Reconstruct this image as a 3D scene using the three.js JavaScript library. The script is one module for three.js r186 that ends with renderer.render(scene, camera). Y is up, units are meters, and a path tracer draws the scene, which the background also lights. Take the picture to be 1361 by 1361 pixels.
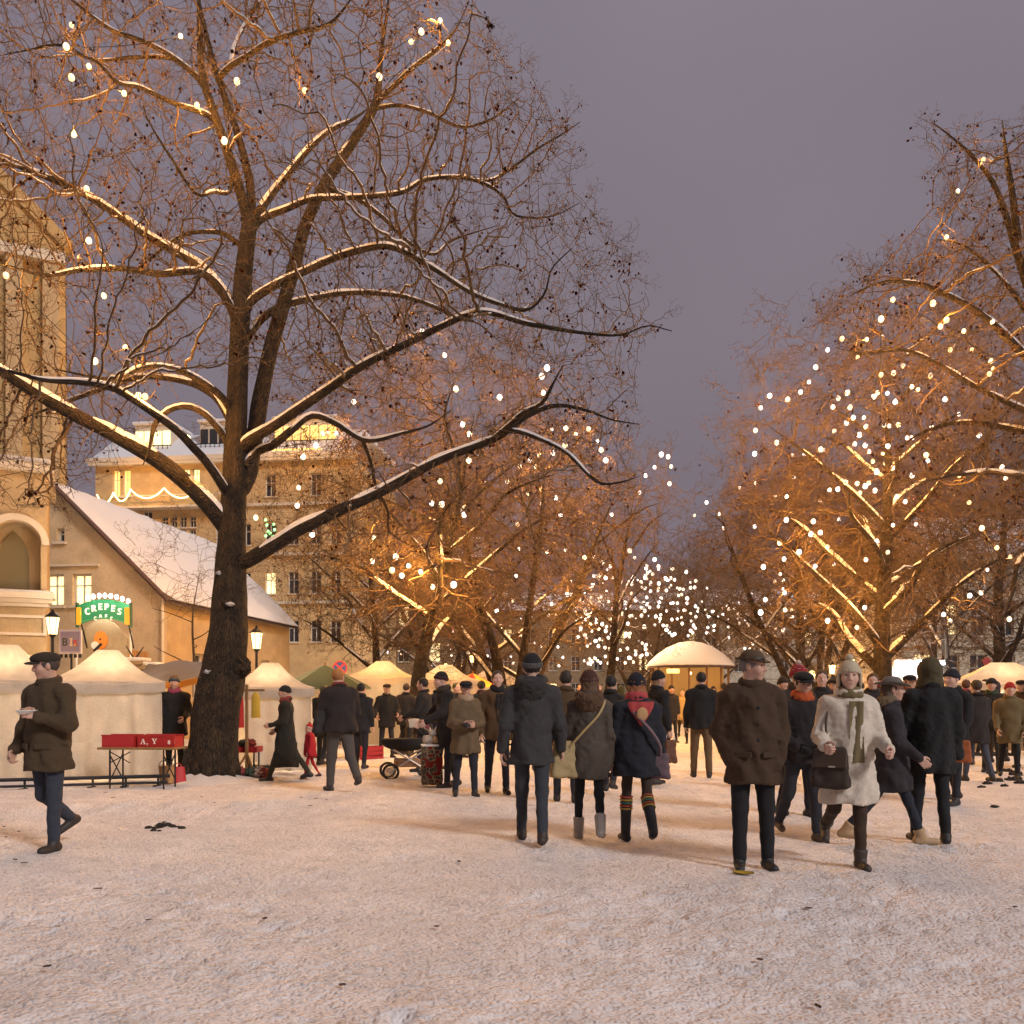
import * as THREE from 'three';
import { mergeGeometries } from 'three/addons/utils/BufferGeometryUtils.js';
import { RoundedBoxGeometry } from 'three/addons/geometries/RoundedBoxGeometry.js';
import { createNoise2D, createNoise3D } from 'simplex-noise';

// ---------------------------------------------------------------- camera, sky, light, exposure
const scene = new THREE.Scene();
const EYE = 1.4, FPX = 1180, HX = 680.5, HY = 925;          // eye height, focal length and principal point in photo pixels
const camera = new THREE.PerspectiveCamera(2 * Math.atan(680.5 / FPX) * 180 / Math.PI, 1, 0.1, 600);
camera.position.set(0, EYE, 0);
camera.lookAt(0, EYE, -10);
camera.setViewOffset(1361, 1361, 0, 680.5 - HY, 1361, 1361);  // shifted lens: level camera, low horizon
scene.add(camera);

const renderer = new THREE.WebGLRenderer({ antialias: true });
renderer.setSize(1024, 1024);
renderer.toneMapping = THREE.LinearToneMapping;
renderer.toneMappingExposure = 1.75;
renderer.shadowMap.enabled = true;

const SKY_TOP = [0.134, 0.116, 0.141], SKY_LOW = [0.114, 0.094, 0.110];
const cloudNoise = createNoise3D((() => { let s = 5; return () => (s = s * 16807 % 2147483647) / 2147483647; })());
{
  const w = 256, h = 128, d = new Float32Array(w * h * 4);
  for (let j = 0; j < h; j++) for (let i = 0; i < w; i++) {
    const el = (j + 0.5) / h * 180 - 90, t = Math.min(1, Math.max(0, el / 45)), k = t * t * (3 - 2 * t), o = (j * w + i) * 4;
    const az = i / w * Math.PI * 2, er = el * Math.PI / 180, q = [Math.cos(er) * Math.cos(az), Math.sin(er) * 2.2, Math.cos(er) * Math.sin(az)], c = 1 + 0.045 * cloudNoise(q[0] * 1.5, q[1] * 1.5, q[2] * 1.5) + 0.03 * cloudNoise(q[0] * 4 + 3, q[1] * 4, q[2] * 4);
    for (let n = 0; n < 3; n++) d[o + n] = (SKY_LOW[n] + (SKY_TOP[n] - SKY_LOW[n]) * k) * c;
    d[o + 3] = 1;
  }
  const sky = new THREE.DataTexture(d, w, h, THREE.RGBAFormat, THREE.FloatType);
  sky.mapping = THREE.EquirectangularReflectionMapping; sky.magFilter = THREE.LinearFilter; sky.needsUpdate = true;
  scene.background = sky; scene.environment = sky; scene.environmentIntensity = 1;
}
// the last light of an overcast winter dusk, very soft, from the right behind the camera
const sun = new THREE.DirectionalLight(new THREE.Color().setRGB(1, 0.95, 0.95), 1.2);
sun.position.set(18, 17, 9); sun.target.position.set(0, 0, -10);
sun.castShadow = true; sun.shadow.radius = 24;
Object.assign(sun.shadow.camera, { left: -40, right: 40, top: 40, bottom: -40, near: 1, far: 120 });
sun.shadow.mapSize.set(2048, 2048);
scene.add(sun, sun.target);

// ---------------------------------------------------------------- helpers
function rngOf(a) { return () => { a |= 0; a = a + 0x6D2B79F5 | 0; let t = Math.imul(a ^ a >>> 15, 1 | a); t = t + Math.imul(t ^ t >>> 7, 61 | t) ^ t; return ((t ^ t >>> 14) >>> 0) / 4294967296; }; }
const rnd = rngOf(7);
const R = (a, b, r = rnd) => a + (b - a) * r();
const V = (x, y, z) => new THREE.Vector3(x, y, z);
const P = (px, py, d) => V((px - HX) * d / FPX, EYE - (py - HY) * d / FPX, -d);     // photo pixel at a known distance
const X = (px, d) => (px - HX) * d / FPX, Y = (py, d) => EYE - (py - HY) * d / FPX;
const depthOf = (fy) => EYE * FPX / (fy - HY);                                       // distance of a point that stands on the ground
const n2 = createNoise2D(rngOf(11)), n3 = createNoise3D(rngOf(12));
const clamp = (x, a, b) => Math.min(b, Math.max(a, x)), lerp = (a, b, t) => a + (b - a) * t, sstep = (a, b, x) => { const t = clamp((x - a) / (b - a), 0, 1); return t * t * (3 - 2 * t); };
const fbm2 = (x, y, o = 4) => { let s = 0, a = 1, t = 0; for (let i = 0; i < o; i++) { s += a * n2(x, y); t += a; a *= 0.5; x = x * 2.03 + 17.1; y = y * 2.03 - 9.3; } return s / t; };

const taken = new Map();
function numbered(name) { const n = taken.get(name) ?? 0; taken.set(name, n + 1); return n ? `${name}_${String(n).padStart(3, '0')}` : name; }
function tag(o, label, category, group) { o.userData.label = label; o.userData.category = category; if (group) o.userData.group = group; return o; }
function thing(name, label, category, pos = [0, 0, 0], turn = 0, group) {
  const g = new THREE.Group(); g.name = numbered(name); g.position.set(...pos); g.rotation.y = turn; scene.add(g); return tag(g, label, category, group);
}
function part(name, geo, mat, parent) { const m = new THREE.Mesh(geo, mat); m.name = name; m.castShadow = m.receiveShadow = true; parent.add(m); return m; }
function single(name, geo, mat, label, category, group, pos) { const m = part(numbered(name), geo, mat, scene); if (pos) m.position.set(...pos); return tag(m, label, category, group); }
function structure(name, geo, mat) { const m = part(numbered(name), geo, mat, scene); m.userData.kind = 'structure'; return m; }
function stuff(m) { m.userData.kind = 'stuff'; return m; }

// tileable value noise for textures
function tileNoise(seed, n) {
  const r = rngOf(seed), g = new Float32Array(n * n).map(() => r());
  return (u, v) => { u = (u % 1 + 1) % 1 * n; v = (v % 1 + 1) % 1 * n; const i = Math.floor(u), j = Math.floor(v), f = u - i, h = v - j, a = f * f * (3 - 2 * f), b = h * h * (3 - 2 * h), i1 = (i + 1) % n, j1 = (j + 1) % n; return lerp(lerp(g[j * n + i], g[j * n + i1], a), lerp(g[j1 * n + i], g[j1 * n + i1], a), b); };
}
function tex(size, fn, srgb = false, size2 = size) {
  const d = new Uint8Array(size * size2 * 4);
  for (let j = 0; j < size2; j++) for (let i = 0; i < size; i++) { const c = fn(i / size, j / size2), o = (j * size + i) * 4; if (typeof c === 'number') d[o] = d[o + 1] = d[o + 2] = clamp(c, 0, 1) * 255; else for (let k = 0; k < 3; k++) d[o + k] = clamp(c[k], 0, 1) * 255; d[o + 3] = 255; }
  const t = new THREE.DataTexture(d, size, size2); t.wrapS = t.wrapT = THREE.RepeatWrapping; t.magFilter = THREE.LinearFilter; t.minFilter = THREE.LinearMipmapLinearFilter; t.generateMipmaps = true;
  if (srgb) t.colorSpace = THREE.SRGBColorSpace; t.needsUpdate = true; return t;
}
const rep = (t, a, b = a) => { const c = t.clone(); c.repeat.set(a, b); c.needsUpdate = true; return c; };
const rgb = (c) => new THREE.Color().setRGB(c[0], c[1], c[2]);
const mat = (c, roughness = 0.8, o = {}) => new THREE.MeshStandardMaterial({ color: rgb(c), roughness, ...o });
const glow = (c, k, base = [0.9, 0.9, 0.9]) => new THREE.MeshStandardMaterial({ color: rgb(base), roughness: 0.5, emissive: rgb(c), emissiveIntensity: k });
function lamp(parent, c, intensity, pos, radius = 1) { const l = new THREE.PointLight(rgb(c), intensity, 0, 2); l.position.set(...pos); l.castShadow = true; l.shadow.radius = radius; parent.add(l); return l; }

const box = (w, h, d, x = 0, y = 0, z = 0) => new THREE.BoxGeometry(w, h, d).translate(x, y, z);
const rbox = (w, h, d, r, x = 0, y = 0, z = 0) => new RoundedBoxGeometry(w, h, d, 2, r).translate(x, y, z);
const cyl = (r0, r1, h, n = 12, x = 0, y = 0, z = 0) => new THREE.CylinderGeometry(r0, r1, h, n).translate(x, y, z);
const merge = (...a) => mergeGeometries(a.flat().map((g) => { const q = g.index ? g.toNonIndexed() : g; for (const k of Object.keys(q.attributes)) if (!['position', 'normal', 'uv'].includes(k)) q.deleteAttribute(k); if (!q.attributes.uv) q.setAttribute('uv', new THREE.BufferAttribute(new Float32Array(q.attributes.position.count * 2), 2)); return q; }));
function bar(a, b, r, n = 8, r2 = r) { const d = b.clone().sub(a), g = new THREE.CylinderGeometry(r2, r, d.length(), n); g.applyQuaternion(new THREE.Quaternion().setFromUnitVectors(V(0, 1, 0), d.clone().normalize())); return g.translate((a.x + b.x) / 2, (a.y + b.y) / 2, (a.z + b.z) / 2); }
// a sheet of cloth, snow or plaster: f(u, v) -> Vector3
function sheet(nu, nv, f, su = 1, sv = 1) {
  const p = [], uv = [], ix = [];
  for (let j = 0; j <= nv; j++) for (let i = 0; i <= nu; i++) { const q = f(i / nu, j / nv); p.push(q.x, q.y, q.z); uv.push(i / nu * su, j / nv * sv); }
  for (let j = 0; j < nv; j++) for (let i = 0; i < nu; i++) { const a = j * (nu + 1) + i, b = a + nu + 1; ix.push(a, a + 1, b + 1, a, b + 1, b); }
  const g = new THREE.BufferGeometry(); g.setAttribute('position', new THREE.Float32BufferAttribute(p, 3)); g.setAttribute('uv', new THREE.Float32BufferAttribute(uv, 2)); g.setIndex(ix); g.computeVertexNormals(); return g;
}
// a wall with real openings: outline points, holes as [x, y, w, h, arch]
function wallShape(outline, holes, thick) {
  const s = new THREE.Shape(outline.map((q) => new THREE.Vector2(...q)));
  for (const [x, y, w, h, arch] of holes) {
    const p = new THREE.Path(); p.moveTo(x - w / 2, y); p.lineTo(x + w / 2, y); p.lineTo(x + w / 2, y + h - (arch ? w / 2 : 0));
    if (arch) p.absarc(x, y + h - w / 2, w / 2, 0, Math.PI, false); else p.lineTo(x - w / 2, y + h);
    p.closePath(); s.holes.push(p);
  }
  return new THREE.ExtrudeGeometry(s, { depth: thick, bevelEnabled: false, curveSegments: 10 }).translate(0, 0, -thick);
}

// ---------------------------------------------------------------- shared textures
const tn8 = tileNoise(1, 8), tn32 = tileNoise(2, 32), tn64 = tileNoise(3, 64), tn128 = tileNoise(4, 128), tn200 = tileNoise(5, 200);
const T = {
  snowBump: tex(512, (u, v) => 0.18 * tn32(u, v) + 0.30 * tn64(u, v) + 0.30 * tn128(u, v) + 0.22 * tn200(u, v)),
  snow: tex(512, (u, v) => { const a = tn8(u, v), b = tn32(u, v) * 0.5 + tn128(u, v) * 0.5, k = 0.93 + 0.07 * a - 0.45 * Math.max(0, b - 0.60) - 0.10 * tn200(u, v); return [k, k * 0.992, k * 0.985]; }, true),
  plaster: tex(256, (u, v) => { const k = 0.86 + 0.10 * tn8(u, v) + 0.06 * tn64(u, v) - 0.08 * Math.max(0, tn32(u, v * 0.5) - 0.6); return [k, k * 0.985, k * 0.96]; }, true),
  grain: tex(256, (u, v) => 0.5 * tn64(u, v) + 0.5 * tn128(u, v)),
  fabric: tex(256, (u, v) => { const k = 0.84 + 0.05 * tn32(u, v) + 0.11 * tn128(u, v); return [k, k, k]; }, true),
  weave: tex(256, (u, v) => 0.5 + 0.25 * Math.sin(u * 6.283 * 64) * Math.sin(v * 6.283 * 64) + 0.35 * (tn64(u, v) - 0.5)),
  canvas: tex(256, (u, v) => { const k = 0.84 + 0.10 * tn8(u, v * 0.5) + 0.06 * tn64(u, v); return [k, k * 0.98, k * 0.95]; }, true),
  bark: tex(512, (u, v) => { const w = u + 0.02 * tn8(u, v); const a = Math.abs(((w * 18 + 2.2 * tn8(w * 1, v) + 1.2 * tn32(w, v * 0.3)) % 1) - 0.5) * 2; return 0.55 * a + 0.25 * tn64(u, v * 0.35) + 0.2 * tn128(u, v); }),
  barkC: tex(512, (u, v) => { const k = 0.40 + 0.50 * tn64(u, v * 0.3) + 0.25 * (tn8(u, v) - 0.5) + 0.25 * (tn128(u, v) - 0.5), g = tn32(u + 0.3, v); return [k, k * (0.93 + 0.05 * g), k * 0.84]; }, true),
  wood: tex(256, (u, v) => { const k = 0.7 + 0.3 * tn64(u, v * 0.08); return [k, k * 0.94, k * 0.86]; }, true),
};
const M = {
  snow: mat([0.80, 0.785, 0.78], 0.78, { bumpMap: rep(T.snowBump, 3), bumpScale: 0.02 }),
  bark: mat([0.10, 0.065, 0.037], 0.95, { map: T.barkC, bumpMap: T.bark, bumpScale: 0.06 }),
  twig: mat([0.092, 0.053, 0.023], 0.9),
  leaf: new THREE.MeshPhysicalMaterial({ color: rgb([0.38, 0.14, 0.06]), roughness: 1, transmission: 0.4, thickness: 0 }),
  iron: mat([0.02, 0.02, 0.022], 0.5, { metalness: 0.4 }),
  blackPlastic: mat([0.015, 0.015, 0.017], 0.5),
  canvas: new THREE.MeshPhysicalMaterial({ color: rgb([0.66, 0.59, 0.49]), roughness: 0.95, map: T.canvas, transmission: 0.25, thickness: 0, bumpMap: rep(T.weave, 6), bumpScale: 0.001 }),
  greenCanvas: new THREE.MeshPhysicalMaterial({ color: rgb([0.022, 0.045, 0.014]), roughness: 0.95, map: T.canvas, transmission: 0.15, thickness: 0 }),
  wood: mat([0.36, 0.22, 0.10], 0.8, { map: T.wood }),
  red: mat([0.42, 0.02, 0.02], 0.55),
  white: mat([0.75, 0.74, 0.70], 0.6),
  glassDark: mat([0.035, 0.035, 0.04], 0.12),
  frame: mat([0.55, 0.52, 0.46], 0.6),
};
const WARM = [1, 0.60, 0.26], AMBER = [1, 0.46, 0.10], LANTERN = [1, 0.62, 0.32], PALE = [1, 0.86, 0.78];
// ---------------------------------------------------------------- ground: one snow sheet, trodden in front
const groundLow = (x, z) => 0.035 * n2(x * 0.22, z * 0.22) + 0.02 * n2(x * 0.6 + 5, z * 0.6);
const bank = (x, z) => { const c = -10.9 + 0.35 * n2(x * 0.5, 3), k = Math.exp(-(((z - c) / 0.4) ** 2)) * sstep(-1.2, -3.5, x); return 0.07 * k * (0.7 + 0.6 * n2(x * 2.1, z * 1.2)); };
const G = (x, z) => { const near = 1 / (1 + Math.exp((-z - 60) / 6)); return (groundLow(x, z) + bank(x, z)) * near; };
{
  const xs = [0], zs = [];
  for (let x = 0, s = 0.045; x < 260;) { if (x > 5.2) s *= 1.06; x += s; xs.push(x); xs.unshift(-x); }
  for (let z = 1.5; z < 420;) { zs.push(-z); z += clamp(z * 0.0115, 0.034, 12); }
  zs.unshift(4, 2.5, 1, -0.2, -0.9);
  const nx = xs.length, nz = zs.length, h = new Float32Array(nx * nz);
  for (let j = 0; j < nz; j++) for (let i = 0; i < nx; i++) {
    const x = xs[i], z = zs[j], near = clamp(1 - (-z - 14) / 26, 0, 1);
    let y = G(x, z);
    if (near > 0) {
      const t = 0.4 + 0.6 * sstep(-0.5, 0.6, n2(x * 0.45 + 9, z * 0.28) + 0.4 * n2(x * 1.3, z * 1.1));
      y += near * t * (0.014 * fbm2(x * 3.1, z * 2.4, 3) + 0.008 * Math.abs(n2(x * 6.3, z * 5.1)) + 0.006 * n2(x * 9.5, z * 8));
    }
    h[j * nx + i] = y;
  }
  const r = rngOf(21), lo = (a, v, sgn) => { let b = 0, e = a.length - 1; while (b < e) { const m = (b + e) >> 1; if (sgn * a[m] < sgn * v) b = m + 1; else e = m; } return b; };
  for (let k = 0; k < 3400; k++) {                                   // foot prints, old ones half filled
    const dd = 3.2 + 15 * Math.pow(r(), 1.35), x = (r() * 2 - 1) * Math.min(9, 0.64 * dd + 1), z = -dd, a = (r() - 0.5) * 1.1 + (r() < 0.25 ? 1.5 : 0), ca = Math.cos(a), sa = Math.sin(a), L = R(0.12, 0.155, r), W = R(0.045, 0.06, r), dep = R(0.004, 0.016, r) * (0.4 + 0.6 * sstep(-0.4, 0.6, n2(x * 0.45 + 9, z * 0.28)));
    const i0 = lo(xs, x - 0.25, 1), i1 = lo(xs, x + 0.25, 1), j0 = lo(zs, z + 0.25, -1), j1 = lo(zs, z - 0.25, -1);
    for (let j = j0; j <= j1; j++) for (let i = i0; i <= i1; i++) {
      const dx = xs[i] - x, dz = zs[j] - z, u = (dx * sa + dz * ca) / L, v = (dx * ca - dz * sa) / W, q = u * u + v * v;
      if (q < 4) h[j * nx + i] += -dep * (1 - sstep(0.55, 1.2, q)) + dep * 0.55 * Math.exp(-((Math.sqrt(q) - 1.25) ** 2) / 0.05);
    }
  }
  const p = new Float32Array(nx * nz * 3), uv = new Float32Array(nx * nz * 2), ix = [];
  for (let j = 0; j < nz; j++) for (let i = 0; i < nx; i++) { const o = j * nx + i; p.set([xs[i], h[o], zs[j]], o * 3); uv.set([xs[i] / 1.9, zs[j] / 1.9], o * 2); }
  for (let j = 0; j < nz - 1; j++) for (let i = 0; i < nx - 1; i++) { const a = j * nx + i, b = a + nx; ix.push(a, a + 1, b + 1, a, b + 1, b); }
  const g = new THREE.BufferGeometry(); g.setAttribute('position', new THREE.BufferAttribute(p, 3)); g.setAttribute('uv', new THREE.BufferAttribute(uv, 2)); g.setIndex(ix); g.computeVertexNormals();
  const nrm = g.attributes.normal; if (nrm.getY(Math.floor(nx * nz / 2)) < 0) { const a = g.index.array; for (let i = 0; i < a.length; i += 3) { const t = a[i]; a[i] = a[i + 1]; a[i + 1] = t; } g.computeVertexNormals(); }
  structure('snowy_ground', g, mat([0.80, 0.775, 0.765], 0.75, { map: T.snow, bumpMap: T.snowBump, bumpScale: 0.028 }));
  console.log('ground', nx, nz);
}
// ---------------------------------------------------------------- buildings, turned to the line of the street
const TURN = -0.1175;
const plasterM = (c) => mat(c, 0.92, { map: rep(T.plaster, 0.35), bumpMap: rep(T.grain, 1.2), bumpScale: 0.006 });
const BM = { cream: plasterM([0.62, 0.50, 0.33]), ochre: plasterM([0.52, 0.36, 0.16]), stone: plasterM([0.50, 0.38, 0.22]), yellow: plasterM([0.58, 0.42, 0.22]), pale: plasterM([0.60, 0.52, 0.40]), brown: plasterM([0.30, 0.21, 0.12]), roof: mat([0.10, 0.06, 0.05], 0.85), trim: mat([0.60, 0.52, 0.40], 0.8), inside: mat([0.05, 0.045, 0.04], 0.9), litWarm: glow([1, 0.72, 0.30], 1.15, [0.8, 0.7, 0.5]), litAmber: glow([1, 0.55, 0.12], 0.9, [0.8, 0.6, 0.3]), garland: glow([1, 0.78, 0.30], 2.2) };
// a window set in a wall opening: pane (the window), frame and sill as its pieces; wall face at z = 0
const winCache = new Map();
function windowIn(parent, x, y, w, h, lit, { cols = 2, rows = 2, turn = 0, at = null, back = 0.16 } = {}) {
  const k = [w, h, cols, rows].join();
  if (!winCache.has(k)) {
    const f = [box(0.06, h, 0.06, -w / 2 + 0.03, h / 2), box(0.06, h, 0.06, w / 2 - 0.03, h / 2), box(w - 0.12, 0.06, 0.06, 0, 0.03), box(w - 0.12, 0.06, 0.06, 0, h - 0.03)];
    for (let i = 1; i < cols; i++) f.push(box(0.05, h - 0.12, 0.05, -w / 2 + w * i / cols, h / 2));
    for (let j = 1; j < rows; j++) f.push(box(w - 0.12, 0.04, 0.044, 0, h * (rows === 2 ? 0.64 : j / rows)));
    winCache.set(k, { pane: box(w, h, 0.02, 0, h / 2, -0.03), frame: merge(f), sill: merge(box(w + 0.16, 0.07, 0.26, 0, -0.037, 0.14)), snow: rbox(w + 0.14, 0.05, 0.16, 0.02, 0, 0.022, 0.19) });
  }
  const c = winCache.get(k), p = part('window', c.pane, lit ? (lit === 2 ? BM.litAmber : BM.litWarm) : M.glassDark, parent);
  if (at) { p.position.set(...at); p.rotation.y = turn; } else p.position.set(x, y, -back);
  part('frame', c.frame, M.frame, p); part('sill', c.sill, BM.trim, p); return p;
}
function roofSnow(nu, nv, f, th) { return sheet(nu, nv, (u, v) => { const q = f(u, v), e = Math.min(1, u * nu / 1, (1 - u) * nu / 1, v * nv / 1, (1 - v) * nv / 1); q.y += e * th * (1 + 0.25 * n2(q.x * 0.9, q.z * 0.9)) - (e > 0 ? 0 : 0.02); return q; }, 4, 4); }

// --- small gabled house
{
  const g = thing('gabled_house', 'small cream house with a steep snowy gable roof and lit upstairs windows', 'house', [X(215, 27), 0, -27], TURN);
  const W = 6.82, E = 4.49, A = 7.79, L = 10.6;
  part('gable_wall', wallShape([[-W, -0.1], [0, -0.1], [0, E], [-W / 2, A], [-W, E]], [[-3.5, 4.18, 0.62, 0.98], [-2.6, 4.18, 0.62, 0.98], [-3.3, 6.15, 0.26, 0.42], [-1.1, 1.0, 0.8, 1.2]], 0.3), BM.cream, g);
  windowIn(g, -3.5, 4.18, 0.62, 0.98, 1); windowIn(g, -2.6, 4.18, 0.62, 0.98, 1); windowIn(g, -3.3, 6.15, 0.26, 0.42, 0, { cols: 1 }); windowIn(g, -1.1, 1.0, 0.8, 1.2, 1);
  part('drip_moulding', box(2.0, 0.07, 0.1, -3.0, 5.42, 0.052), BM.trim, g);
  const sw = wallShape([[0.31, -0.1], [L, -0.1], [L, E], [0.31, E]], [2.4, 5.2, 8.0].map((x) => [x, 1.3, 0.85, 1.5]), 0.3).rotateY(Math.PI / 2).translate(0, 0, 0);
  part('side_wall', sw, BM.yellow, g);
  for (const z of [2.4, 5.2, 8.0]) windowIn(g, 0, 0, 0.85, 1.5, z === 5.2 ? 1 : 0, { at: [-0.16, 1.3, -z], turn: Math.PI / 2 });
  part('back_wall', wallShape([[-W + 0.3, 0], [-0.31, 0], [-0.31, E], [-W / 2, A - 0.3], [-W + 0.3, E]], [], 0.25).translate(0, 0, -L + 0.26), BM.cream, g);
  part('far_wall', box(0.3, E, L - 0.62, -W + 0.15, E / 2, -L / 2), BM.cream, g);
  const sl = (s) => { const n = 14, m = 24; const cx = -W / 2, roofAt = (u, v, o) => V(cx + s * (v * (W / 2 + 0.35)), A + 0.06 - v * (A - E) * (W / 2 + 0.35) / (W / 2) + o, 0.25 - u * (L + 0.5));
    const r = part('roof', merge(sheet(2, 2, (u, v) => roofAt(u, v, 0)), sheet(2, 2, (u, v) => roofAt(u, v, 0.12))), BM.roof, g); part('snow', roofSnow(m, n, (u, v) => roofAt(u, v, 0.13), 0.16), M.snow, r);
    part('verge_board', bar(roofAt(0, 0, 0.06).add(V(0, 0, 0.02)), roofAt(0, 1, 0.06).add(V(0, 0, 0.02)), 0.075, 4), BM.roof, g); };
  sl(1); sl(-1);
  part('drainpipe', bar(V(0.08, 0, 0.1), V(0.08, E - 0.1, 0.1), 0.05), BM.trim, g);
}
// --- church: portal block with arched niche, and the tall gabled nave behind
{
  const D = 22, x1 = X(62, D), g = thing('church', 'ochre stone church with arched niche, heavy cornice and tall gable wall', 'church', [x1, 0, -D], 0.46);
  const nx = -0.66, H = 6.9;
  part('portal_wall', wallShape([[-6, -0.1], [0, -0.1], [0, H], [-6, H]], [[nx, 4.0, 1.06, 1.66, true], [-2.6, 4.0, 1.06, 1.66, true]], 0.55), BM.stone, g);
  part('portal_side', box(0.5, H, 3.0, -0.25, H / 2, -2.052), BM.stone, g);
  for (const x of [nx, -2.6]) { const n = part('niche_back', box(1.3, 2.1, 0.1, x, 4.85, -0.61), BM.stone, g);
    const sh = new THREE.Shape(); sh.moveTo(-0.34, 0); sh.lineTo(0.34, 0); sh.lineTo(0.34, 0.8); sh.quadraticCurveTo(0.3, 1.2, 0, 1.45); sh.quadraticCurveTo(-0.3, 1.2, -0.34, 0.8); part('pointed_window', new THREE.ExtrudeGeometry(sh, { depth: 0.05, bevelEnabled: false }).translate(x - 0.08, 4.05, -0.555), mat([0.16, 0.12, 0.05], 0.4), g);
    const ring = new THREE.Shape(); ring.absarc(0, 0, 0.72, 0, Math.PI, false); ring.absarc(0, 0, 0.56, Math.PI, 0, true); part('arch_moulding', new THREE.ExtrudeGeometry(ring, { depth: 0.1, bevelEnabled: false }).translate(x, 5.13, 0.003), BM.trim, g); }
  part('cornice', merge(box(6.3, 0.14, 0.5, -2.95, 3.83, 0.253), box(6.2, 0.10, 0.34, -2.97, 3.71, 0.173), box(6.1, 0.08, 0.2, -2.99, 3.62, 0.103)), BM.trim, g);
  part('snow', rbox(6.2, 0.07, 0.42, 0.03, -2.95, 3.93, 0.24), M.snow, g);
  for (const x of [-0.75, -2.75]) part('panel', merge(box(1.5, 0.07, 0.06, x, 3.35, 0.033), box(1.5, 0.07, 0.06, x, 2.92, 0.033), box(0.07, 0.36, 0.06, x - 0.715, 3.135, 0.033), box(0.07, 0.36, 0.06, x + 0.715, 3.135, 0.033)), BM.trim, g);
  part('plinth_band', box(6.1, 0.12, 0.16, -2.99, 2.35, 0.083), BM.trim, g); part('portal_cap', merge(box(6.2, 0.2, 3.9, -2.95, H + 0.1, -1.7)), BM.trim, g); part('snow', rbox(6.1, 0.14, 3.8, 0.05, -2.95, H + 0.27, -1.7), M.snow, g);
  // nave
  g.updateMatrixWorld(true); const corner = g.worldToLocal(V(X(87, 31), 0, -31)), nz = corner.z, rx = corner.x; // local right edge of the nave
  part('nave_wall', wallShape([[rx - 12, -0.1], [rx, -0.1], [rx, 17.0], [rx - 6, 22.5], [rx - 12, 17.0]], [[rx - 3.0, 9.2, 1.5, 6.0, true], [rx - 6.5, 9.2, 1.5, 6.0, true]], 0.7).translate(0, 0, nz), BM.ochre, g);
  for (const x of [rx - 3, rx - 6.5]) part('tall_window', box(1.7, 6.2, 0.08, x, 12.2, nz - 0.45), M.glassDark, g);
  part('nave_side', box(0.6, 16.9, 14, rx - 0.32, 8.45, nz - 7.72), BM.ochre, g);
  for (const x of [rx - 0.45, rx - 1.55, rx - 4.75]) part('pilaster', box(0.5, 16.6, 0.3, x, 8.3, nz + 0.153), BM.stone, g);
  for (const y of [8.4, 16.5]) part('string_course', box(12, 0.35, 0.42, rx - 6, y, nz + 0.213), BM.trim, g);
  const q = Math.atan2(5.5, 6); for (const s of [1, -1]) { const c = part('gable_coping', new THREE.BoxGeometry(8.4, 0.4, 0.9).rotateZ(-s * q).translate(rx - 6 + s * 3, 19.95, nz - 0.3), BM.ochre, g);  }
  for (const s of [1, -1]) part('nave_roof', sheet(2, 2, (u, v) => V(rx - 6 + s * v * 6, 22.4 - v * 5.5, nz - 0.5 - u * 14)), BM.roof, g);
}
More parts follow.
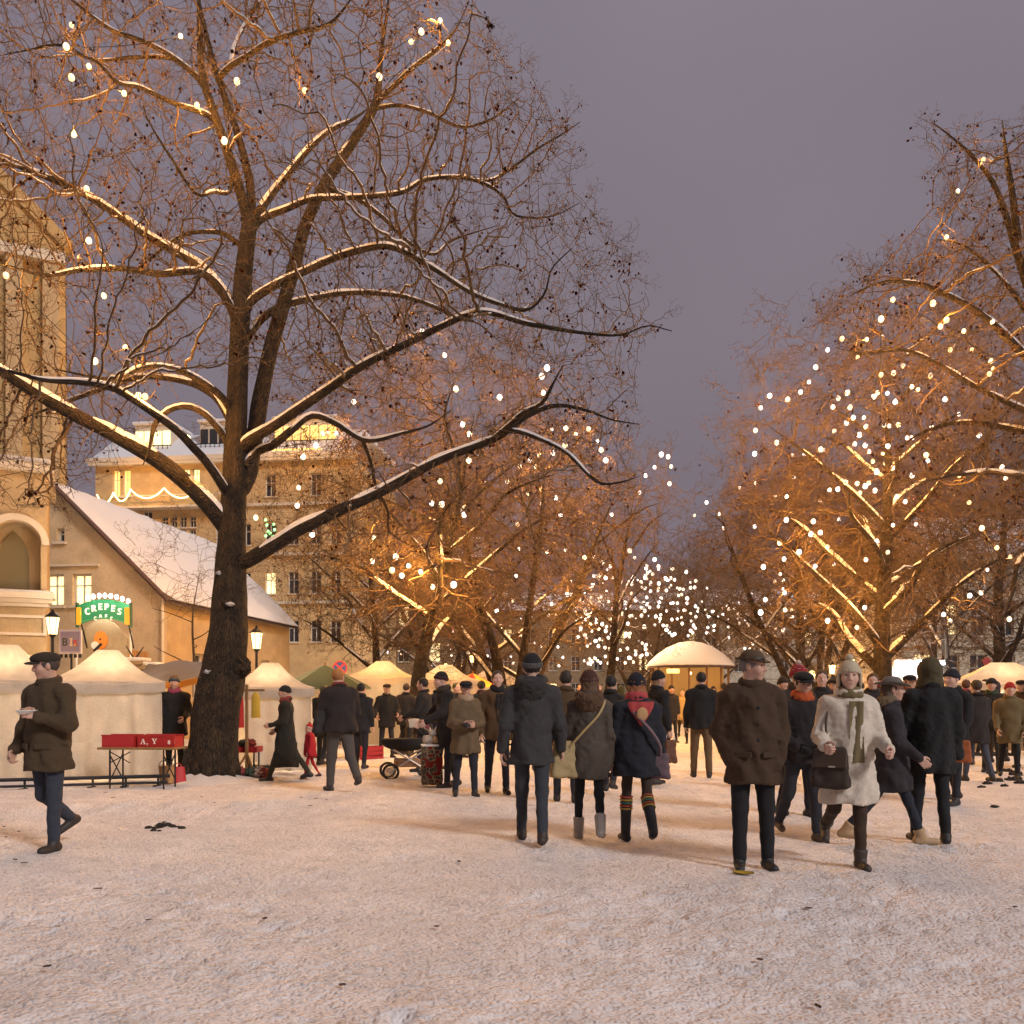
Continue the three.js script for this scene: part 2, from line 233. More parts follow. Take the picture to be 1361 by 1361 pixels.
// --- tall apartment house behind
function block(g, W, H, D, wallM, holes, sideM = wallM) {
  part('front_wall', wallShape([[-W, -0.1], [0, -0.1], [0, H], [-W, H]], holes.map((h) => h.slice(0, 4)), 0.3), wallM, g);
  part('side_wall', box(0.3, H, D - 0.62, -0.15, H / 2, -D / 2), sideM, g); part('side_wall', box(0.3, H, D - 0.62, -W + 0.15, H / 2, -D / 2), sideM, g); part('back_wall', box(W, H, 0.3, -W / 2, H / 2, -D + 0.15), sideM, g);
  for (const [x, y, w, h, lit, o] of holes) windowIn(g, x, y, w, h, lit, o);
}
{
  const D = 60, g = thing('apartment_house', 'tall yellow apartment house with snowy mansard roof, lit attic windows and light garlands', 'building', [X(468, D), 0, -D], TURN);
  const W = 18.5, H = 17.6, holes = [], k = 1 / 19.67, lx = (px) => (px - 468) * k, ly = (py) => EYE + (925 - py) * k;
  for (const px of [222, 236, 250]) holes.push([lx(px), ly(634), 0.5, 0.9, 1]);
  for (const px of [135, 150]) holes.push([lx(px), ly(652), 0.55, 1.9, 2]);
  for (const px of [205, 218, 231, 245]) { holes.push([lx(px), ly(696), 0.48, 0.78, 0, { cols: 2 }]); holes.push([lx(px), ly(716), 0.48, 0.85, 0]); }
  for (const px of [355, 418]) for (const py of [657, 722, 788, 853]) holes.push([lx(px), ly(py), 0.75, 1.5, py === 788 && px === 355 ? 1 : 0]);
  for (const px of [285, 320, 387, 445]) for (const py of [722, 788, 853]) holes.push([lx(px), ly(py), 0.75, 1.5, (px + py) % 5 === 1 ? 1 : 0]);
  for (const px of [180]) for (const py of [700, 788]) holes.push([lx(px), ly(py), 0.7, 1.4, 0]);
  block(g, W, H, 12, BM.yellow, holes);
  part('cornice', merge(box(W + 0.8, 0.3, 0.9, -W / 2, H + 0.15, 0.1), box(W + 0.5, 0.2, 0.5, -W / 2, H - 0.1, 0.253)), BM.trim, g);
  for (const y of [ly(668), ly(735), ly(800)]) part('string_course', box(W + 0.1, 0.18, 0.22, -W / 2, y, 0.113), BM.trim, g);
  const rf = part('roof', sheet(2, 2, (u, v) => V(-W * u, H + 0.3 + v * 2.3, -v * 3.2 + 0.3)), BM.roof, g); part('snow', roofSnow(30, 8, (u, v) => V(0.1 - (W + 0.2) * u, H + 0.36 + v * 2.3, -v * 3.2 + 0.32), 0.12), M.snow, rf);
  part('roof_end', sheet(2, 2, (u, v) => V(0.1, H + 0.3 + u * v * 2.3, -v * 3.2 + 0.3)), BM.roof, g);
  part('roof_top', box(W, 0.4, 9, -W / 2, H + 2.5, -7.4), M.snow, g);
  // attic rooms over the mansard
  for (const [a, b, lit] of [[150, 203, 1], [245, 298, 0], [352, 440, 2]]) { const w = (b - a) * k, c = lx((a + b) / 2), d = part('attic_room', box(w, 2.5, 3, c, H + 1.75, -2.6), BM.trim, g); const n = Math.max(2, Math.round(w / 0.62)); for (let i = 0; i < n; i++) { const p = part('window', box(w / n - 0.14, 1.15, 0.05, c - w / 2 + w / n * (i + 0.5), H + 1.95, -1.075), lit ? (lit === 2 ? BM.litAmber : BM.litWarm) : M.glassDark, g); } part('snow', rbox(w + 0.3, 0.22, 3.2, 0.08, c, H + 3.1, -2.5), M.snow, d); part('balcony_rail', merge(box(w + 0.6, 0.06, 0.06, c, H + 1.35, -0.55), ...Array.from({ length: 9 }, (_, i) => box(0.04, 0.9, 0.04, c - w / 2 + w * i / 8, H + 0.9, -0.55))), M.iron, g); }
  part('balcony_rail', merge(box(9, 0.08, 0.08, lx(230), ly(655), 0.85), box(9, 0.14, 0.9, lx(230), ly(670), 0.45)), BM.trim, g);
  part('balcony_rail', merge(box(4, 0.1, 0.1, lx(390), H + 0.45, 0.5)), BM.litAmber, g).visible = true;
  // string garlands along the balcony
  const gl = (x0, x1, y0, y1, n) => { for (let i = 0; i < n; i++) { const a = lerp(x0, x1, i / n), b = lerp(x0, x1, (i + 1) / n), q = []; for (let j = 0; j <= 8; j++) { const t = j / 8; q.push(V(lx(lerp(a, b, t)), ly(lerp(y0, y1, (i + t) / n) + 13 * 4 * t * (1 - t)), 0.95)); } part('light_garland', new THREE.TubeGeometry(new THREE.CatmullRomCurve3(q), 16, 0.05, 5), BM.garland, g); } };
  gl(118, 166, 652, 648, 2); gl(166, 214, 646, 646, 1); gl(214, 262, 646, 648, 1); gl(228, 268, 632, 648, 1);
  lamp(g, AMBER, 20, [lx(190), ly(640), 3.2]); lamp(g, AMBER, 12, [lx(400), H + 1.2, 2.5]);
}
// --- pale town house at the right
{
  const D = 50, W = 12.5, H = 8.9, g = thing('town_house', 'pale plastered town house with tall ground floor windows behind the right trees', 'house', [X(1480, D), 0, -D], 0.09);
  const k = D / FPX, lx = (px) => (px - 1480) * k, ly = (py) => EYE + (925 - py) * k, holes = [];
  for (const px of [1215, 1253, 1291, 1330, 1369, 1407, 1446]) { holes.push([lx(px), ly(846), 0.85, 1.75, px === 1253 ? 1 : 0]); holes.push([lx(px), ly(920), 1.0, 2.1, px === 1446 || px === 1215 ? 1 : 0]); }
  block(g, W, H, 10, BM.pale, holes); part('cornice', merge(box(W + 0.5, 0.3, 0.7, -W / 2, H + 0.15, 0.2), box(W + 0.2, 0.18, 0.3, -W / 2, H - 0.1, 0.153)), BM.trim, g); part('string_course', box(W + 0.1, 0.25, 0.2, -W / 2, ly(858), 0.103), BM.trim, g);
  for (const px of [1330, 1369, 1407]) part('window_hood', box(1.2, 0.16, 0.3, lx(px), ly(798), 0.153), BM.trim, g);
  const rf = part('roof', sheet(2, 2, (u, v) => V(0.2 - (W + 0.4) * u, H + 0.3 + v * 3, -v * 5 + 0.4)), BM.roof, g); part('snow', roofSnow(24, 10, (u, v) => V(0.2 - (W + 0.4) * u, H + 0.34 + v * 3, -v * 5 + 0.42), 0.14), M.snow, rf); part('roof_back', sheet(2, 2, (u, v) => V(0.2 - (W + 0.4) * u, H + 3.3 - v * 3, -v * 5 - 4.6)), BM.roof, g);
}
// --- plain far houses closing the square
for (const [px0, px1, D, top, label, m] of [[474, 640, 78, 742, 'dim brown house behind the left row of lit trees', BM.brown], [660, 900, 105, 812, 'far low brown house behind the string lights', BM.brown], [905, 1150, 110, 806, 'far house beyond the pavilion roof', BM.pale]]) {
  const k = D / FPX, W = (px1 - px0) * k, H = EYE + (925 - top) * k, g = thing('far_house', label, 'house', [X(px1, D), 0, -D]), holes = [], nx = Math.floor(W / 2.6), ny = Math.floor((H - 1) / 3.2);
  for (let i = 0; i < nx; i++) for (let j = 0; j < ny; j++) holes.push([-(i + 0.5) * W / nx, 1.2 + j * 3.2, 1.0, 1.7, (i * 7 + j * 3) % 5 === 0 ? 1 : 0]);
  block(g, W, H, 9, m, holes); const rf = part('roof', sheet(2, 2, (u, v) => V(0.3 - (W + 0.6) * u, H + v * 2.6, -v * 4.5 + 0.4)), BM.roof, g); part('snow', roofSnow(16, 6, (u, v) => V(0.3 - (W + 0.6) * u, H + 0.05 + v * 2.6, -v * 4.5 + 0.42), 0.15), M.snow, rf); part('roof_back', sheet(2, 2, (u, v) => V(0.3 - (W + 0.6) * u, H + 2.6 - v * 2.6, -v * 4.5 - 4.1)), BM.roof, g);
}
// ---------------------------------------------------------------- trees: traced or drawn limbs, twigs grown into the crown by space colonisation
class Mesher {
  constructor() { this.p = []; this.n = []; this.uv = []; this.ix = []; }
  tube(pts, rad, sides, wob = 0) {
    const m = pts.length; if (m < 2) return; const t = V(0, 0, 0), u = V(0, 0, 0), w = V(0, 0, 0), base = this.p.length / 3; let len = 0;
    for (let i = 0; i < m; i++) {
      t.subVectors(pts[Math.min(m - 1, i + 1)], pts[Math.max(0, i - 1)]); if (t.lengthSq() < 1e-12) t.set(0, 1, 0); t.normalize();
      if (i === 0) { u.set(Math.abs(t.x) < 0.8 ? 1 : 0, 0, Math.abs(t.x) < 0.8 ? 0 : 1); } u.addScaledVector(t, -u.dot(t)).normalize(); w.crossVectors(t, u);
      if (i) len += pts[i].distanceTo(pts[i - 1]);
      for (let k = 0; k <= sides; k++) {
        const a = k / sides * Math.PI * 2, c = Math.cos(a), s = Math.sin(a), nx = u.x * c + w.x * s, ny = u.y * c + w.y * s, nz = u.z * c + w.z * s;
        let r = rad[i]; if (wob) r *= 1 + wob * (n3(nx * 1.6 + pts[i].x, ny * 1.6 + pts[i].y * 0.9, nz * 1.6 + pts[i].z) + 0.5 * n3(nx * 4 + 7, pts[i].y * 2.2, nz * 4));
        this.p.push(pts[i].x + nx * r, pts[i].y + ny * r, pts[i].z + nz * r); this.n.push(nx, ny, nz); this.uv.push(k / sides * Math.max(0.25, Math.round(rad[0] * 6.28 / 0.9 * 4) / 4), len / 0.9);
      }
    }
    for (let i = 0; i < m - 1; i++) for (let k = 0; k < sides; k++) { const a = base + i * (sides + 1) + k, b = a + sides + 1; this.ix.push(a, a + 1, b, a + 1, b + 1, b); }
  }
  snow(pts, rad, min, thick = 1) {                                     // a ridge of snow lying along the top of a branch
    const m = pts.length, N = 6; let run = [];
    const flush = () => {
      if (run.length > 2) {
        const base = this.p.length / 3;
        run.forEach(({ c, up, side, r, hs }, i) => { const e = Math.min(1, i / 1.5, (run.length - 1 - i) / 1.5);
          for (let k = 0; k <= N; k++) { const a = k / N * 2 - 1, f = a * 1.2, q = r * 0.97 + hs * Math.max(0, 1 - a * a) * e, x = Math.sin(f) * q, y = Math.cos(f) * q; this.p.push(c.x + side.x * x + up.x * y, c.y + side.y * x + up.y * y, c.z + side.z * x + up.z * y); this.n.push(side.x * Math.sin(f) + up.x * Math.cos(f), side.y * Math.sin(f) + up.y * Math.cos(f), side.z * Math.sin(f) + up.z * Math.cos(f)); this.uv.push(a * 0.05, i * 0.1); } });
        for (let i = 0; i < run.length - 1; i++) for (let k = 0; k < N; k++) { const a = base + i * (N + 1) + k, b = a + N + 1; this.ix.push(a, a + 1, b, a + 1, b + 1, b); }
      }
      run = [];
    };
    for (let i = 0; i < m; i++) {
      const t = V(0, 0, 0).subVectors(pts[Math.min(m - 1, i + 1)], pts[Math.max(0, i - 1)]).normalize(), up = V(0, 1, 0).addScaledVector(t, -t.y), s = up.length(), nz = n3(pts[i].x * 1.3, pts[i].y * 1.3, pts[i].z * 1.3);
      if (rad[i] < min || s < (rad[i] < 0.022 ? 0.8 : 0.5) || nz < -0.62) { flush(); continue; }
      up.normalize(); run.push({ c: pts[i], up, side: V(0, 0, 0).crossVectors(t, up), r: rad[i], hs: thick * (0.35 * rad[i] + 0.014) * s * (0.85 + 0.5 * nz) });
    }
    flush();
  }
  build() { if (!this.p.length) return null; const g = new THREE.BufferGeometry(); g.setAttribute('position', new THREE.Float32BufferAttribute(this.p, 3)); g.setAttribute('normal', new THREE.Float32BufferAttribute(this.n, 3)); g.setAttribute('uv', new THREE.Float32BufferAttribute(this.uv, 2)); g.setIndex(this.ix); return g; }
}
// a smooth line through points, with its radius, sampled at about `step`
function smoothLine(pts, r0, r1, step, pow = 0.8, radii, end = true) {
  const c = new THREE.CatmullRomCurve3(pts, false, 'centripetal'), n = Math.max(2, Math.round(c.getLength() / step)), q = c.getSpacedPoints(n);
  return { pts: q, rad: q.map((_, i) => { const t = i / n; if (radii) { const f = t * (radii.length - 1), k = Math.min(radii.length - 2, Math.floor(f)); return lerp(radii[k], radii[k + 1], f - k); } return lerp(r0, r1, Math.pow(t, pow)) * (end && t > 0.72 ? lerp(1, Math.min(1, 0.007 / r1), (t - 0.72) / 0.28) : 1); }) };
}
// skeleton: [{pts, rad}], the first is the trunk. stages: [{attract, step, di, dk, jitter}], coarse branches first, then twigs.
function grow(skeleton, stages, { r0, power = 2.2, seed = 1 }) {
  const r = rngOf(seed), px = [], py = [], pz = [], par = [], fix = [];
  skeleton.forEach((L, li) => {
    let prev = -1; if (li) { let bd = 1e9; for (let i = 0; i < px.length; i++) { const d = (px[i] - L.pts[0].x) ** 2 + (py[i] - L.pts[0].y) ** 2 + (pz[i] - L.pts[0].z) ** 2; if (d < bd) { bd = d; prev = i; } } }
    L.pts.forEach((q, i) => { px.push(q.x); py.push(q.y); pz.push(q.z); par.push(prev); fix.push(L.rad[i]); prev = px.length - 1; });
  });
  const nSkel = px.length;
  for (const { attract, step, di, dk, jitter = 0.3, maxIter = 150 } of stages) {
    const nA = attract.length, near = new Int32Array(nA).fill(-1), nd = new Float32Array(nA).fill(di * di), alive = new Uint8Array(nA).fill(1);
    const cs = di, hash = new Map(), key = (i, j, k) => (i + 500) * 1000003 + (j + 500) * 1009 + (k + 500);
    for (let a = 0; a < nA; a++) { const q = attract[a], k = key(Math.floor(q.x / cs), Math.floor(q.y / cs), Math.floor(q.z / cs)); if (!hash.has(k)) hash.set(k, []); hash.get(k).push(a); }
    const see = (n) => { const i = Math.floor(px[n] / cs), j = Math.floor(py[n] / cs), k = Math.floor(pz[n] / cs);
      for (let a = i - 1; a <= i + 1; a++) for (let b = j - 1; b <= j + 1; b++) for (let c = k - 1; c <= k + 1; c++) { const l = hash.get(key(a, b, c)); if (!l) continue; for (let z = 0; z < l.length; z++) { const t = l[z]; if (!alive[t]) continue; const q = attract[t], d = (q.x - px[n]) ** 2 + (q.y - py[n]) ** 2 + (q.z - pz[n]) ** 2; if (d < nd[t]) { nd[t] = d; near[t] = n; } } } };
    for (let n = 0; n < px.length; n++) see(n);
    const dk2 = dk * dk;
    for (let it = 0; it < maxIter; it++) {
      const acc = new Map(); let live = 0;
      for (let a = 0; a < nA; a++) { if (!alive[a] || near[a] < 0) continue; if (nd[a] < dk2) { alive[a] = 0; continue; } live++; const n = near[a], q = attract[a], d = Math.sqrt(nd[a]); let e = acc.get(n); if (!e) acc.set(n, e = [0, 0, 0]); e[0] += (q.x - px[n]) / d; e[1] += (q.y - py[n]) / d; e[2] += (q.z - pz[n]) / d; }
      if (!live) break; const first = px.length;
      for (const [n, e] of acc) {
        let x = e[0], y = e[1], z = e[2], l = Math.hypot(x, y, z) || 1; x = x / l + (r() - 0.5) * 2 * jitter; y = y / l + (r() - 0.5) * 2 * jitter; z = z / l + (r() - 0.5) * 2 * jitter; l = Math.hypot(x, y, z) || 1;
        px.push(px[n] + x / l * step); py.push(py[n] + y / l * step); pz.push(pz[n] + z / l * step); par.push(n); fix.push(0);
      }
      for (let n = first; n < px.length; n++) see(n);
    }
  }
  const N = px.length, acc = new Float64Array(N), kids = new Int32Array(N), rad = new Float32Array(N);
  for (let n = N - 1; n >= 0; n--) { rad[n] = fix[n] || Math.max(r0, Math.pow(acc[n], 1 / power)); if (n >= nSkel) { acc[par[n]] += Math.pow(rad[n], power); kids[par[n]]++; } }
  for (let n = nSkel; n < N; n++) rad[n] = Math.min(rad[n], rad[par[n]] * (par[n] < nSkel ? 0.62 : 0.97));
  // chains of grown nodes
  const main = new Int32Array(N).fill(-1); for (let n = nSkel; n < N; n++) { const q = par[n]; if (q >= nSkel && (main[q] < 0 || rad[n] > rad[main[q]])) main[q] = n; }
  const chains = [], tips = [], at = (n) => V(px[n], py[n], pz[n]);
  for (let n = nSkel; n < N; n++) { if (!kids[n]) tips.push(n); if (par[n] >= nSkel && main[par[n]] === n) continue; const c = [par[n]]; for (let k = n; k >= 0; k = main[k]) c.push(k); const rr = c.map((k) => rad[k]); rr[0] = rr[1]; chains.push({ pts: c.map(at), rad: rr }); }
  return { chains, tips: tips.map(at), tipDir: tips.map((n) => at(n).sub(at(par[n])).normalize()), count: N };
}
const leafGeo = (() => { const g = new THREE.BufferGeometry(); g.setAttribute('position', new THREE.Float32BufferAttribute([0, 0, 0, 0.45, -0.5, 0.15, 0, -1.05, 0.05, -0.45, -0.5, 0.15], 3)); g.setAttribute('normal', new THREE.Float32BufferAttribute([0, 0, 1, 0.3, 0, 1, 0, 0, 1, -0.3, 0, 1], 3)); g.setAttribute('uv', new THREE.Float32BufferAttribute([0, 0, 1, 0, 1, 1, 0, 1], 2)); g.setIndex([0, 1, 2, 0, 2, 3]); return g; })();
function leaves(parent, grown, { share, per, size, material, seed }) {
  const r = rngOf(seed), list = []; const q = new THREE.Quaternion(), e = new THREE.Euler(), m = new THREE.Matrix4();
  grown.tips.forEach((t, i) => { if (r() > share * (0.55 + 0.9 * sstep(-0.3, 0.5, n3(t.x * 0.5, t.y * 0.5, t.z * 0.5)))) return; const n = 1 + Math.floor(r() * per); for (let k = 0; k < n; k++) { const s = size * R(0.6, 1.3, r); e.set((r() - 0.5) * 1.6, r() * 6.28, (r() - 0.5) * 1.6); q.setFromEuler(e); list.push(new THREE.Matrix4().compose(V(t.x + (r() - 0.5) * 0.1, t.y + (r() - 0.5) * 0.08, t.z + (r() - 0.5) * 0.1), q, V(s, s, s))); } });
  const im = new THREE.InstancedMesh(leafGeo, material, list.length); list.forEach((x, i) => { im.setMatrixAt(i, x); const k = R(0.55, 1.35, r); im.setColorAt(i, new THREE.Color().setRGB(k, k * R(0.8, 1.15, r), k)); });
  im.name = 'dry_leaves'; im.castShadow = im.receiveShadow = true; parent.add(stuff(im)); return im;
}
// sprays of fine twigs, set on the grown branches as instances
const sprayGeos = [0, 1, 2, 3].map((k) => {
  const r = rngOf(600 + k), sk = [smoothLine([V(0, 0, 0), V(R(-0.05, 0.05, r), 0.2, R(-0.05, 0.05, r)), V(R(-0.1, 0.1, r), 0.42, R(-0.1, 0.1, r)), V(R(-0.12, 0.12, r), 0.62, R(-0.12, 0.12, r))], 0.011, 0.008, 0.09)], at = [];
  while (at.length < 60) { const x = r() * 2 - 1, y = r() * 2 - 1, z = r() * 2 - 1; if (x * x + y * y + z * z < 1) at.push(V(x * 0.42 * (1.2 + y) * 0.6, 0.58 + y * 0.5, z * 0.42 * (1.2 + y) * 0.6)); }
  const gr = grow(sk, [{ attract: at, step: 0.085, di: 0.55, dk: 0.1, jitter: 0.32 }], { r0: 0.0062, seed: 700 + k, power: 2.6 }), m = new Mesher(); m.tube(sk[0].pts, sk[0].rad, 3); for (const c of gr.chains) m.tube(c.pts, c.rad, 3); return { geo: m.build(), tips: gr.tips };
});
function sprays(g, grown, material, { count, scale, maxR = 0.03, seed, lift = 0.25 }) {
  const r = rngOf(seed), spots = []; for (const c of grown.chains) for (let i = 1; i < c.pts.length; i++) if (c.rad[i] < maxR) spots.push([c, i, i === c.pts.length - 1]);
  const lists = [[], [], [], []], tipsOut = [], q = new THREE.Quaternion(), roll = new THREE.Quaternion(), dir = V(), ends = spots.filter((s) => s[2]), pick = [...ends, ...spots.filter((s) => !s[2]).sort(() => r() - 0.5)].slice(0, Math.max(count, 0));
  for (const [c, i, end] of pick) { dir.subVectors(c.pts[i], c.pts[i - 1]).normalize(); const w = end ? 0.35 : 0.95; dir.x += (r() - 0.5) * 2 * w; dir.y += (r() - 0.5) * 2 * w + lift; dir.z += (r() - 0.5) * 2 * w; dir.normalize(); q.setFromUnitVectors(V(0, 1, 0), dir); roll.setFromAxisAngle(V(0, 1, 0), r() * 6.28); q.multiply(roll); const s = scale * R(0.6, 1.15, r), k = Math.floor(r() * 4), m = new THREE.Matrix4().compose(c.pts[i], q, V(s, s, s)); lists[k].push(m); for (const t of sprayGeos[k].tips) if (r() < 0.12) tipsOut.push(t.clone().applyMatrix4(m)); }
  lists.forEach((l, k) => { if (!l.length) return; const im = new THREE.InstancedMesh(sprayGeos[k].geo, material, l.length); l.forEach((m, i) => im.setMatrixAt(i, m)); im.name = 'fine_twigs'; im.castShadow = im.receiveShadow = true; g.add(stuff(im)); });
  return { tips: tipsOut };
}
function dressTree(g, skel, grown, { bark, twig, snowMin, snowThick, sides = [16, 8], wob = 0.05 }) {
  skel.forEach((L, i) => {
    const m = new Mesher(); m.tube(L.pts, L.rad, i ? sides[1] : sides[0], i ? 0.06 : wob); const o = part(i ? 'limb' : 'trunk', m.build(), bark, g);
    const s = new Mesher(); s.snow(L.pts, L.rad, snowMin, snowThick); const sg = s.build(); if (sg) part('snow', sg, M.snow, o);
  });
  const thick = new Mesher(), thin = new Mesher(), sn = new Mesher();
  for (const c of grown.chains) { const k = c.rad[0]; (k > 0.012 ? thick : thin).tube(c.pts, c.rad, k > 0.03 ? 6 : k > 0.012 ? 4 : 3); if (k > snowMin * 0.6) sn.snow(c.pts, c.rad, snowMin * 0.55, snowThick); }
  const a = thick.build(), b = thin.build(), c = sn.build();
  if (a) stuff(part('branches', a, twig, g)); if (b) stuff(part('twigs', b, twig, g)); if (c) stuff(part('twig_snow', c, M.snow, g));
}
const inPoly = (p, x, y) => { let c = false; for (let i = 0, j = p.length - 1; i < p.length; j = i++) if ((p[i][1] > y) !== (p[j][1] > y) && x < (p[j][0] - p[i][0]) * (y - p[i][1]) / (p[j][1] - p[i][1]) + p[i][0]) c = !c; return c; };

// --- the big old tree on the left: trunk and limbs traced, each with its own depth
const BIG = 15;
{
  const base = P(281, 1036, BIG), pm = BIG / FPX;                                            // metres per photo pixel there
  const g = thing('old_tree', 'huge bare old tree with thick trunk and snow lying along its spreading limbs', 'tree', [base.x, 0, base.z]);
  const rel = (v) => v.sub(g.position);
  const line = (pts, w0, w1, dz = 0, pow, bow = 0, z0 = 0) => smoothLine(pts.map(([x, y], i) => { const t = i / (pts.length - 1); return rel(P(x, y, BIG + z0 + (dz - z0) * Math.pow(t, 1.1) + bow * Math.sin(t * Math.PI))); }), w0 / 2 * pm, w1 / 2 * pm, 0.12, pow);
  const trunkPts = [[279, 1042], [281, 1022], [284, 985], [288, 940], [298, 885], [303, 840], [305, 800], [307, 740], [309, 690], [312, 620], [315, 540], [318, 450], [325, 350], [332, 296]];
  const trunk = smoothLine(trunkPts.map(([x, y]) => rel(P(x, y, BIG))), 0, 0, 0.09, 1, [66, 61, 60, 56, 48, 42, 37, 33, 30, 28, 26, 25, 24, 22, 20].map((w) => w / 2 * pm));
  const skel = [trunk,
    line([[309, 660], [325, 640], [337, 590], [348, 520], [362, 455], [384, 380], [407, 298], [430, 248], [452, 213], [473, 182], [500, 136], [504, 100], [508, 60], [514, 20], [520, -40]], 26, 8, 1.6),
    line([[332, 298], [318, 250], [301, 198], [284, 149], [270, 106], [266, 60], [265, 20], [262, -60]], 16, 6, -0.6),
    line([[334, 300], [334, 265], [330, 231], [317, 182], [298, 126], [282, 76], [272, 36], [255, -50]], 13, 5, 1.2),
    line([[335, 296], [352, 270], [377, 238], [413, 195], [440, 172], [470, 158], [500, 136]], 12, 6, 1.4),
    line([[300, 700], [284, 680], [262, 655], [215, 615], [150, 577], [90, 546], [40, 517], [0, 492], [-60, 458], [-120, 440]], 25, 12, -1.6),
    line([[304, 660], [292, 640], [275, 615], [257, 595], [235, 572], [205, 550], [175, 530], [150, 516], [110, 508], [60, 505], [0, 492], [-50, 500]], 13, 5, -3.0, 0.8, -0.4),
    line([[307, 560], [297, 542], [285, 526], [257, 510], [212, 501], [180, 502], [150, 512], [110, 526], [60, 545], [20, 560]], 12, 5, 1.8),
    line([[308, 548], [300, 534], [285, 519], [250, 497], [212, 487], [182, 491], [155, 504], [120, 500], [70, 490]], 11, 4, -2.2),
    line([[308, 600], [297, 580], [290, 569], [270, 549], [247, 540], [225, 545], [207, 562], [198, 598], [190, 618]], 11, 5, -0.8),
    line([[318, 440], [308, 408], [290, 380], [268, 356], [245, 341], [198, 314], [145, 278], [99, 251], [43, 228], [0, 212], [-60, 185]], 16, 7, 1.4),
    line([[318, 430], [300, 396], [282, 372], [262, 361], [212, 364], [165, 357], [106, 359], [60, 366], [20, 356], [-30, 340]], 12, 4, -2.0),
    line([[324, 330], [300, 312], [281, 308], [248, 311], [225, 324], [190, 352], [160, 380]], 8, 3, 2.4),
    line([[309, 222], [304, 256], [284, 255], [261, 258], [231, 215], [198, 162], [190, 140]], 6, 2.5, -1.8),
    line([[277, 125], [261, 102], [225, 73], [185, 53], [149, 40], [99, 3], [60, -30]], 8, 4, -1.2),
    line([[290, 165], [274, 152], [231, 137], [185, 116], [155, 109], [128, 82], [90, 70]], 8, 3, -2.4),
    line([[270, 106], [231, 79], [180, 76], [126, 80], [80, 60], [40, 66], [0, 74]], 6, 3, 1.8),
    line([[312, 752], [330, 745], [350, 733], [375, 718], [402, 701], [450, 679], [516, 648], [582, 612], [635, 592], [665, 579], [701, 552], [741, 539], [781, 546], [814, 558], [850, 564]], 20, 4, -1.4, 1.0),
    line([[665, 578], [681, 572], [724, 586], [754, 602], [797, 642], [824, 641], [847, 634]], 7, 3, -1.9, 1, 0, -0.9),
    line([[655, 583], [676, 566], [695, 549], [721, 535], [735, 510], [748, 486]], 7, 3, -2.2, 1, 0, -0.9),
    line([[316, 600], [332, 585], [362, 567], [400, 542], [432, 520], [485, 484], [549, 453], [590, 432], [640, 415], [701, 430], [780, 443], [827, 445], [860, 433], [893, 440]], 15, 3, -2.0, 0.9),
    line([[325, 620], [342, 600], [362, 592], [387, 572], [415, 552], [445, 562], [486, 585], [533, 576], [569, 566], [600, 545]], 13, 4, 1.3, 0.9),
    line([[480, 580], [493, 615], [500, 648], [516, 681], [517, 706], [545, 725]], 5, 3, 1.7, 1, 0, 0.9),
    line([[321, 470], [334, 440], [367, 410], [413, 397], [450, 390], [490, 389], [536, 394], [576, 407], [609, 423], [635, 430], [665, 455]], 12, 4, 2.6),
    line([[323, 430], [333, 402], [364, 380], [413, 357], [450, 341], [510, 327], [536, 334], [582, 360], [612, 380], [635, 393], [668, 405], [701, 412], [724, 390], [733, 358], [760, 330]], 12, 4, -1.6),
    line([[330, 320], [344, 294], [380, 278], [413, 265], [450, 263], [493, 261], [536, 255], [562, 240], [602, 235], [625, 238], [652, 248], [671, 264], [681, 284], [731, 288], [770, 270]], 10, 3, 1.8),
    line([[618, 237], [650, 240], [678, 225], [714, 198], [748, 178], [771, 162]], 5, 2.5, 2.4, 1, 0, 1.2),
    line([[290, 105], [304, 90], [331, 73], [357, 56], [397, 43], [440, 30], [480, -20]], 8, 4, -1.5),
    line([[306, 88], [312, 60], [331, 23], [352, -10], [370, -60]], 6, 4, 2.2),
    line([[500, 136], [520, 118], [549, 90], [580, 66], [605, 40], [620, 10]], 8, 3, 0.8, 1, 0, 1.5),
    line([[495, 145], [530, 140], [570, 150], [610, 168], [650, 160], [690, 130]], 6, 3, 2.9, 1, 0, 1.5),
    line([[430, 250], [470, 262], [510, 290], [540, 320], [575, 338], [600, 320], [660, 300]], 7, 3, 3.0, 1, 0, 1.1),
  ];
  // root flare
  for (let k = 0; k < 6; k++) { const a = k / 6 * 6.28 + 0.4, L = R(0.3, 0.5), q = []; for (let i = 0; i <= 5; i++) { const t = i / 5, d = 0.30 + t * L * 0.75; q.push(V(Math.cos(a) * d, 0.5 * Math.pow(1 - t, 2.0) - 0.08 * t, Math.sin(a) * d)); } skel.push(smoothLine(q, 0.15, 0.06, 0.07)); }
  const poly = [[-160, 640], [-160, -260], [600, -260], [640, 5], [688, 85], [770, 165], [766, 240], [830, 330], [885, 432], [850, 470], [760, 490], [640, 470], [520, 500], [440, 540], [350, 500], [250, 480], [150, 620], [90, 690], [0, 690]];
  const att = [], ar = rngOf(31);
  for (let i = 0; att.length < 15000 && i < 120000; i++) { const x = R(-160, 890, ar), y = R(-260, 690, ar); if (!inPoly(poly, x, y)) continue; const w = clamp(1 - Math.abs((x - 320) / 640), 0.15, 1) ** 0.5; if (ar() < 0.25 * sstep(300, 560, y)) continue; att.push(rel(P(x, y, BIG + (ar() + ar() - 1) * 5.2 * w))); }
  for (let i = 0; i < 500; i++) { const t = ar(), x = lerp(420, 850, t), y = lerp(700, 545, t) + R(-70, 60, ar); att.push(rel(P(x, y, BIG - 1 + (ar() - 0.5) * 3))); }
  const coarse = att.filter((_, i) => i % 8 === 0);
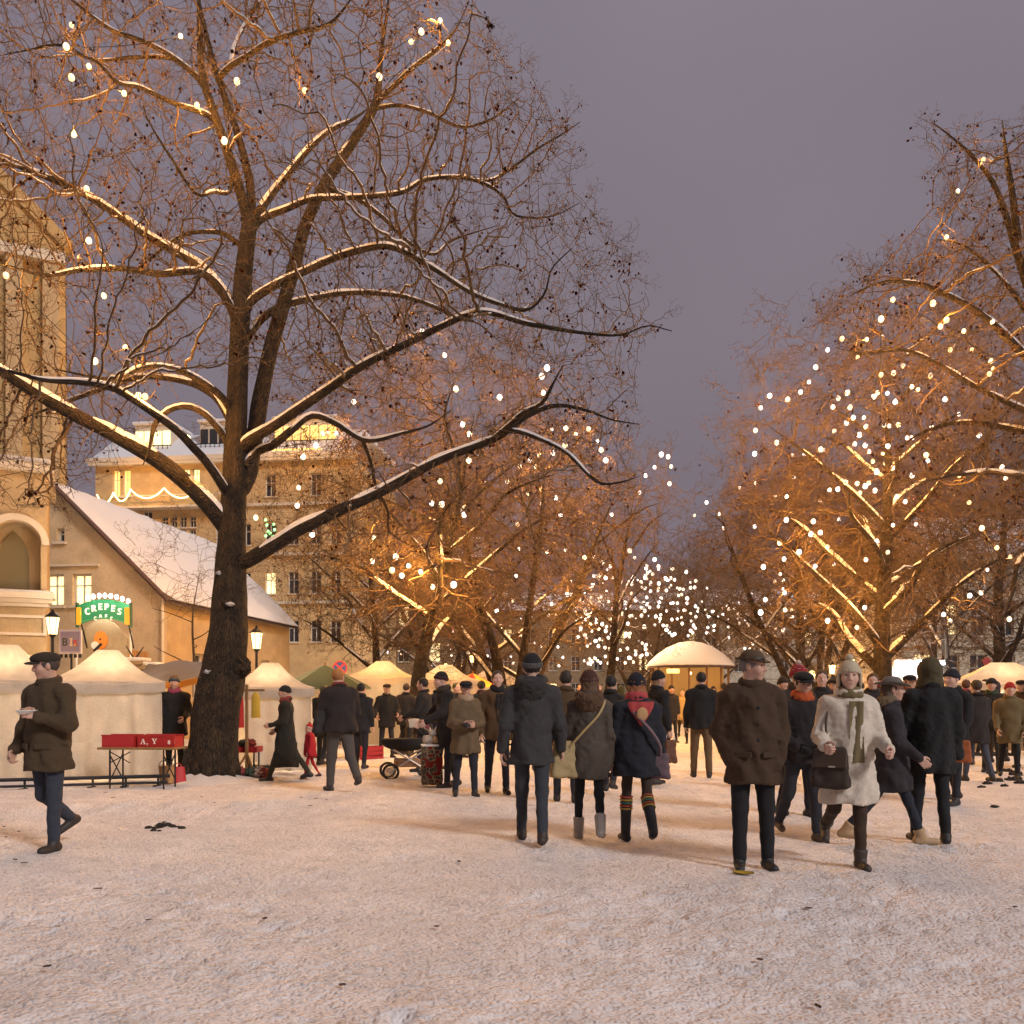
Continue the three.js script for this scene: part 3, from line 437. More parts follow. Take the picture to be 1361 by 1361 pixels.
  const grown = grow(skel, [{ attract: coarse, step: 0.13, di: 3.2, dk: 0.55, jitter: 0.3 }, { attract: att, step: 0.11, di: 1.1, dk: 0.17, jitter: 0.24 }], { r0: 0.0058, seed: 5, power: 2.15 });
  dressTree(g, skel, grown, { bark: M.bark, twig: M.twig, snowMin: 0.026, snowThick: 0.75, sides: [40, 12], wob: 0.07 });
  const sp = sprays(g, grown, M.twig, { count: 2300, scale: 0.5, maxR: 0.02, seed: 12 });
  leaves(g, { tips: [...grown.tips, ...sp.tips] }, { share: 0.24, per: 4, size: 0.052, material: M.leaf, seed: 41 });
  // burls and a broken stub with snow, snow blown against the bark
  const knob = (x, y, d, r) => { const q = rel(P(x, y, BIG - d)), s = new THREE.IcosahedronGeometry(r, 3), a = s.attributes.position; for (let i = 0; i < a.count; i++) { const v = V().fromBufferAttribute(a, i), k = 1 + 0.25 * n3(v.x * 9, v.y * 9, v.z * 9 + x); a.setXYZ(i, v.x * k, v.y * k * 1.1, v.z * k); } s.computeVertexNormals(); s.translate(q.x, q.y, q.z); part('burl', s, M.bark, g); };
  knob(318, 885, 0.08, 0.19); knob(280, 905, 0.2, 0.15); knob(299, 772, 0.05, 0.14); knob(303, 804, 0.2, 0.11);
  const lump = (x, y, d, w, h) => { const q = rel(P(x, y, BIG - d)), s = new THREE.IcosahedronGeometry(1, 3), a = s.attributes.position; for (let i = 0; i < a.count; i++) { const v = V().fromBufferAttribute(a, i), k = 1 + 0.3 * n3(v.x * 2 + x, v.y * 2, v.z * 2); a.setXYZ(i, v.x * w * k, v.y * h * k, v.z * w * k); } s.computeVertexNormals(); s.translate(q.x, q.y, q.z); part('snow_lump', s, M.snow, g); };
  lump(279, 893, 0.28, 0.10, 0.045); lump(306, 803, 0.30, 0.07, 0.035); lump(293, 762, 0.18, 0.07, 0.04);
  part('snow_drift', sheet(90, 16, (u, v) => { const an = u * Math.PI * 2, q = 0.42 + 1.1 * v, k = (1 - v) ** 1.6, nn = n2(Math.cos(an) * 1.7 + 4, Math.sin(an) * 1.7); return V(Math.cos(an) * q, -0.08 + (0.13 + 0.03 * nn + 0.06 * Math.sin(an)) * k + 0.008 * n2(Math.cos(an) * q * 7, Math.sin(an) * q * 7), Math.sin(an) * q); }, 6, 1), M.snow, g);
  console.log('old tree', grown.count, att.length);
}

// --- trees drawn from a few figures: trunk, limbs, crown ellipsoid; all in tree-local coordinates
function makeTree({ h, clear, rx, ry, cy, lean = [0, 0], r, limbs, att, seed, step = 0.2, r0 = 0.008, stems = 1, up = 0.9, snow = 0.05, material = M.twig, leafy = 0.3, leafSize = 0.07, skelExtra = [], jitter = 0.3 }, g) {
  const rr = rngOf(seed), skel = [];
  for (let s = 0; s < stems; s++) {
    const a = s * 2.4 + seed, sp = stems > 1 ? 0.42 : 0, top = h * 0.8, tr = smoothLine([0, 0.12, 0.3, 0.55, 0.8, 1].map((t) => V(lean[0] * (stems > 1 ? t * t : t ** 1.1) + sp * Math.cos(a) * top * t * (stems > 1 ? 1 : 0) + (t > 0.1 ? (rr() - 0.5) * 0.35 : 0), -0.1 + t * top, lean[1] * t * t + sp * Math.sin(a) * top * t + (t > 0.1 ? (rr() - 0.5) * 0.35 : 0))), r * (stems > 1 ? 0.72 : 1), r * 0.22, step, 0.7);
    if (!s) tr.rad[0] *= 1.35; skel.push(tr);
    for (let i = 0; i < limbs; i++) {
      const t = lerp(clear / top, 0.92, (i + 0.3 * rr()) / limbs), k = Math.min(tr.pts.length - 1, Math.floor(t * (tr.pts.length - 1))), b = tr.pts[k], an = i * 2.399 + seed * 1.7 + s, L = rx * lerp(0.95, 0.45, (i / limbs) ** 1.3) * R(0.75, 1.05, rr), rise = up * L * R(0.45, 0.95, rr);
      skel.push(smoothLine([b.clone(), V(b.x + Math.cos(an) * L * 0.3, b.y + rise * 0.34, b.z + Math.sin(an) * L * 0.3), V(b.x + Math.cos(an + 0.15) * L * 0.65, b.y + rise * 0.72, b.z + Math.sin(an + 0.15) * L * 0.65), V(b.x + Math.cos(an) * L, b.y + rise * 0.95, b.z + Math.sin(an) * L)], Math.min(tr.rad[k] * 0.6, r * 0.5), r * 0.1, step));
    }
  }
  for (const L of skelExtra) skel.push(L);
  const list = []; while (list.length < att) { const x = rr() * 2 - 1, y = rr() * 2 - 1, z = rr() * 2 - 1, q = x * x + y * y + z * z; if (q > 1 || (q < 0.3 && rr() < 0.6)) continue; const b = 1 + 0.22 * n3(x * 2 + seed, y * 2, z * 2), w = y < 0 ? 1 - 0.25 * y * y : 1; list.push(V(x * rx * b * w + lean[0] * 0.6, cy + y * ry * b, z * rx * b * w + lean[1] * 0.6)); }
  const grown = grow(skel, [{ attract: list.filter((_, i) => i % 14 === 0), step, di: step * 16, dk: step * 3, jitter }, { attract: list.filter((_, i) => i % 3 === 0), step, di: step * 7, dk: step * 1.5, jitter }], { r0, seed, power: 2.15 });
  const sp = sprays(g, grown, material, { count: Math.round(att / 13), scale: step * 5.2, seed: seed + 5 });
  dressTree(g, skel, grown, { bark: M.bark, twig: material, snowMin: snow, snowThick: 1.1, sides: [12, 7] });
  if (leafy) leaves(g, { tips: [...grown.tips, ...sp.tips] }, { share: leafy * 0.6, per: 2, size: leafSize, material: M.leaf, seed: seed + 90 });
  return grown.count;
}
function place(src, name, label, px, fy, d, turn, sc, group) { const o = src.clone(); o.name = numbered(name); o.position.set(X(px, d), G(X(px, d), -d) - 0.05, -d); o.rotation.y = turn; o.scale.setScalar(sc); tag(o, label, 'tree', group); scene.add(o); return o; }
const plane = (px, d) => [X(px, d), G(X(px, d), -d) - 0.03, -d];
let cnt = 0;
const tA = thing('linden_tree', 'leaning grey trunk behind the market tents with a crown glowing orange', 'tree', plane(534, 22), 0, 'lit trees along the left of the square');
cnt += makeTree({ h: 10.6, clear: 2.6, rx: 4.5, ry: 4.2, cy: 6.8, lean: [1.9, 0.3], r: 0.25, limbs: 12, att: 17000, seed: 3, step: 0.17, r0: 0.0095, leafy: 0.4 }, tA);
const tB = thing('linden_tree', 'several stemmed tree with snow in its forks behind the walkers seen from the back', 'tree', plane(684, 29), 0.4, 'lit trees along the left of the square');
cnt += makeTree({ h: 10.8, clear: 1.6, rx: 4.4, ry: 4.3, cy: 6.4, r: 0.26, limbs: 5, stems: 4, att: 15000, seed: 8, step: 0.19, r0: 0.011, leafy: 0.3, up: 1.1 }, tB);
const tC = thing('linden_tree', 'slim dark tree with steep bare branches beside the string light cluster', 'tree', plane(805, 38), 0, 'lit trees along the left of the square');
cnt += makeTree({ h: 13, clear: 3, rx: 3.4, ry: 5.0, cy: 7.6, lean: [1.1, 0], r: 0.24, limbs: 9, att: 4200, seed: 14, step: 0.24, r0: 0.01, leafy: 0, up: 1.7, material: M.twig }, tC);
const tD = thing('linden_tree', 'broad thick stemmed tree hung with lamps behind the cream coat', 'tree', plane(1176, 27), 0, 'lit trees along the right of the square');
cnt += makeTree({ h: 14, clear: 2.2, rx: 5.0, ry: 5.6, cy: 8.3, r: 0.36, limbs: 18, att: 20000, seed: 21, step: 0.2, r0: 0.0105, leafy: 0.25, up: 1.0 }, tD);
place(tA, 'linden_tree', 'tree beside the apartment house with a dense orange crown', 512, 0, 36, 2.2, 1.0, 'lit trees along the left of the square');
place(tB, 'linden_tree', 'low forked tree behind the market tents under the lantern cluster', 600, 0, 44, 1.3, 1.0, 'lit trees along the left of the square');
place(tB, 'linden_tree', 'far snowy forked tree left of the round pavilion, full of small lamps', 850, 0, 56, 3.0, 0.95, 'lit trees along the left of the square');
place(tA, 'linden_tree', 'far snowy tree right behind the pavilion roof', 955, 0, 58, 4.4, 1.0, 'lit trees along the right of the square');
place(tC, 'linden_tree', 'far slim tree rising behind the pavilion', 945, 0, 64, 1.8, 1.1, 'lit trees along the right of the square');
place(tB, 'linden_tree', 'forked tree behind the man in the brown coat', 1078, 0, 36, 0.9, 1.05, 'lit trees along the right of the square');
place(tD, 'linden_tree', 'dense round tree in the second row behind the striped beanie', 1062, 0, 44, 2.5, 1.0, 'lit trees along the right of the square');
place(tC, 'linden_tree', 'slim trunk in front of the pale house with the stall lights', 1268, 0, 31, 2.9, 0.85, 'lit trees along the right of the square');
place(tC, 'linden_tree', 'thin trunk between the broad tree and the pale house', 1234, 0, 35, 4.9, 0.8, 'lit trees along the right of the square');
place(tD, 'linden_tree', 'wide tree at the right behind the pale house front', 1330, 0, 40, 5.2, 1.05, 'lit trees along the right of the square');
place(tC, 'linden_tree', 'far dark tree at the end of the left row', 905, 0, 72, 0.4, 1.05, 'lit trees along the left of the square');

// --- the near tree at the right edge, its trunk beyond the frame
{
  const D = 17, base = V(X(1432, D), 0, -D), pm = D / FPX;
  const g = thing('old_tree', 'tall old tree at the right with lamps in its bare reddish crown', 'tree', [base.x, -0.05, base.z]);
  const rel = (v) => v.sub(g.position), line = (pts, w0, w1, dz = 0) => smoothLine(pts.map(([x, y], i) => rel(P(x, y, D + dz * i / (pts.length - 1)))), w0 / 2 * pm, w1 / 2 * pm, 0.15);
  const skel = [line([[1434, 1050], [1430, 900], [1424, 760], [1410, 620], [1392, 500], [1372, 400], [1352, 320]], 62, 20),
    line([[1396, 520], [1372, 485], [1340, 450], [1300, 415], [1258, 392], [1215, 376], [1170, 376], [1125, 395]], 13, 4, -1.2),
    line([[1366, 380], [1350, 330], [1335, 280], [1318, 240], [1290, 205], [1262, 180], [1238, 162]], 12, 3, 1.0),
    line([[1352, 320], [1346, 260], [1338, 210], [1332, 160]], 12, 4, -0.8),
    line([[1404, 580], [1370, 575], [1320, 565], [1270, 562], [1220, 578], [1190, 600]], 12, 4, 1.3),
    line([[1400, 560], [1350, 540], [1290, 510], [1240, 480], [1200, 465], [1150, 470], [1110, 462]], 10, 3, -1.6),
    line([[1415, 650], [1375, 640], [1330, 628], [1280, 630], [1230, 640]], 11, 4, -1.8),
    line([[1420, 730], [1385, 735], [1355, 745], [1345, 790], [1330, 830]], 9, 4, -1.0),
    line([[1380, 440], [1340, 380], [1300, 340], [1270, 322], [1245, 318]], 8, 3, 1.8),
    line([[1385, 460], [1430, 380], [1460, 280], [1480, 180]], 14, 6, 1.0), line([[1410, 600], [1470, 540], [1540, 470]], 14, 6, -1)];
  const poly = [[1235, 158], [1290, 185], [1340, 175], [1420, 120], [1600, 200], [1640, 700], [1420, 740], [1330, 730], [1270, 690], [1180, 640], [1100, 530], [1105, 420], [1118, 375], [1180, 345], [1235, 340], [1250, 290], [1245, 240]];
  const att = [], ar = rngOf(52); for (let i = 0; att.length < 6500 && i < 60000; i++) { const x = R(1090, 1640, ar), y = R(110, 790, ar); if (inPoly(poly, x, y)) att.push(rel(P(x, y, D + (ar() + ar() - 1) * 4))); }
  const grown = grow(skel, [{ attract: att.filter((_, i) => i % 11 === 0), step: 0.15, di: 3.2, dk: 0.6, jitter: 0.35 }, { attract: att, step: 0.13, di: 1.2, dk: 0.19, jitter: 0.32 }], { r0: 0.005, seed: 6, power: 2.1 });
  dressTree(g, skel, grown, { bark: M.bark, twig: M.twig, snowMin: 0.035, snowThick: 1, sides: [20, 8] });
  const sp = sprays(g, grown, M.twig, { count: 1500, scale: 0.6, maxR: 0.02, seed: 13 });
  leaves(g, { tips: [...grown.tips, ...sp.tips] }, { share: 0.3, per: 3, size: 0.055, material: M.leaf, seed: 43 }); cnt += grown.count;
}
// --- a thin young tree in front of the gabled house
{
  const g = thing('young_tree', 'thin bare young tree in front of the snowy gable roof', 'tree', plane(262, 19.5));
  cnt += makeTree({ h: 5.2, clear: 1.8, rx: 1.35, ry: 1.3, cy: 4.3, r: 0.06, limbs: 6, att: 700, seed: 33, step: 0.13, r0: 0.005, leafy: 0, snow: 0.02, material: M.twig, up: 0.5 }, g);
}
console.log('trees', cnt);
// ---------------------------------------------------------------- market: tents, stalls, umbrellas, tables, lanterns
function clothWall(ax, az, bx, bz, h0, h1, folds, amp, seed, bottomIn = 0, cut = 0) {      // a hanging wall from (ax, az) to (bx, bz)
  const L = Math.hypot(bx - ax, bz - az), nx = -(bz - az) / L, nz = (bx - ax) / L;
  return sheet(Math.round(L * 26), 12, (u, v) => { const uu = cut ? lerp(cut * v, 1, u) : u, f = amp * (0.35 + 0.65 * v) * (Math.sin(uu * L * folds + seed + 0.8 * n2(uu * 3, seed)) + 0.6 * n2(uu * L * 2.1, v * 1.3 + seed)); return V(lerp(ax, bx, uu) + nx * (f - bottomIn * v), lerp(h1, h0, v), lerp(az, bz, uu) + nz * (f - bottomIn * v)); }, L, h1 - h0);
}
function tentRoof(w, d, e, pk, sag, off = 0.06, rg = w * 0.1) {                                          // four sides rising to a peak, with a short hanging edge
  const c = [V(-w / 2 - off, e, d / 2 + off), V(w / 2 + off, e, d / 2 + off), V(w / 2 + off, e, -d / 2 - off), V(-w / 2 - off, e, -d / 2 - off)], ridge = (k, u) => V(k === 0 ? lerp(-rg, rg, u) : k === 1 ? rg : k === 2 ? lerp(rg, -rg, u) : -rg, pk, 0), out = [];
  for (let k = 0; k < 4; k++) { const p = c[k], q = c[(k + 1) % 4];
    out.push(sheet(18, 12, (u, v) => { const r = p.clone().lerp(q, u), s = r.lerp(ridge(k, u), v); s.y -= sag * Math.sin(v * Math.PI) * (0.7 + 0.3 * Math.sin(u * Math.PI)) + 0.05 * Math.sin(u * Math.PI) * (1 - v) + 0.012 * Math.sin(u * 22 + k) * (1 - v); return s; }, w, 1.5));
    out.push(sheet(18, 2, (u, v) => { const r = p.clone().lerp(q, u); r.y -= 0.05 * Math.sin(u * Math.PI) + 0.012 * Math.sin(u * 22 + k) + v * 0.16; return r; }, w, 0.2)); }
  return merge(out);
}
function tent(label, px, d, w, dl, e, pk, { walls = 'FLRB', turn = 0, light = 10, m = M.canvas, cut = 0, group = 'cream market tents' } = {}) {
  const g = thing('market_tent', label, 'tent', [X(px, d), 0, -d - dl / 2], turn, group), y0 = 0.03;
  part('roof', tentRoof(w, dl, e, pk, 0.13), m, g);
  for (const [sx, sz] of [[-1, 1], [1, 1], [1, -1], [-1, -1]]) part('pole', bar(V(sx * (w / 2 - 0.02), -0.05, sz * (dl / 2 - 0.02)), V(sx * (w / 2 - 0.02), e, sz * (dl / 2 - 0.02)), 0.022), M.white, g);
  if (walls.includes('F')) part('front_wall', clothWall(-w / 2, dl / 2, w / 2, dl / 2, y0, e, 19, 0.042, px, 0, cut), m, g);
  if (walls.includes('R')) part('side_wall', clothWall(w / 2, dl / 2, w / 2, -dl / 2, y0, e, 9, 0.03, px + 2), m, g);
  if (walls.includes('B')) part('back_wall', clothWall(w / 2, -dl / 2, -w / 2, -dl / 2, y0, e, 9, 0.03, px + 4), m, g);
  if (walls.includes('L')) part('side_wall', clothWall(-w / 2, -dl / 2, -w / 2, dl / 2, y0, e, 9, 0.03, px + 6), m, g);
  if (light) { part('bulb', new THREE.SphereGeometry(0.05, 12, 8).translate(0, e - 0.12, 0), glow([1, 0.78, 0.5], 4), g); lamp(g, [1, 0.74, 0.46], light, [0, e - 0.12, 0], 2); part('cable', bar(V(0, e - 0.07, 0), V(0, pk - 0.12, 0), 0.006), M.iron, g); }
  return g;
}
tent('cream tent with closed front wall behind the man carrying a tray', -50, 14.6, 1.75, 2.6, 1.66, 2.32, { light: 6, turn: 0.42 });
tent('cream tent with closed front wall behind the red crates', 95, 14.5, 1.72, 2.6, 1.64, 2.22, { light: 6, turn: 0.40 });
tent('cream tent with a half drawn front curtain right of the thick trunk', 338, 16.2, 1.5, 2.2, 1.56, 2.05, { walls: 'FRB', cut: 0.4, light: 4, turn: 0.24 });
tent('cream tent behind the round no stopping sign', 500, 23, 1.75, 2.4, 1.9, 2.35, { walls: 'LRB', light: 3 });
tent('cream tent behind the pram', 588, 24.5, 1.9, 2.4, 1.85, 2.3, { walls: 'FLB', light: 3 });
tent('small far tent below the lantern cluster', 655, 34, 2.4, 2.4, 2.0, 2.5, { walls: 'LRB', light: 3 });
tent('wide low tent with a lit front at the right of the crowd', 1372, 20, 2.6, 2.4, 1.72, 2.2, { walls: 'LRB', light: 4, turn: -0.3 });
tent('pale tent behind the broad tree with white tube lights', 1222, 31, 2.5, 2.6, 2.1, 2.75, { walls: 'LRB', light: 0, group: 'cream market tents' });

// white tube lights of the stall at the right
{
  const g = thing('tube_light_bar', 'row of bright white tube lights under the pale tent edge', 'lamp', [X(1222, 30.9), Y(882, 30.9), -30.9]);
  part('casing', box(1.75, 0.06, 0.1, 0, 0.09, 0), M.white, g); for (const s of [-0.45, 0.45]) part('tube', cyl(0.045, 0.045, 0.82, 10).rotateZ(Math.PI / 2).translate(s, 0.0, 0.03), glow([0.85, 0.9, 1], 6), g);
  for (const s of [-1, 1]) part('bracket', bar(V(s * 0.8, 0.1, 0), V(s * 0.8, 0.1, -0.4), 0.012), M.iron, g); lamp(g, [0.85, 0.9, 1], 14, [0, -0.08, 0.15], 4);
}
// awning with orange edge between tent and trunk
{
  const g = thing('stall_awning', 'grey awning with an orange edge left of the thick trunk', 'awning', [X(232, 17), 0, -17]);
  part('cloth', sheet(10, 6, (u, v) => V(lerp(-0.75, 0.75, u), 1.62 + 0.42 * v * (1 - 0.25 * Math.sin(v * 3.14)) + 0.1 * u - 0.03 * Math.sin(u * 12), 0.6 - v * 1.2)), mat([0.22, 0.21, 0.22], 0.9, { map: T.canvas }), g);
  part('edge', sheet(10, 1, (u, v) => V(lerp(-0.75, 0.75, u), 1.615 + 0.1 * u - 0.03 * Math.sin(u * 12) - v * 0.12, 0.605)), mat([0.75, 0.32, 0.05], 0.85), g);
  for (const [x, z, h] of [[-0.72, 0.58, 1.6], [0.72, 0.58, 1.7], [-0.72, -0.56, 2.0], [0.72, -0.56, 2.08]]) part('pole', bar(V(x, -0.05, z), V(x, h, z), 0.02), M.white, g);
}
function umbrella(label, px, d, r, y, top, m, m2) {
  const g = thing('market_umbrella', label, 'umbrella', [X(px, d), 0, -d], 0.3), n = 8;
  const panel = (k) => sheet(6, 8, (u, v) => { const a = (k + u) / n * 6.283, q = r * (1 - v) * (1 - 0.06 * Math.sin(u * Math.PI) * (1 - v)); return V(Math.cos(a) * q, lerp(y, top, Math.pow(v, 0.85)) - 0.04 * Math.sin(u * Math.PI) * (1 - v), Math.sin(a) * q); });
  for (let k = 0; k < n; k++) part('canopy_panel', panel(k), m2 && k % 2 ? m2 : m, g);
  part('pole', bar(V(0, -0.05, 0), V(0, top + 0.06, 0), 0.028), M.wood, g); for (let k = 0; k < n; k++) { const a = k / n * 6.283; part('rib', bar(V(Math.cos(a) * r * 0.98, y + 0.005, Math.sin(a) * r * 0.98), V(0, top - 0.06, 0), 0.008, 5), M.wood, g); }
  part('base', cyl(0.25, 0.28, 0.09, 16, 0, 0.045, 0), M.iron, g); return g;
}
umbrella('olive green market umbrella behind the no stopping sign', 432, 20, 1.05, 1.58, 2.1, M.greenCanvas);
umbrella('red and yellow striped umbrella beside the far stalls', 628, 27, 0.75, 1.7, 2.1, mat([0.5, 0.06, 0.05], 0.9), mat([0.8, 0.5, 0.06], 0.9));

// trestle table with two red crates
{
  const d = 13.7, g = thing('trestle_table', 'folding trestle table with crossed legs in front of the cream tent', 'table', [X(190, d), 0, -d], -0.06), w = 1.2, h = 0.6;
  part('table_top', rbox(w, 0.035, 0.5, 0.01, 0, h, 0), M.wood, g);
  for (const s of [-1, 1]) { for (const z of [-1, 1]) part('leg', bar(V(s * 0.5 * 1.0 - s * 0.08, -0.04, z * 0.2), V(s * 0.42, h - 0.02, z * 0.2), 0.014), M.iron, g); part('brace', merge(bar(V(s * 0.42, 0.1, 0.2), V(s * 0.42, 0.5, -0.2), 0.01), bar(V(s * 0.42, 0.1, -0.2), V(s * 0.42, 0.5, 0.2), 0.01)), M.iron, g); }
  part('brace', merge(bar(V(-0.42, h - 0.05, 0.2), V(-0.1, h - 0.22, 0.2), 0.008), bar(V(-0.1, h - 0.05, 0.2), V(-0.42, h - 0.22, 0.2), 0.008)), M.iron, g);
  const crate = (x, w, label, marks) => {
    const y = h + 0.018, c = thing('crate', label, 'crate', [g.position.x + x, y, g.position.z + 0.02], -0.06, 'red crates on the trestle table'), H = 0.17, dd = 0.32;
    let face = M.red; if (marks) { const cv = document.createElement('canvas'); cv.width = 256; cv.height = 80; const q = cv.getContext('2d'); q.fillStyle = '#a51f17'; q.fillRect(0, 0, 256, 80); q.fillStyle = '#f2e6d4'; q.font = 'bold 52px serif'; q.fillText('A', 20, 58); q.fillText(',', 62, 58); q.fillText('Y', 100, 56); q.font = 'bold 40px sans-serif'; q.fillText('8', 208, 58); const t = new THREE.CanvasTexture(cv); t.colorSpace = THREE.SRGBColorSpace; face = new THREE.MeshStandardMaterial({ map: t, roughness: 0.55 }); }
    part('front_panel', new THREE.BoxGeometry(w, H, 0.02).translate(0, H / 2, dd / 2 - 0.01), face, c); part('back_panel', box(w, H, 0.02, 0, H / 2, -dd / 2 + 0.01), M.red, c);
    for (const s of [-1, 1]) part('side_panel', box(0.02, H, dd - 0.042, s * (w / 2 - 0.01), H / 2, 0), M.red, c); part('bottom', box(w - 0.042, 0.02, dd - 0.042, 0, 0.012, 0), M.red, c); part('rim', merge(box(w + 0.02, 0.02, 0.03, 0, H + 0.011, dd / 2 - 0.01), box(w + 0.02, 0.02, 0.03, 0, H + 0.011, -dd / 2 + 0.01)), M.red, c);
  };
  crate(-0.3, 0.5, 'plain red crate on the trestle table beside the lettered crate'); crate(0.28, 0.58, 'red crate with white letters on the trestle table', true);
  // below the table
  const b = thing('bucket', 'tan bucket on the snow under the table end', 'bucket', [X(222, 14.2), 0, -14.2]); part('body', new THREE.LatheGeometry([[0.001, 0.0], [0.1, 0], [0.105, 0.02], [0.13, 0.27], [0.138, 0.28], [0.128, 0.28], [0.1, 0.03]].map((q) => new THREE.Vector2(...q)), 18), mat([0.42, 0.24, 0.10], 0.7), b); part('handle', new THREE.TorusGeometry(0.125, 0.006, 6, 16, Math.PI).rotateX(0.6).translate(0, 0.27, 0), M.iron, b);
  const rb = thing('shopping_bag', 'small red bag on the snow beside the tree roots', 'bag', [X(236, 14.3), 0, -14.3], 0.3); part('body', sheet(16, 6, (u, v) => { const a = u * 6.283, k = 1 - 0.25 * v; return V(Math.cos(a) * 0.14 * k, v * 0.26, Math.sin(a) * 0.08 * (1 - 0.6 * v)); }), M.red, rb); part('handle', new THREE.TorusGeometry(0.06, 0.008, 6, 14, Math.PI).translate(0, 0.25, 0), M.red, rb);
}
// black hose-like rail on feet along the tents
{
  const a = V(X(-30, 13.2), 0.14, -13.2), b = V(X(226, 14.0), 0.14, -14.0), g = thing('low_rail', 'low black rail on short feet along the foot of the tents', 'rail');
  part('bar', bar(a, b, 0.028, 10), M.blackPlastic, g); part('bar', bar(a.clone().add(V(0, -0.09, 0.1)), b.clone().add(V(0, -0.09, 0.1)), 0.02, 10), M.blackPlastic, g);
  for (let i = 0; i < 6; i++) { const q = a.clone().lerp(b, 0.06 + i * 0.175); part('foot', merge(box(0.025, 0.16, 0.025, q.x, 0.06, q.z), box(0.05, 0.02, 0.2, q.x, 0.0, q.z + 0.05)), M.blackPlastic, g); }
}
// goods right of the trunk: clothes rail, coats, red tray, baskets
{
  const d = 15.4, g = thing('clothes_stand', 'wooden stand with crossbar beside the thick trunk', 'stand', [X(328, d), 0, -d]);
  part('post', rbox(0.05, 1.62, 0.05, 0.01, 0, 0.79, 0), M.wood, g); part('crossbar', rbox(0.62, 0.04, 0.04, 0.01, 0, 1.5, 0), M.wood, g); part('foot', merge(bar(V(0, 0.4, 0), V(-0.22, -0.03, 0.18), 0.02), bar(V(0, 0.4, 0), V(0.22, -0.03, 0.18), 0.02), bar(V(0, 0.4, 0), V(0, -0.03, -0.25), 0.02)), M.wood, g);
  const coat = (name, label, x, c, len, w) => single(name, (() => { const q = sheet(26, 14, (u, v) => { const a = u * 6.283, wv = lerp(0.35, 1, sstep(0, 0.18, v)) * (1 + 0.12 * v); return V(Math.cos(a) * w * wv * (1 + 0.05 * Math.sin(a * 5 + v * 3)), -v * len - 0.03, Math.sin(a) * w * 0.42 * wv); }); return q; })(), mat(c, 0.9, { map: T.fabric }), label, 'coat', 'garments on the wooden stand', [X(328, d) + x, 1.5, -d + 0.02]);
  coat('hanging_jacket', 'red jacket hanging from the wooden stand beside the trunk', -0.19, [0.55, 0.03, 0.02], 0.62, 0.13); coat('hanging_scarf', 'yellow cloth hanging from the wooden stand beside the trunk', 0.16, [0.75, 0.45, 0.05], 0.45, 0.07);
  const tray = thing('crate', 'shallow red tray of wares on a low trestle by the trunk', 'crate', [X(322, 15.7), 0, -15.7]); part('tray', merge(box(0.62, 0.1, 0.4, 0, 0.46, 0)), M.red, tray); for (const s of [-1, 1]) part('leg', merge(bar(V(s * 0.25, -0.03, 0.15), V(s * 0.25, 0.42, 0.15), 0.015), bar(V(s * 0.25, -0.03, -0.15), V(s * 0.25, 0.42, -0.15), 0.015)), M.iron, tray);
  const gr = rngOf(61), wr = (x, z, y, s, c, label) => { const gg = new THREE.IcosahedronGeometry(1, 3), a = gg.attributes.position; for (let i = 0; i < a.count; i++) { const v = V().fromBufferAttribute(a, i), k = 1 + 0.3 * n3(v.x * 2 + x * 9, v.y * 2, v.z * 2 + z * 5); a.setXYZ(i, v.x * s * k, Math.max(-0.7 * s, v.y * s * 0.8 * k), v.z * s * k); } gg.computeVertexNormals(); single('ware_bundle', gg, mat(c, 0.8, { map: T.fabric }), label, 'goods', 'bundled wares around the stand', [x, y, z]); };
  const cols = [[0.05, 0.04, 0.04], [0.3, 0.05, 0.04], [0.4, 0.28, 0.15], [0.06, 0.08, 0.05], [0.5, 0.4, 0.32], [0.08, 0.05, 0.04]];
  for (let i = 0; i < 12; i++) { const s = R(0.08, 0.15, gr); wr(X(R(311, 346, gr), 15.2), -15.2 - R(0, 0.7, gr), s * 0.62, s, cols[i % 6], 'soft dark and red wares heaped on the snow beside the thick trunk'); }
  for (let i = 0; i < 8; i++) { const s = R(0.06, 0.1, gr); wr(X(322, 15.7) + R(-0.24, 0.24, gr), -15.7 + R(-0.12, 0.12, gr), 0.51 + s * 0.65, s, cols[(i * 5) % 6], 'small wares piled on the red tray beside the thick trunk'); }
}
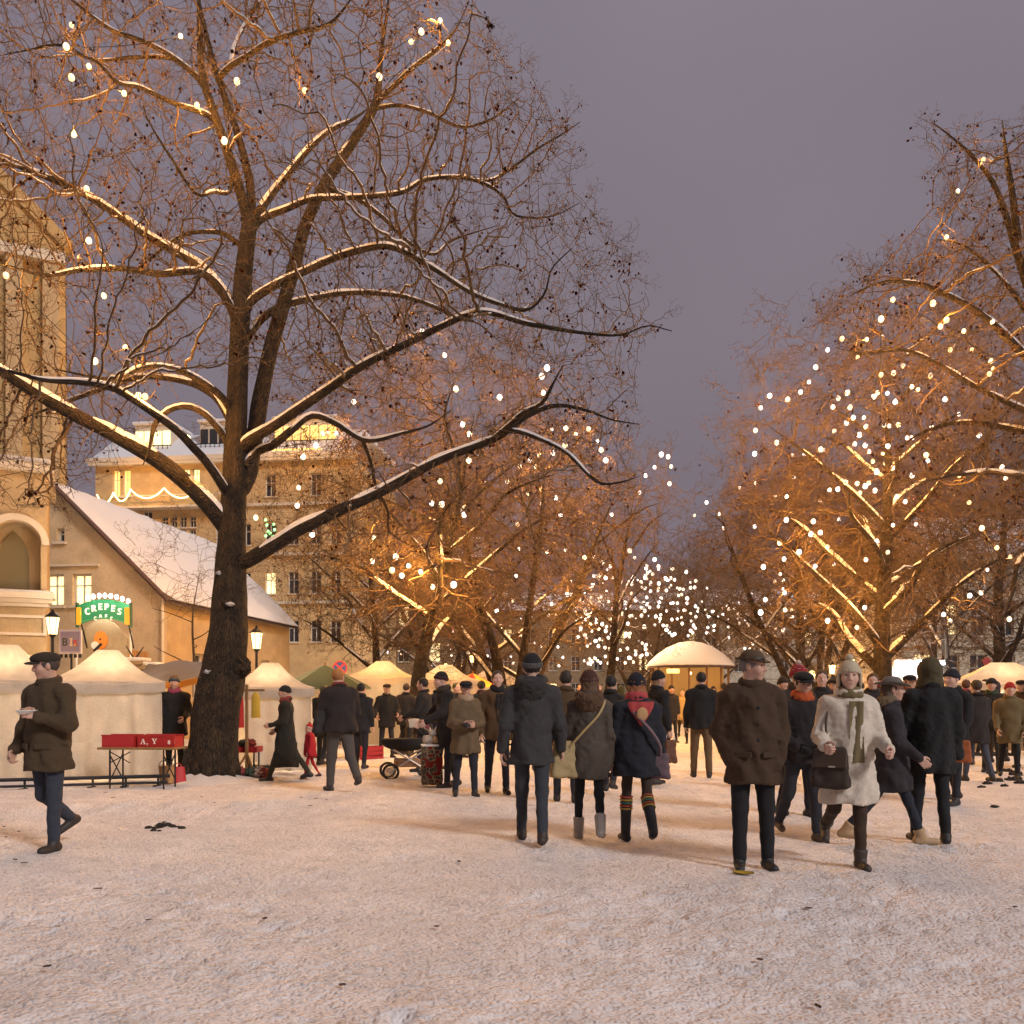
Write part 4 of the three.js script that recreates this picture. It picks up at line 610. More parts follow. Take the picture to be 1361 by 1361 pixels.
// kiosk with arched green sign and poster
{
  const d = 21, W = 1.5, g = thing('kiosk', 'beige stall hut with an arched front under the green sign', 'kiosk', [X(138, d), 0, -d]);
  const s = new THREE.Shape(); s.moveTo(-0.58, 0); s.lineTo(0.58, 0); s.lineTo(0.58, 2.75); s.quadraticCurveTo(0.3, 3.2, 0, 3.22); s.quadraticCurveTo(-0.3, 3.2, -0.58, 2.75); part('front_board', new THREE.ExtrudeGeometry(s, { depth: 0.06, bevelEnabled: false }), plasterM([0.40, 0.33, 0.22]), g);
  part('hut_body', box(1.1, 2.5, 1.2, 0, 1.25, -0.62), M.wood, g); for (const x of [-0.62, 0.66]) part('post', bar(V(x, -0.05, 0.05), V(x, 2.9, 0.05), 0.025), M.white, g);
  const o = thing('round_ornament', 'round orange and white painted ornament on the stall hut front', 'ornament', [X(134, d - 0.1), Y(851, d - 0.1), -d + 0.1]); part('disc', new THREE.CylinderGeometry(0.17, 0.17, 0.05, 20).rotateX(Math.PI / 2).scale(0.9, 1.25, 1), mat([0.85, 0.25, 0.03], 0.6), o); part('white_patch', new THREE.CylinderGeometry(0.09, 0.09, 0.02, 16).rotateX(Math.PI / 2).translate(-0.12, -0.12, 0.036), M.white, o); part('black_bar', rbox(0.06, 0.26, 0.03, 0.01).rotateZ(-0.8).translate(-0.05, -0.17, 0.055), M.iron, o); part('dot', new THREE.SphereGeometry(0.025, 10, 8).translate(0.0, 0.02, 0.03), M.iron, o);
  // arched sign
  const sg = thing('arched_sign', 'green arched sign with cream letters, yellow ends and white lamps on top', 'sign', [X(139, d - 0.35), Y(832, d - 0.35), -d + 0.35]), k = d / FPX;
  const arch = (x0, x1, y, h, up) => { const q = new THREE.Shape(), n = 20; for (let i = 0; i <= n; i++) { const t = i / n; const p = [lerp(x0, x1, t), y + up * 4 * t * (1 - t)]; i ? q.lineTo(...p) : q.moveTo(...p); } for (let i = n; i >= 0; i--) { const t = i / n; q.lineTo(lerp(x0, x1, t), y + h + up * 4 * t * (1 - t) * 0.9); } return new THREE.ExtrudeGeometry(q, { depth: 0.06, bevelEnabled: false, steps: 1 }); };
  const green = mat([0.02, 0.28, 0.13], 0.5), cream = glow([1, 0.85, 0.6], 0.55);
  part('board', arch(-0.62, 0.62, 0, 0.46, 0.17), green, sg); part('edge', arch(-0.6, 0.6, 0.012, 0.03, 0.17).translate(0, 0, 0.02), mat([0.05, 0.4, 0.2], 0.5), sg);
  for (const x of [-0.56, 0.56]) part('end_panel', rbox(0.11, 0.4, 0.03, 0.01, x, 0.22, 0.085), mat([0.85, 0.48, 0.03], 0.5), sg); for (const x of [-0.62, 0.62]) part('end_post', rbox(0.05, 0.58, 0.1, 0.01, x, 0.25, 0.03), mat([0.03, 0.1, 0.06], 0.6), sg);
  const { FontLoader } = await import('three/addons/loaders/FontLoader.js'), { TextGeometry } = await import('three/addons/geometries/TextGeometry.js');
  const font = await new FontLoader().loadAsync('fonts/droid/droid_sans_bold.typeface.json');
  const arc = (str, y, size, span, up) => [...str].forEach((ch, i) => { const t = (i + 0.5) / str.length, x = lerp(-span, span, t), g2 = new TextGeometry(ch, { font, size, depth: 0.012, curveSegments: 4 }); g2.computeBoundingBox(); g2.translate(-g2.boundingBox.max.x / 2, 0, 0).rotateZ(-(t - 0.5) * 0.7 * up * 4).translate(x, y + up * 4 * t * (1 - t) * 0.95, 0.064); part('letter', g2, cream, sg); });
  arc('CREPES', 0.21, 0.15, 0.43, 0.17); arc('CAFE', 0.075, 0.085, 0.24, 0.12);
  for (let i = 0; i < 8; i++) { const t = 0.2 + 0.76 * i / 7, x = lerp(-0.62, 0.62, t), y = 0.5 + 0.17 * 4 * t * (1 - t) * 0.9; const b = part('bulb', new THREE.SphereGeometry(0.042, 12, 8).scale(1, 1.4, 1).translate(x, y + 0.05, 0.05), glow([1, 0.96, 0.95], 5), sg); if (i % 2) lamp(sg, [1, 0.9, 0.75], 2.2, [x, y + 0.05, 0.05], 2); }
  for (const x of [-0.55, 0.55]) part('support', bar(V(x, 0.05, -0.02), V(x, -0.5, -0.3), 0.018), M.iron, sg);
  // poster on its post
  const dp = 17.2, po = thing('poster_board', 'grey poster with coloured letters on a post above the cream tent', 'poster', [X(94, dp), 0, -dp]);
  const cv = document.createElement('canvas'); cv.width = cv.height = 128; const q = cv.getContext('2d'); q.fillStyle = '#8d7f8c'; q.fillRect(0, 0, 128, 128); q.strokeStyle = '#b9aab0'; q.lineWidth = 6; q.strokeRect(4, 4, 120, 120); q.font = 'bold 62px sans-serif'; q.fillStyle = '#3a4424'; q.fillText('B', 12, 88); q.fillStyle = '#f0cf9a'; q.fillText('I', 58, 88); q.fillStyle = '#c8321c'; q.fillText('s', 80, 88); q.fillStyle = '#e0b020'; q.fillRect(88, 78, 12, 10); const t = new THREE.CanvasTexture(cv); t.colorSpace = THREE.SRGBColorSpace;
  part('print', box(0.41, 0.43, 0.006, 0, Y(853, dp), 0.022), new THREE.MeshStandardMaterial({ map: t, roughness: 0.5 }), po); part('backing', rbox(0.44, 0.46, 0.03, 0.01, 0, Y(853, dp), 0), M.white, po); part('post', bar(V(0, -0.05, -0.03), V(0, Y(845, dp), -0.03), 0.022), M.iron, po); part('fringe', merge(...[0, 1, 2, 3, 4].map((i) => box(0.05, 0.07, 0.02, -0.18 + i * 0.09, Y(853, dp) - 0.275, 0))), M.iron, po);
  // chimney stacks of the stall roof and its bird-shaped fork
  for (const [px, py, w] of [[179, 884, 0.58], [203, 890, 0.34]]) { const dd = 20.2, c = thing('stall_chimney', px === 179 ? 'wide snow capped stall chimney below the forked black ornament' : 'narrow snow capped stall chimney beside the wider one', 'chimney', [X(px, dd), 0, -dd]); part('shaft', box(w * 0.8, Y(py, dd), 0.4, 0, Y(py, dd) / 2, 0), BM.brown, c); part('cap', box(w, 0.09, 0.5, 0, Y(py, dd) + 0.046, 0), BM.brown, c); part('snow', rbox(w, 0.08, 0.5, 0.03, 0, Y(py, dd) + 0.13, 0), M.snow, c); if (px === 179) part('fork', merge(bar(V(0, Y(py, dd) + 0.12, 0), V(-0.2, Y(858, dd), 0), 0.025, 6, 0.012), bar(V(0, Y(py, dd) + 0.12, 0), V(0.2, Y(860, dd), 0), 0.025, 6, 0.012)), M.iron, c); }
}
// no stopping signs
function roundSign(label, px, py, d, dia, m1, m2, cross) {
  const g = thing('road_sign', label, 'sign', [X(px, d), 0, -d]), y = Y(py, d), r = dia / 2;
  part('post', bar(V(0, -0.05, -0.02), V(0, y + r * 0.9, -0.02), 0.03), mat([0.3, 0.3, 0.31], 0.4, { metalness: 0.7 }), g); part('rim', new THREE.TorusGeometry(r * 0.9, r * 0.12, 8, 32).scale(1, 1, 0.3).translate(0, y, 0.028), m1, g); part('face', new THREE.CylinderGeometry(r * 0.86, r * 0.86, 0.016, 32).rotateX(Math.PI / 2).translate(0, y, 0.026), m2, g);
  if (cross) for (const s of [1, -1]) part('stripe', new THREE.BoxGeometry(r * 1.65, r * 0.24, s > 0 ? 0.012 : 0.018).rotateZ(s * Math.PI / 4).translate(0, y, 0.038), m1, g); return g;
}
roundSign('round blue no stopping sign with red cross behind the man in grey trousers', 452, 888, 25, 0.40, mat([0.6, 0.03, 0.03], 0.4), mat([0.03, 0.07, 0.35], 0.4), true);
{ const g = roundSign('small dark red round sign on a post before the pale house', 1311, 879, 29, 0.26, mat([0.25, 0.03, 0.03], 0.4), mat([0.2, 0.03, 0.03], 0.4), false); part('plate', box(0.2, 0.12, 0.01, 0, Y(890, 29), 0.015), mat([0.7, 0.4, 0.05], 0.5), g); }

// round pavilion with a snow dome
{
  const d = 44, k = d / FPX, g = thing('pavilion', 'round wooden pavilion with a snow covered dome roof and warm light inside', 'pavilion', [X(928, d), 0, -d - 2]), r = 2.15, e = Y(884, d), top = Y(849, d);
  part('roof', new THREE.LatheGeometry([[r + 0.05, e - 0.1], [r + 0.08, e], [r * 0.8, e + 0.35], [r * 0.4, e + 0.85], [0.02, top - 0.08]].map((q) => new THREE.Vector2(...q)), 24), BM.roof, g);
  part('snow', new THREE.LatheGeometry([[r + 0.02, e - 0.03], [r + 0.11, e + 0.04], [r * 0.97, e + 0.27], [r * 0.8, e + 0.62], [r * 0.58, e + 0.95], [r * 0.3, top - 0.09], [0.001, top + 0.02]].map((q) => new THREE.Vector2(...q)), 32), M.snow, g);
  for (let i = 0; i < 14; i++) { const a = i / 14 * 6.283; part('column', bar(V(Math.cos(a) * r * 0.92, -0.05, Math.sin(a) * r * 0.92), V(Math.cos(a) * r * 0.92, e - 0.02, Math.sin(a) * r * 0.92), 0.06), M.wood, g); }
  part('back_panel', new THREE.CylinderGeometry(r * 0.85, r * 0.85, e, 20, 1, true, Math.PI * 0.55, Math.PI * 0.9).translate(0, e / 2, 0), mat([0.55, 0.40, 0.2], 0.85), g);
  part('lamp_sign', rbox(0.62, 0.22, 0.06, 0.02, X(894, d) - X(928, d), Y(892, d), r * 0.98), glow([1, 0.5, 0.05], 1.4), g); part('bulb', new THREE.SphereGeometry(0.08, 12, 8).translate(0, e - 0.35, 0), glow(WARM, 4), g); lamp(g, WARM, 3, [0, e - 0.35, 0], 3); part('counter', new THREE.CylinderGeometry(r * 0.94, r * 0.94, 0.9, 24, 1, true).translate(0, 0.45, 0), M.wood, g);
}
// street lanterns: glass lantern on a post
function lantern(label, px, py, d, power, { at, glass = [1, 0.62, 0.2], h, k = 2.6 } = {}) {
  const p = at ?? [X(px, d), 0, -d], y = h ?? Y(py, d), g = thing('street_lantern', label, 'lantern', p, 0, 'street lanterns');
  part('post', merge(bar(V(0, -0.05, 0), V(0, 0.8, 0), 0.06, 10, 0.05), bar(V(0, 0.8, 0), V(0, y - 0.24, 0), 0.04, 10, 0.028)), M.iron, g);
  part('glass', new THREE.CylinderGeometry(0.125, 0.08, 0.34, 6).translate(0, y, 0), glow(glass, k), g); part('cap', merge(new THREE.CylinderGeometry(0.03, 0.17, 0.12, 6).translate(0, y + 0.232, 0), new THREE.SphereGeometry(0.03, 8, 6).translate(0, y + 0.31, 0)), M.iron, g); part('holder', new THREE.CylinderGeometry(0.085, 0.03, 0.07, 6).translate(0, y - 0.206, 0), M.iron, g);
  for (let i = 0; i < 6; i++) { const a = i / 6 * 6.283 + 0.5236 - 0.5236; part('rib', bar(V(Math.sin(a) * 0.084, y - 0.17, Math.cos(a) * 0.084), V(Math.sin(a) * 0.13, y + 0.17, Math.cos(a) * 0.13), 0.007, 4), M.iron, g); }
  lamp(g, LANTERN, power * 0.2, [0, y, 0], 4); return g;
}
lantern('lit street lantern beside the coloured poster', 70, 832, 18.2, 55);
lantern('lit street lantern right of the thick trunk', 341, 852, 19.4, 55);
lantern('far street lantern, tallest of three in the left light cluster', 627, 876, 46, 50, { k: 5 });
lantern('far street lantern, middle one of three in the left light cluster', 613, 883, 49, 40, { k: 5 });
lantern('far street lantern, lowest of three in the left light cluster', 592, 886, 53, 40, { k: 5 });
lantern('street lantern in the crowd behind the cream knit hat', 1131, 883, 31, 45, { k: 4 });
lantern('street lantern beside the leaning limbs behind the brown coat', 1106, 890, 35, 40, { k: 4 });
lantern('low street lantern behind the striped beanie', 1080, 897, 38, 30, { k: 4 });
// ---------------------------------------------------------------- people: posed skeletons meshed as distance fields
const smin = (a, b, k) => { const h = Math.max(k - Math.abs(a - b), 0) / k; return Math.min(a, b) - h * h * k * 0.25; };
function cone(a, b, ra, rb, sx = 1, sz = 1) {                      // tapered capsule; sx, sz flatten it across
  const ax = a.x, ay = a.y, az = a.z, bx = b.x - ax, by = b.y - ay, bz = b.z - az, bb = bx * bx / sx / sx + by * by + bz * bz / sz / sz || 1e-9, ms = Math.min(sx, sz, 1);
  return (x, y, z) => { const px = x - ax, py = y - ay, pz = z - az; let h = (px * bx / sx / sx + py * by + pz * bz / sz / sz) / bb; h = h < 0 ? 0 : h > 1 ? 1 : h; const dx = (px - bx * h) / sx, dy = py - by * h, dz = (pz - bz * h) / sz; return (Math.sqrt(dx * dx + dy * dy + dz * dz) - (ra + (rb - ra) * h)) * ms; };
}
function ell(c, rx, ry, rz) { const m = Math.min(rx, ry, rz); return (x, y, z) => { const a = (x - c.x) / rx, b = (y - c.y) / ry, d = (z - c.z) / rz, k0 = Math.sqrt(a * a + b * b + d * d), k1 = Math.sqrt(a * a / rx / rx + b * b / ry / ry + d * d / rz / rz); return k1 < 1e-6 ? -m : k0 * (k0 - 1) / k1; }; }
function ring(c, R0, r, tilt = 0, sy = 1) { const ct = Math.cos(tilt), st = Math.sin(tilt); return (x, y, z) => { const px = x - c.x, py0 = y - c.y, pz0 = z - c.z, py = (py0 * ct - pz0 * st) / sy, pz = py0 * st + pz0 * ct, q = Math.sqrt(px * px + pz * pz) - R0; return Math.sqrt(q * q + py * py) - r; }; }
const union = (list, k) => (x, y, z) => { let d = list[0](x, y, z); for (let i = 1; i < list.length; i++) d = smin(d, list[i](x, y, z), k); return d; };
// naive surface nets over a box
function net(lo, hi, cell, f) {
  const nx = Math.ceil((hi.x - lo.x) / cell) + 2, ny = Math.ceil((hi.y - lo.y) / cell) + 2, nz = Math.ceil((hi.z - lo.z) / cell) + 2, d = new Float32Array(nx * ny * nz), B = 5, half = B * cell * 0.5, diag = half * 1.7321 * 1.35 + cell;
  for (let bz = 0; bz < nz; bz += B) for (let by = 0; by < ny; by += B) for (let bx = 0; bx < nx; bx += B) {
    const c = f(lo.x + bx * cell + half, lo.y + by * cell + half, lo.z + bz * cell + half), far = Math.abs(c) > diag, ex = Math.min(nx, bx + B), ey = Math.min(ny, by + B), ez = Math.min(nz, bz + B);
    for (let z = bz; z < ez; z++) for (let y = by; y < ey; y++) for (let x = bx; x < ex; x++) d[(z * ny + y) * nx + x] = far ? c : f(lo.x + x * cell, lo.y + y * cell, lo.z + z * cell);
  }
  const id = new Int32Array(nx * ny * nz).fill(-1), pos = [], ix = [], off = [[0, 0, 0], [1, 0, 0], [0, 1, 0], [1, 1, 0], [0, 0, 1], [1, 0, 1], [0, 1, 1], [1, 1, 1]], E = [[0, 1], [2, 3], [4, 5], [6, 7], [0, 2], [1, 3], [4, 6], [5, 7], [0, 4], [1, 5], [2, 6], [3, 7]], v = new Float32Array(8);
  for (let z = 0; z < nz - 1; z++) for (let y = 0; y < ny - 1; y++) for (let x = 0; x < nx - 1; x++) {
    const o = (z * ny + y) * nx + x; let neg = 0;
    v[0] = d[o]; v[1] = d[o + 1]; v[2] = d[o + nx]; v[3] = d[o + nx + 1]; v[4] = d[o + nx * ny]; v[5] = d[o + nx * ny + 1]; v[6] = d[o + nx * ny + nx]; v[7] = d[o + nx * ny + nx + 1];
    for (let k = 0; k < 8; k++) if (v[k] < 0) neg++;
    if (neg === 0 || neg === 8) continue;
    let cx = 0, cy = 0, cz = 0, n = 0;
    for (let e = 0; e < 12; e++) { const [a, b] = E[e], da = v[a], db = v[b]; if ((da < 0) === (db < 0)) continue; const t = da / (da - db); cx += off[a][0] + (off[b][0] - off[a][0]) * t; cy += off[a][1] + (off[b][1] - off[a][1]) * t; cz += off[a][2] + (off[b][2] - off[a][2]) * t; n++; }
    id[o] = pos.length / 3; pos.push(lo.x + (x + cx / n) * cell, lo.y + (y + cy / n) * cell, lo.z + (z + cz / n) * cell);
  }
  const quad = (a, b, c, e, flip) => { if (a < 0 || b < 0 || c < 0 || e < 0) return; flip ? ix.push(a, c, b, a, e, c) : ix.push(a, b, c, a, c, e); }, sx = 1, sy = nx, sz = nx * ny;
  for (let z = 1; z < nz - 1; z++) for (let y = 1; y < ny - 1; y++) for (let x = 1; x < nx - 1; x++) {
    const o = (z * ny + y) * nx + x, s = d[o] < 0;
    if (s !== (d[o + 1] < 0)) quad(id[o - sy - sz], id[o - sz], id[o], id[o - sy], !s);
    if (s !== (d[o + nx] < 0)) quad(id[o - sx - sz], id[o - sx], id[o], id[o - sz], !s);
    if (s !== (d[o + sz] < 0)) quad(id[o - sx - sy], id[o - sy], id[o], id[o - sx], !s);
  }
  const g = new THREE.BufferGeometry(); g.setAttribute('position', new THREE.Float32BufferAttribute(pos, 3));
  const uv = new Float32Array(pos.length / 3 * 2); for (let i = 0; i < pos.length / 3; i++) { uv[i * 2] = (pos[i * 3] + pos[i * 3 + 2] * 0.7) * 2.2; uv[i * 2 + 1] = (pos[i * 3 + 1] + pos[i * 3 + 2] * 0.3) * 2.2; } g.setAttribute('uv', new THREE.BufferAttribute(uv, 2));
  g.setIndex(ix); g.computeVertexNormals(); return g;
}
const skins = [mat([0.50, 0.29, 0.20], 0.6), mat([0.56, 0.34, 0.25], 0.6)];
const clothCache = new Map();
function cloth(c, rough = 0.95) { const k = c.join() + rough; if (!clothCache.has(k)) clothCache.set(k, mat(c.map((v) => v * (v > 0.3 ? 0.9 : 0.72)), rough, { map: rep(T.fabric, 1), bumpMap: rep(T.weave, 3), bumpScale: 0.0012 })); return clothCache.get(k); }
const D2R = Math.PI / 180;
// a head in its own frame: centre at 0, face to +z
function headField(s) {
  const v = (x, y, z) => V(x * s, y * s, z * s), L = [ell(v(0, 0.022, -0.012), 0.077 * s, 0.098 * s, 0.096 * s), ell(v(0, -0.042, 0.022), 0.059 * s, 0.076 * s, 0.068 * s), cone(v(0, -0.1, 0.055), v(0, -0.1, 0.06), 0.02 * s, 0.022 * s), cone(v(-0.036, 0.03, 0.076), v(0.036, 0.03, 0.076), 0.013 * s, 0.013 * s), cone(v(-0.04, -0.028, 0.058), v(-0.036, -0.034, 0.062), 0.026 * s, 0.024 * s), cone(v(0.04, -0.028, 0.058), v(0.036, -0.034, 0.062), 0.026 * s, 0.024 * s)];
  const base = union(L, 0.03 * s), fine = union([cone(v(0, 0.018, 0.088), v(0, -0.026, 0.107), 0.009 * s, 0.013 * s), cone(v(-0.012, -0.03, 0.096), v(0.012, -0.03, 0.096), 0.0085 * s, 0.0085 * s), cone(v(-0.02, -0.058, 0.083), v(0.02, -0.058, 0.083), 0.007 * s, 0.007 * s), cone(v(-0.016, -0.07, 0.082), v(0.016, -0.07, 0.082), 0.0085 * s, 0.0085 * s), ell(v(0.08, -0.005, -0.008), 0.011 * s, 0.032 * s, 0.02 * s), ell(v(-0.08, -0.005, -0.008), 0.011 * s, 0.032 * s, 0.02 * s)], 0.006 * s);
  const e1 = ell(v(0.032, 0.008, 0.098), 0.018 * s, 0.011 * s, 0.02 * s), e2 = ell(v(-0.032, 0.008, 0.098), 0.018 * s, 0.011 * s, 0.02 * s), neck = cone(v(0, -0.06, -0.018), v(0, -0.21, -0.035), 0.054 * s, 0.058 * s);
  return (x, y, z) => { let d = smin(base(x, y, z), fine(x, y, z), 0.012 * s); d = -smin(-d, Math.min(e1(x, y, z), e2(x, y, z)), 0.008 * s); return smin(d, neck(x, y, z), 0.025 * s); };
}
function handField(w, f, n, t, s, curl) {                           // wrist, finger direction, palm normal, thumb side
  const L = [], at = (a, b, c) => w.clone().addScaledVector(f, a * s).addScaledVector(t, b * s).addScaledVector(n, c * s), len = [[0.038, 0.024, 0.02], [0.043, 0.027, 0.021], [0.04, 0.025, 0.02], [0.031, 0.019, 0.018]];
  for (let i = 0; i < 4; i++) {
    const b = 0.03 - 0.02 * i, k0 = at(0.0, b * 0.55, 0), k1 = at(0.082 - 0.004 * Math.abs(i - 1), b, 0); L.push(cone(k0, k1, 0.0145 * s, 0.0115 * s)); let p = k1, a = 0;
    for (let j = 0; j < 3; j++) { a += curl * (j ? 1.15 : 0.8) * (1 + 0.08 * i); const dir = f.clone().multiplyScalar(Math.cos(a)).addScaledVector(n, Math.sin(a)).addScaledVector(t, b * 1.2), q = p.clone().addScaledVector(dir.normalize(), len[i][j] * s); L.push(cone(p, q, (0.0098 - 0.0008 * j) * s, (0.0092 - 0.0008 * j) * s)); p = q; }
  }
  const t0 = at(0.02, 0.024, 0.006), t1 = at(0.052, 0.052, 0.018), t2 = at(0.08, 0.058, 0.034 + 0.01 * curl), t3 = at(0.1, 0.054, 0.046 + 0.014 * curl); L.push(cone(t0, t1, 0.014 * s, 0.0115 * s), cone(t1, t2, 0.0112 * s, 0.01 * s), cone(t2, t3, 0.0098 * s, 0.0082 * s));
  L.push(cone(w.clone().addScaledVector(f, -0.05 * s), at(0.005, 0, 0), 0.027 * s, 0.023 * s)); return union(L, 0.007 * s);
}
const boxOf = (pts, pad) => { const lo = V(1e9, 1e9, 1e9), hi = V(-1e9, -1e9, -1e9); for (const p of pts) { lo.min(p); hi.max(p); } return [lo.subScalar(pad), hi.addScalar(pad)]; };
let people = 0;
function person(o) {
  const d = o.d ?? depthOf(o.fy), x = X(o.px, d), z = -d, H = o.H ?? 1.72, s = H / 1.75, child = H < 1.3, fine = d < 10 ? 0 : d < 14.2 ? 1 : d < 18.5 ? 2 : 3;
  const CB = [0.028, 0.040, 0.048, 0.055][fine] * (child ? 0.75 : 1), CC = [0.0155, 0.023, 0.030, 0.040][fine] * (child ? 0.75 : 1), CH = [0.0068, 0.0115, 0.016, 0.021][fine] * (child ? 0.8 : 1), CF = [0.0053, 0.009, 0.011, 0.0135][fine];
  const g = thing('person', o.label, o.category ?? 'person', [x, G(x, z) - 0.006, z], (o.yaw ?? 0) * D2R, o.group);
  const { build = 1, lean = 0, legs = [[6, 4], [-8, 8]], arms = [[4, 8, 14, 0], [-2, 8, 14, 0]], look = [0, 0], coat, trousers = {}, shoes = {}, hat, hair, scarf } = o;
  const sh = (o.female ? 0.165 : 0.185) * s * (child ? 0.82 : 1), hipW = 0.088 * s, hs = s * (child ? 1.22 : 1);
  // joints, +z forward, +x the person's left
  const J = { hip: V(0, 0.93 * s, 0) }, ln = lean * D2R, up = V(0, Math.cos(ln), Math.sin(ln)), fw = V(0, -Math.sin(ln), Math.cos(ln)), J2 = [];
  let low = 1e9;
  for (const k of [0, 1]) {
    const sd = k ? -1 : 1, [p, kn, out = 3, ft] = legs[k], a = p * D2R, b = (p - kn) * D2R, oo = out * D2R, h = J.hip.clone().add(V(sd * hipW, -0.03 * s, 0)), knee = h.clone().add(V(sd * Math.sin(oo), -Math.cos(a), Math.sin(a)).normalize().multiplyScalar(0.42 * s)), ank = knee.clone().add(V(sd * Math.sin(oo) * 0.5, -Math.cos(b), Math.sin(b)).normalize().multiplyScalar(0.41 * s)), fa = (ft ?? -Math.max(0, kn - 12) * 0.75) * D2R, fd = V(sd * 0.14, Math.sin(fa), Math.cos(fa)).normalize(), fu = V(0, Math.cos(fa), -Math.sin(fa)), toe = ank.clone().addScaledVector(fd, 0.15 * s).addScaledVector(fu, -0.052 * s), heel = ank.clone().addScaledVector(fd, -0.045 * s).addScaledVector(fu, -0.05 * s);
    low = Math.min(low, toe.y - 0.036 * s, heel.y - 0.036 * s); J2.push({ h, knee, ank, toe, heel, fd, fu });
  }
  const lift = -low - 0.006; J.hip.y += lift; for (const q of J2) for (const k of ['h', 'knee', 'ank', 'toe', 'heel']) q[k].y += lift;
  const T0 = (u, r = 0, f = 0) => J.hip.clone().addScaledVector(up, u * s).addScaledVector(fw, f * s).add(V(r * s, 0, 0));
  const neck = T0(0.55, 0, -0.015), headC = T0(0.715, 0, 0.015).add(V(0, 0, 0.012 * s)), A2 = [];
  for (const k of [0, 1]) {
    const sd = k ? -1 : 1, [p, out, el, inw = 0] = arms[k], sp = T0(0.462, 0, -0.012).add(V(sd * sh, 0, 0)), a = p * D2R + ln * 0.3, ou = out * D2R, e = a + el * D2R, elb = sp.clone().add(V(sd * Math.sin(ou), -Math.cos(ou) * Math.cos(a), Math.cos(ou) * Math.sin(a)).normalize().multiplyScalar(0.285 * s)), fd = V(sd * (Math.sin(ou) * 0.6 - Math.sin(inw * D2R)), -Math.cos(e), Math.sin(e)).normalize(), wr = elb.clone().addScaledVector(fd, 0.245 * s), n = V(-sd, 0, 0).addScaledVector(fd, sd * fd.x).normalize(), t = V(0, 0, 0).crossVectors(n, fd).multiplyScalar(sd > 0 ? 1 : -1).normalize(); if (t.z + t.y < 0) t.negate();
    if (o.palmUp?.[k]) { n.copy(t).negate(); if (n.y < 0) n.negate(); t.crossVectors(fd, n); if (t.x * sd < 0) t.negate(); }
    A2.push({ sp, elb, wr, fd, n, t, sd });
  }
  // ---- body: one surface; head and hands on finer grids, joined into the same mesh
  const bodyP = [cone(T0(0.42), T0(0.22), 0.145 * s * build, 0.13 * s * build, 1, 0.66), cone(T0(0.2), T0(0.0), 0.13 * s * build, 0.145 * s * build, 1, 0.72), cone(neck, T0(0.68), 0.055 * s, 0.05 * s), cone(A2[0].sp, A2[1].sp, 0.058 * s, 0.058 * s)];
  const thin = CB * 0.72, fit0 = (trousers.fit ?? 1) * 0.95;
  for (const a of A2) bodyP.push(cone(a.sp, a.elb, Math.max(thin, 0.048 * s), Math.max(thin, 0.038 * s)), cone(a.elb, a.wr, Math.max(thin, 0.036 * s), Math.max(thin * 0.9, 0.025 * s)));
  for (const l of J2) bodyP.push(cone(l.h, l.knee, 0.066 * s * Math.min(1, fit0), 0.044 * s * Math.min(1, fit0)), cone(l.knee, l.ank, 0.042 * s * Math.min(1, fit0), Math.max(thin, 0.034 * s)), cone(l.heel.clone().addScaledVector(l.fu, 0.012 * s), l.heel.clone().lerp(l.toe, 0.72).addScaledVector(l.fu, 0.006 * s), 0.02 * s, 0.016 * s));
  const allPts = [headC, ...A2.flatMap((a) => [a.sp, a.elb, a.wr]), ...J2.flatMap((l) => [l.h, l.knee, l.ank, l.toe, l.heel])], geos = [net(...boxOf(allPts, 0.19 * s), CB, union(bodyP, 0.03 * s))];
  const hm = new THREE.Matrix4().makeRotationFromEuler(new THREE.Euler(-look[1] * D2R + ln * 0.4, look[0] * D2R, (look[2] ?? 0) * D2R, 'YXZ')).setPosition(headC);
  geos.push(net(V(-0.11, -0.23, -0.13).multiplyScalar(hs), V(0.11, 0.14, 0.14).multiplyScalar(hs), CH, headField(hs)).applyMatrix4(hm));
  const glove = o.gloves ? cloth(o.gloves) : null, pocket = o.pockets ?? [false, false];
  A2.forEach((a, i) => { if (pocket[i]) return; const c = o.curl?.[i] ?? 0.42, tipP = a.wr.clone().addScaledVector(a.fd, 0.1 * s), gh = net(...boxOf([a.wr.clone().addScaledVector(a.fd, -0.06 * s), tipP], 0.105 * s), CF, handField(a.wr, a.fd, a.n, a.t, s * (child ? 0.9 : 1.04), c)); glove ? part('glove', gh, glove, g) : geos.push(gh); });
  part('body', merge(geos), skins[people % 2], g);
  if (fine === 0) for (const sd of [1, -1]) part('eye', new THREE.SphereGeometry(0.0085 * hs, 10, 8).scale(1.25, 0.75, 1).translate(sd * 0.031 * hs, 0.008 * hs, 0.0795 * hs).applyMatrix4(hm), mat([0.05, 0.035, 0.03], 0.25), g);
  if (fine === 0) { for (const sd of [1, -1]) part('eyebrow', bar(V(sd * 0.018 * hs, 0.03 * hs, 0.0905 * hs), V(sd * 0.046 * hs, 0.032 * hs, 0.078 * hs), 0.0035 * hs, 6).applyMatrix4(hm), cloth([0.09, 0.055, 0.035]), g); part('mouth', new THREE.SphereGeometry(0.016 * hs, 12, 8).scale(1.25, 0.35, 0.4).translate(0, -0.0635 * hs, 0.0885 * hs).applyMatrix4(hm), mat([0.35, 0.13, 0.11], 0.5), g); }
  // ---- trousers
  const tc = trousers.color ?? [0.03, 0.03, 0.04], fit = trousers.fit ?? 1, bulk = o.bulk ?? 1;
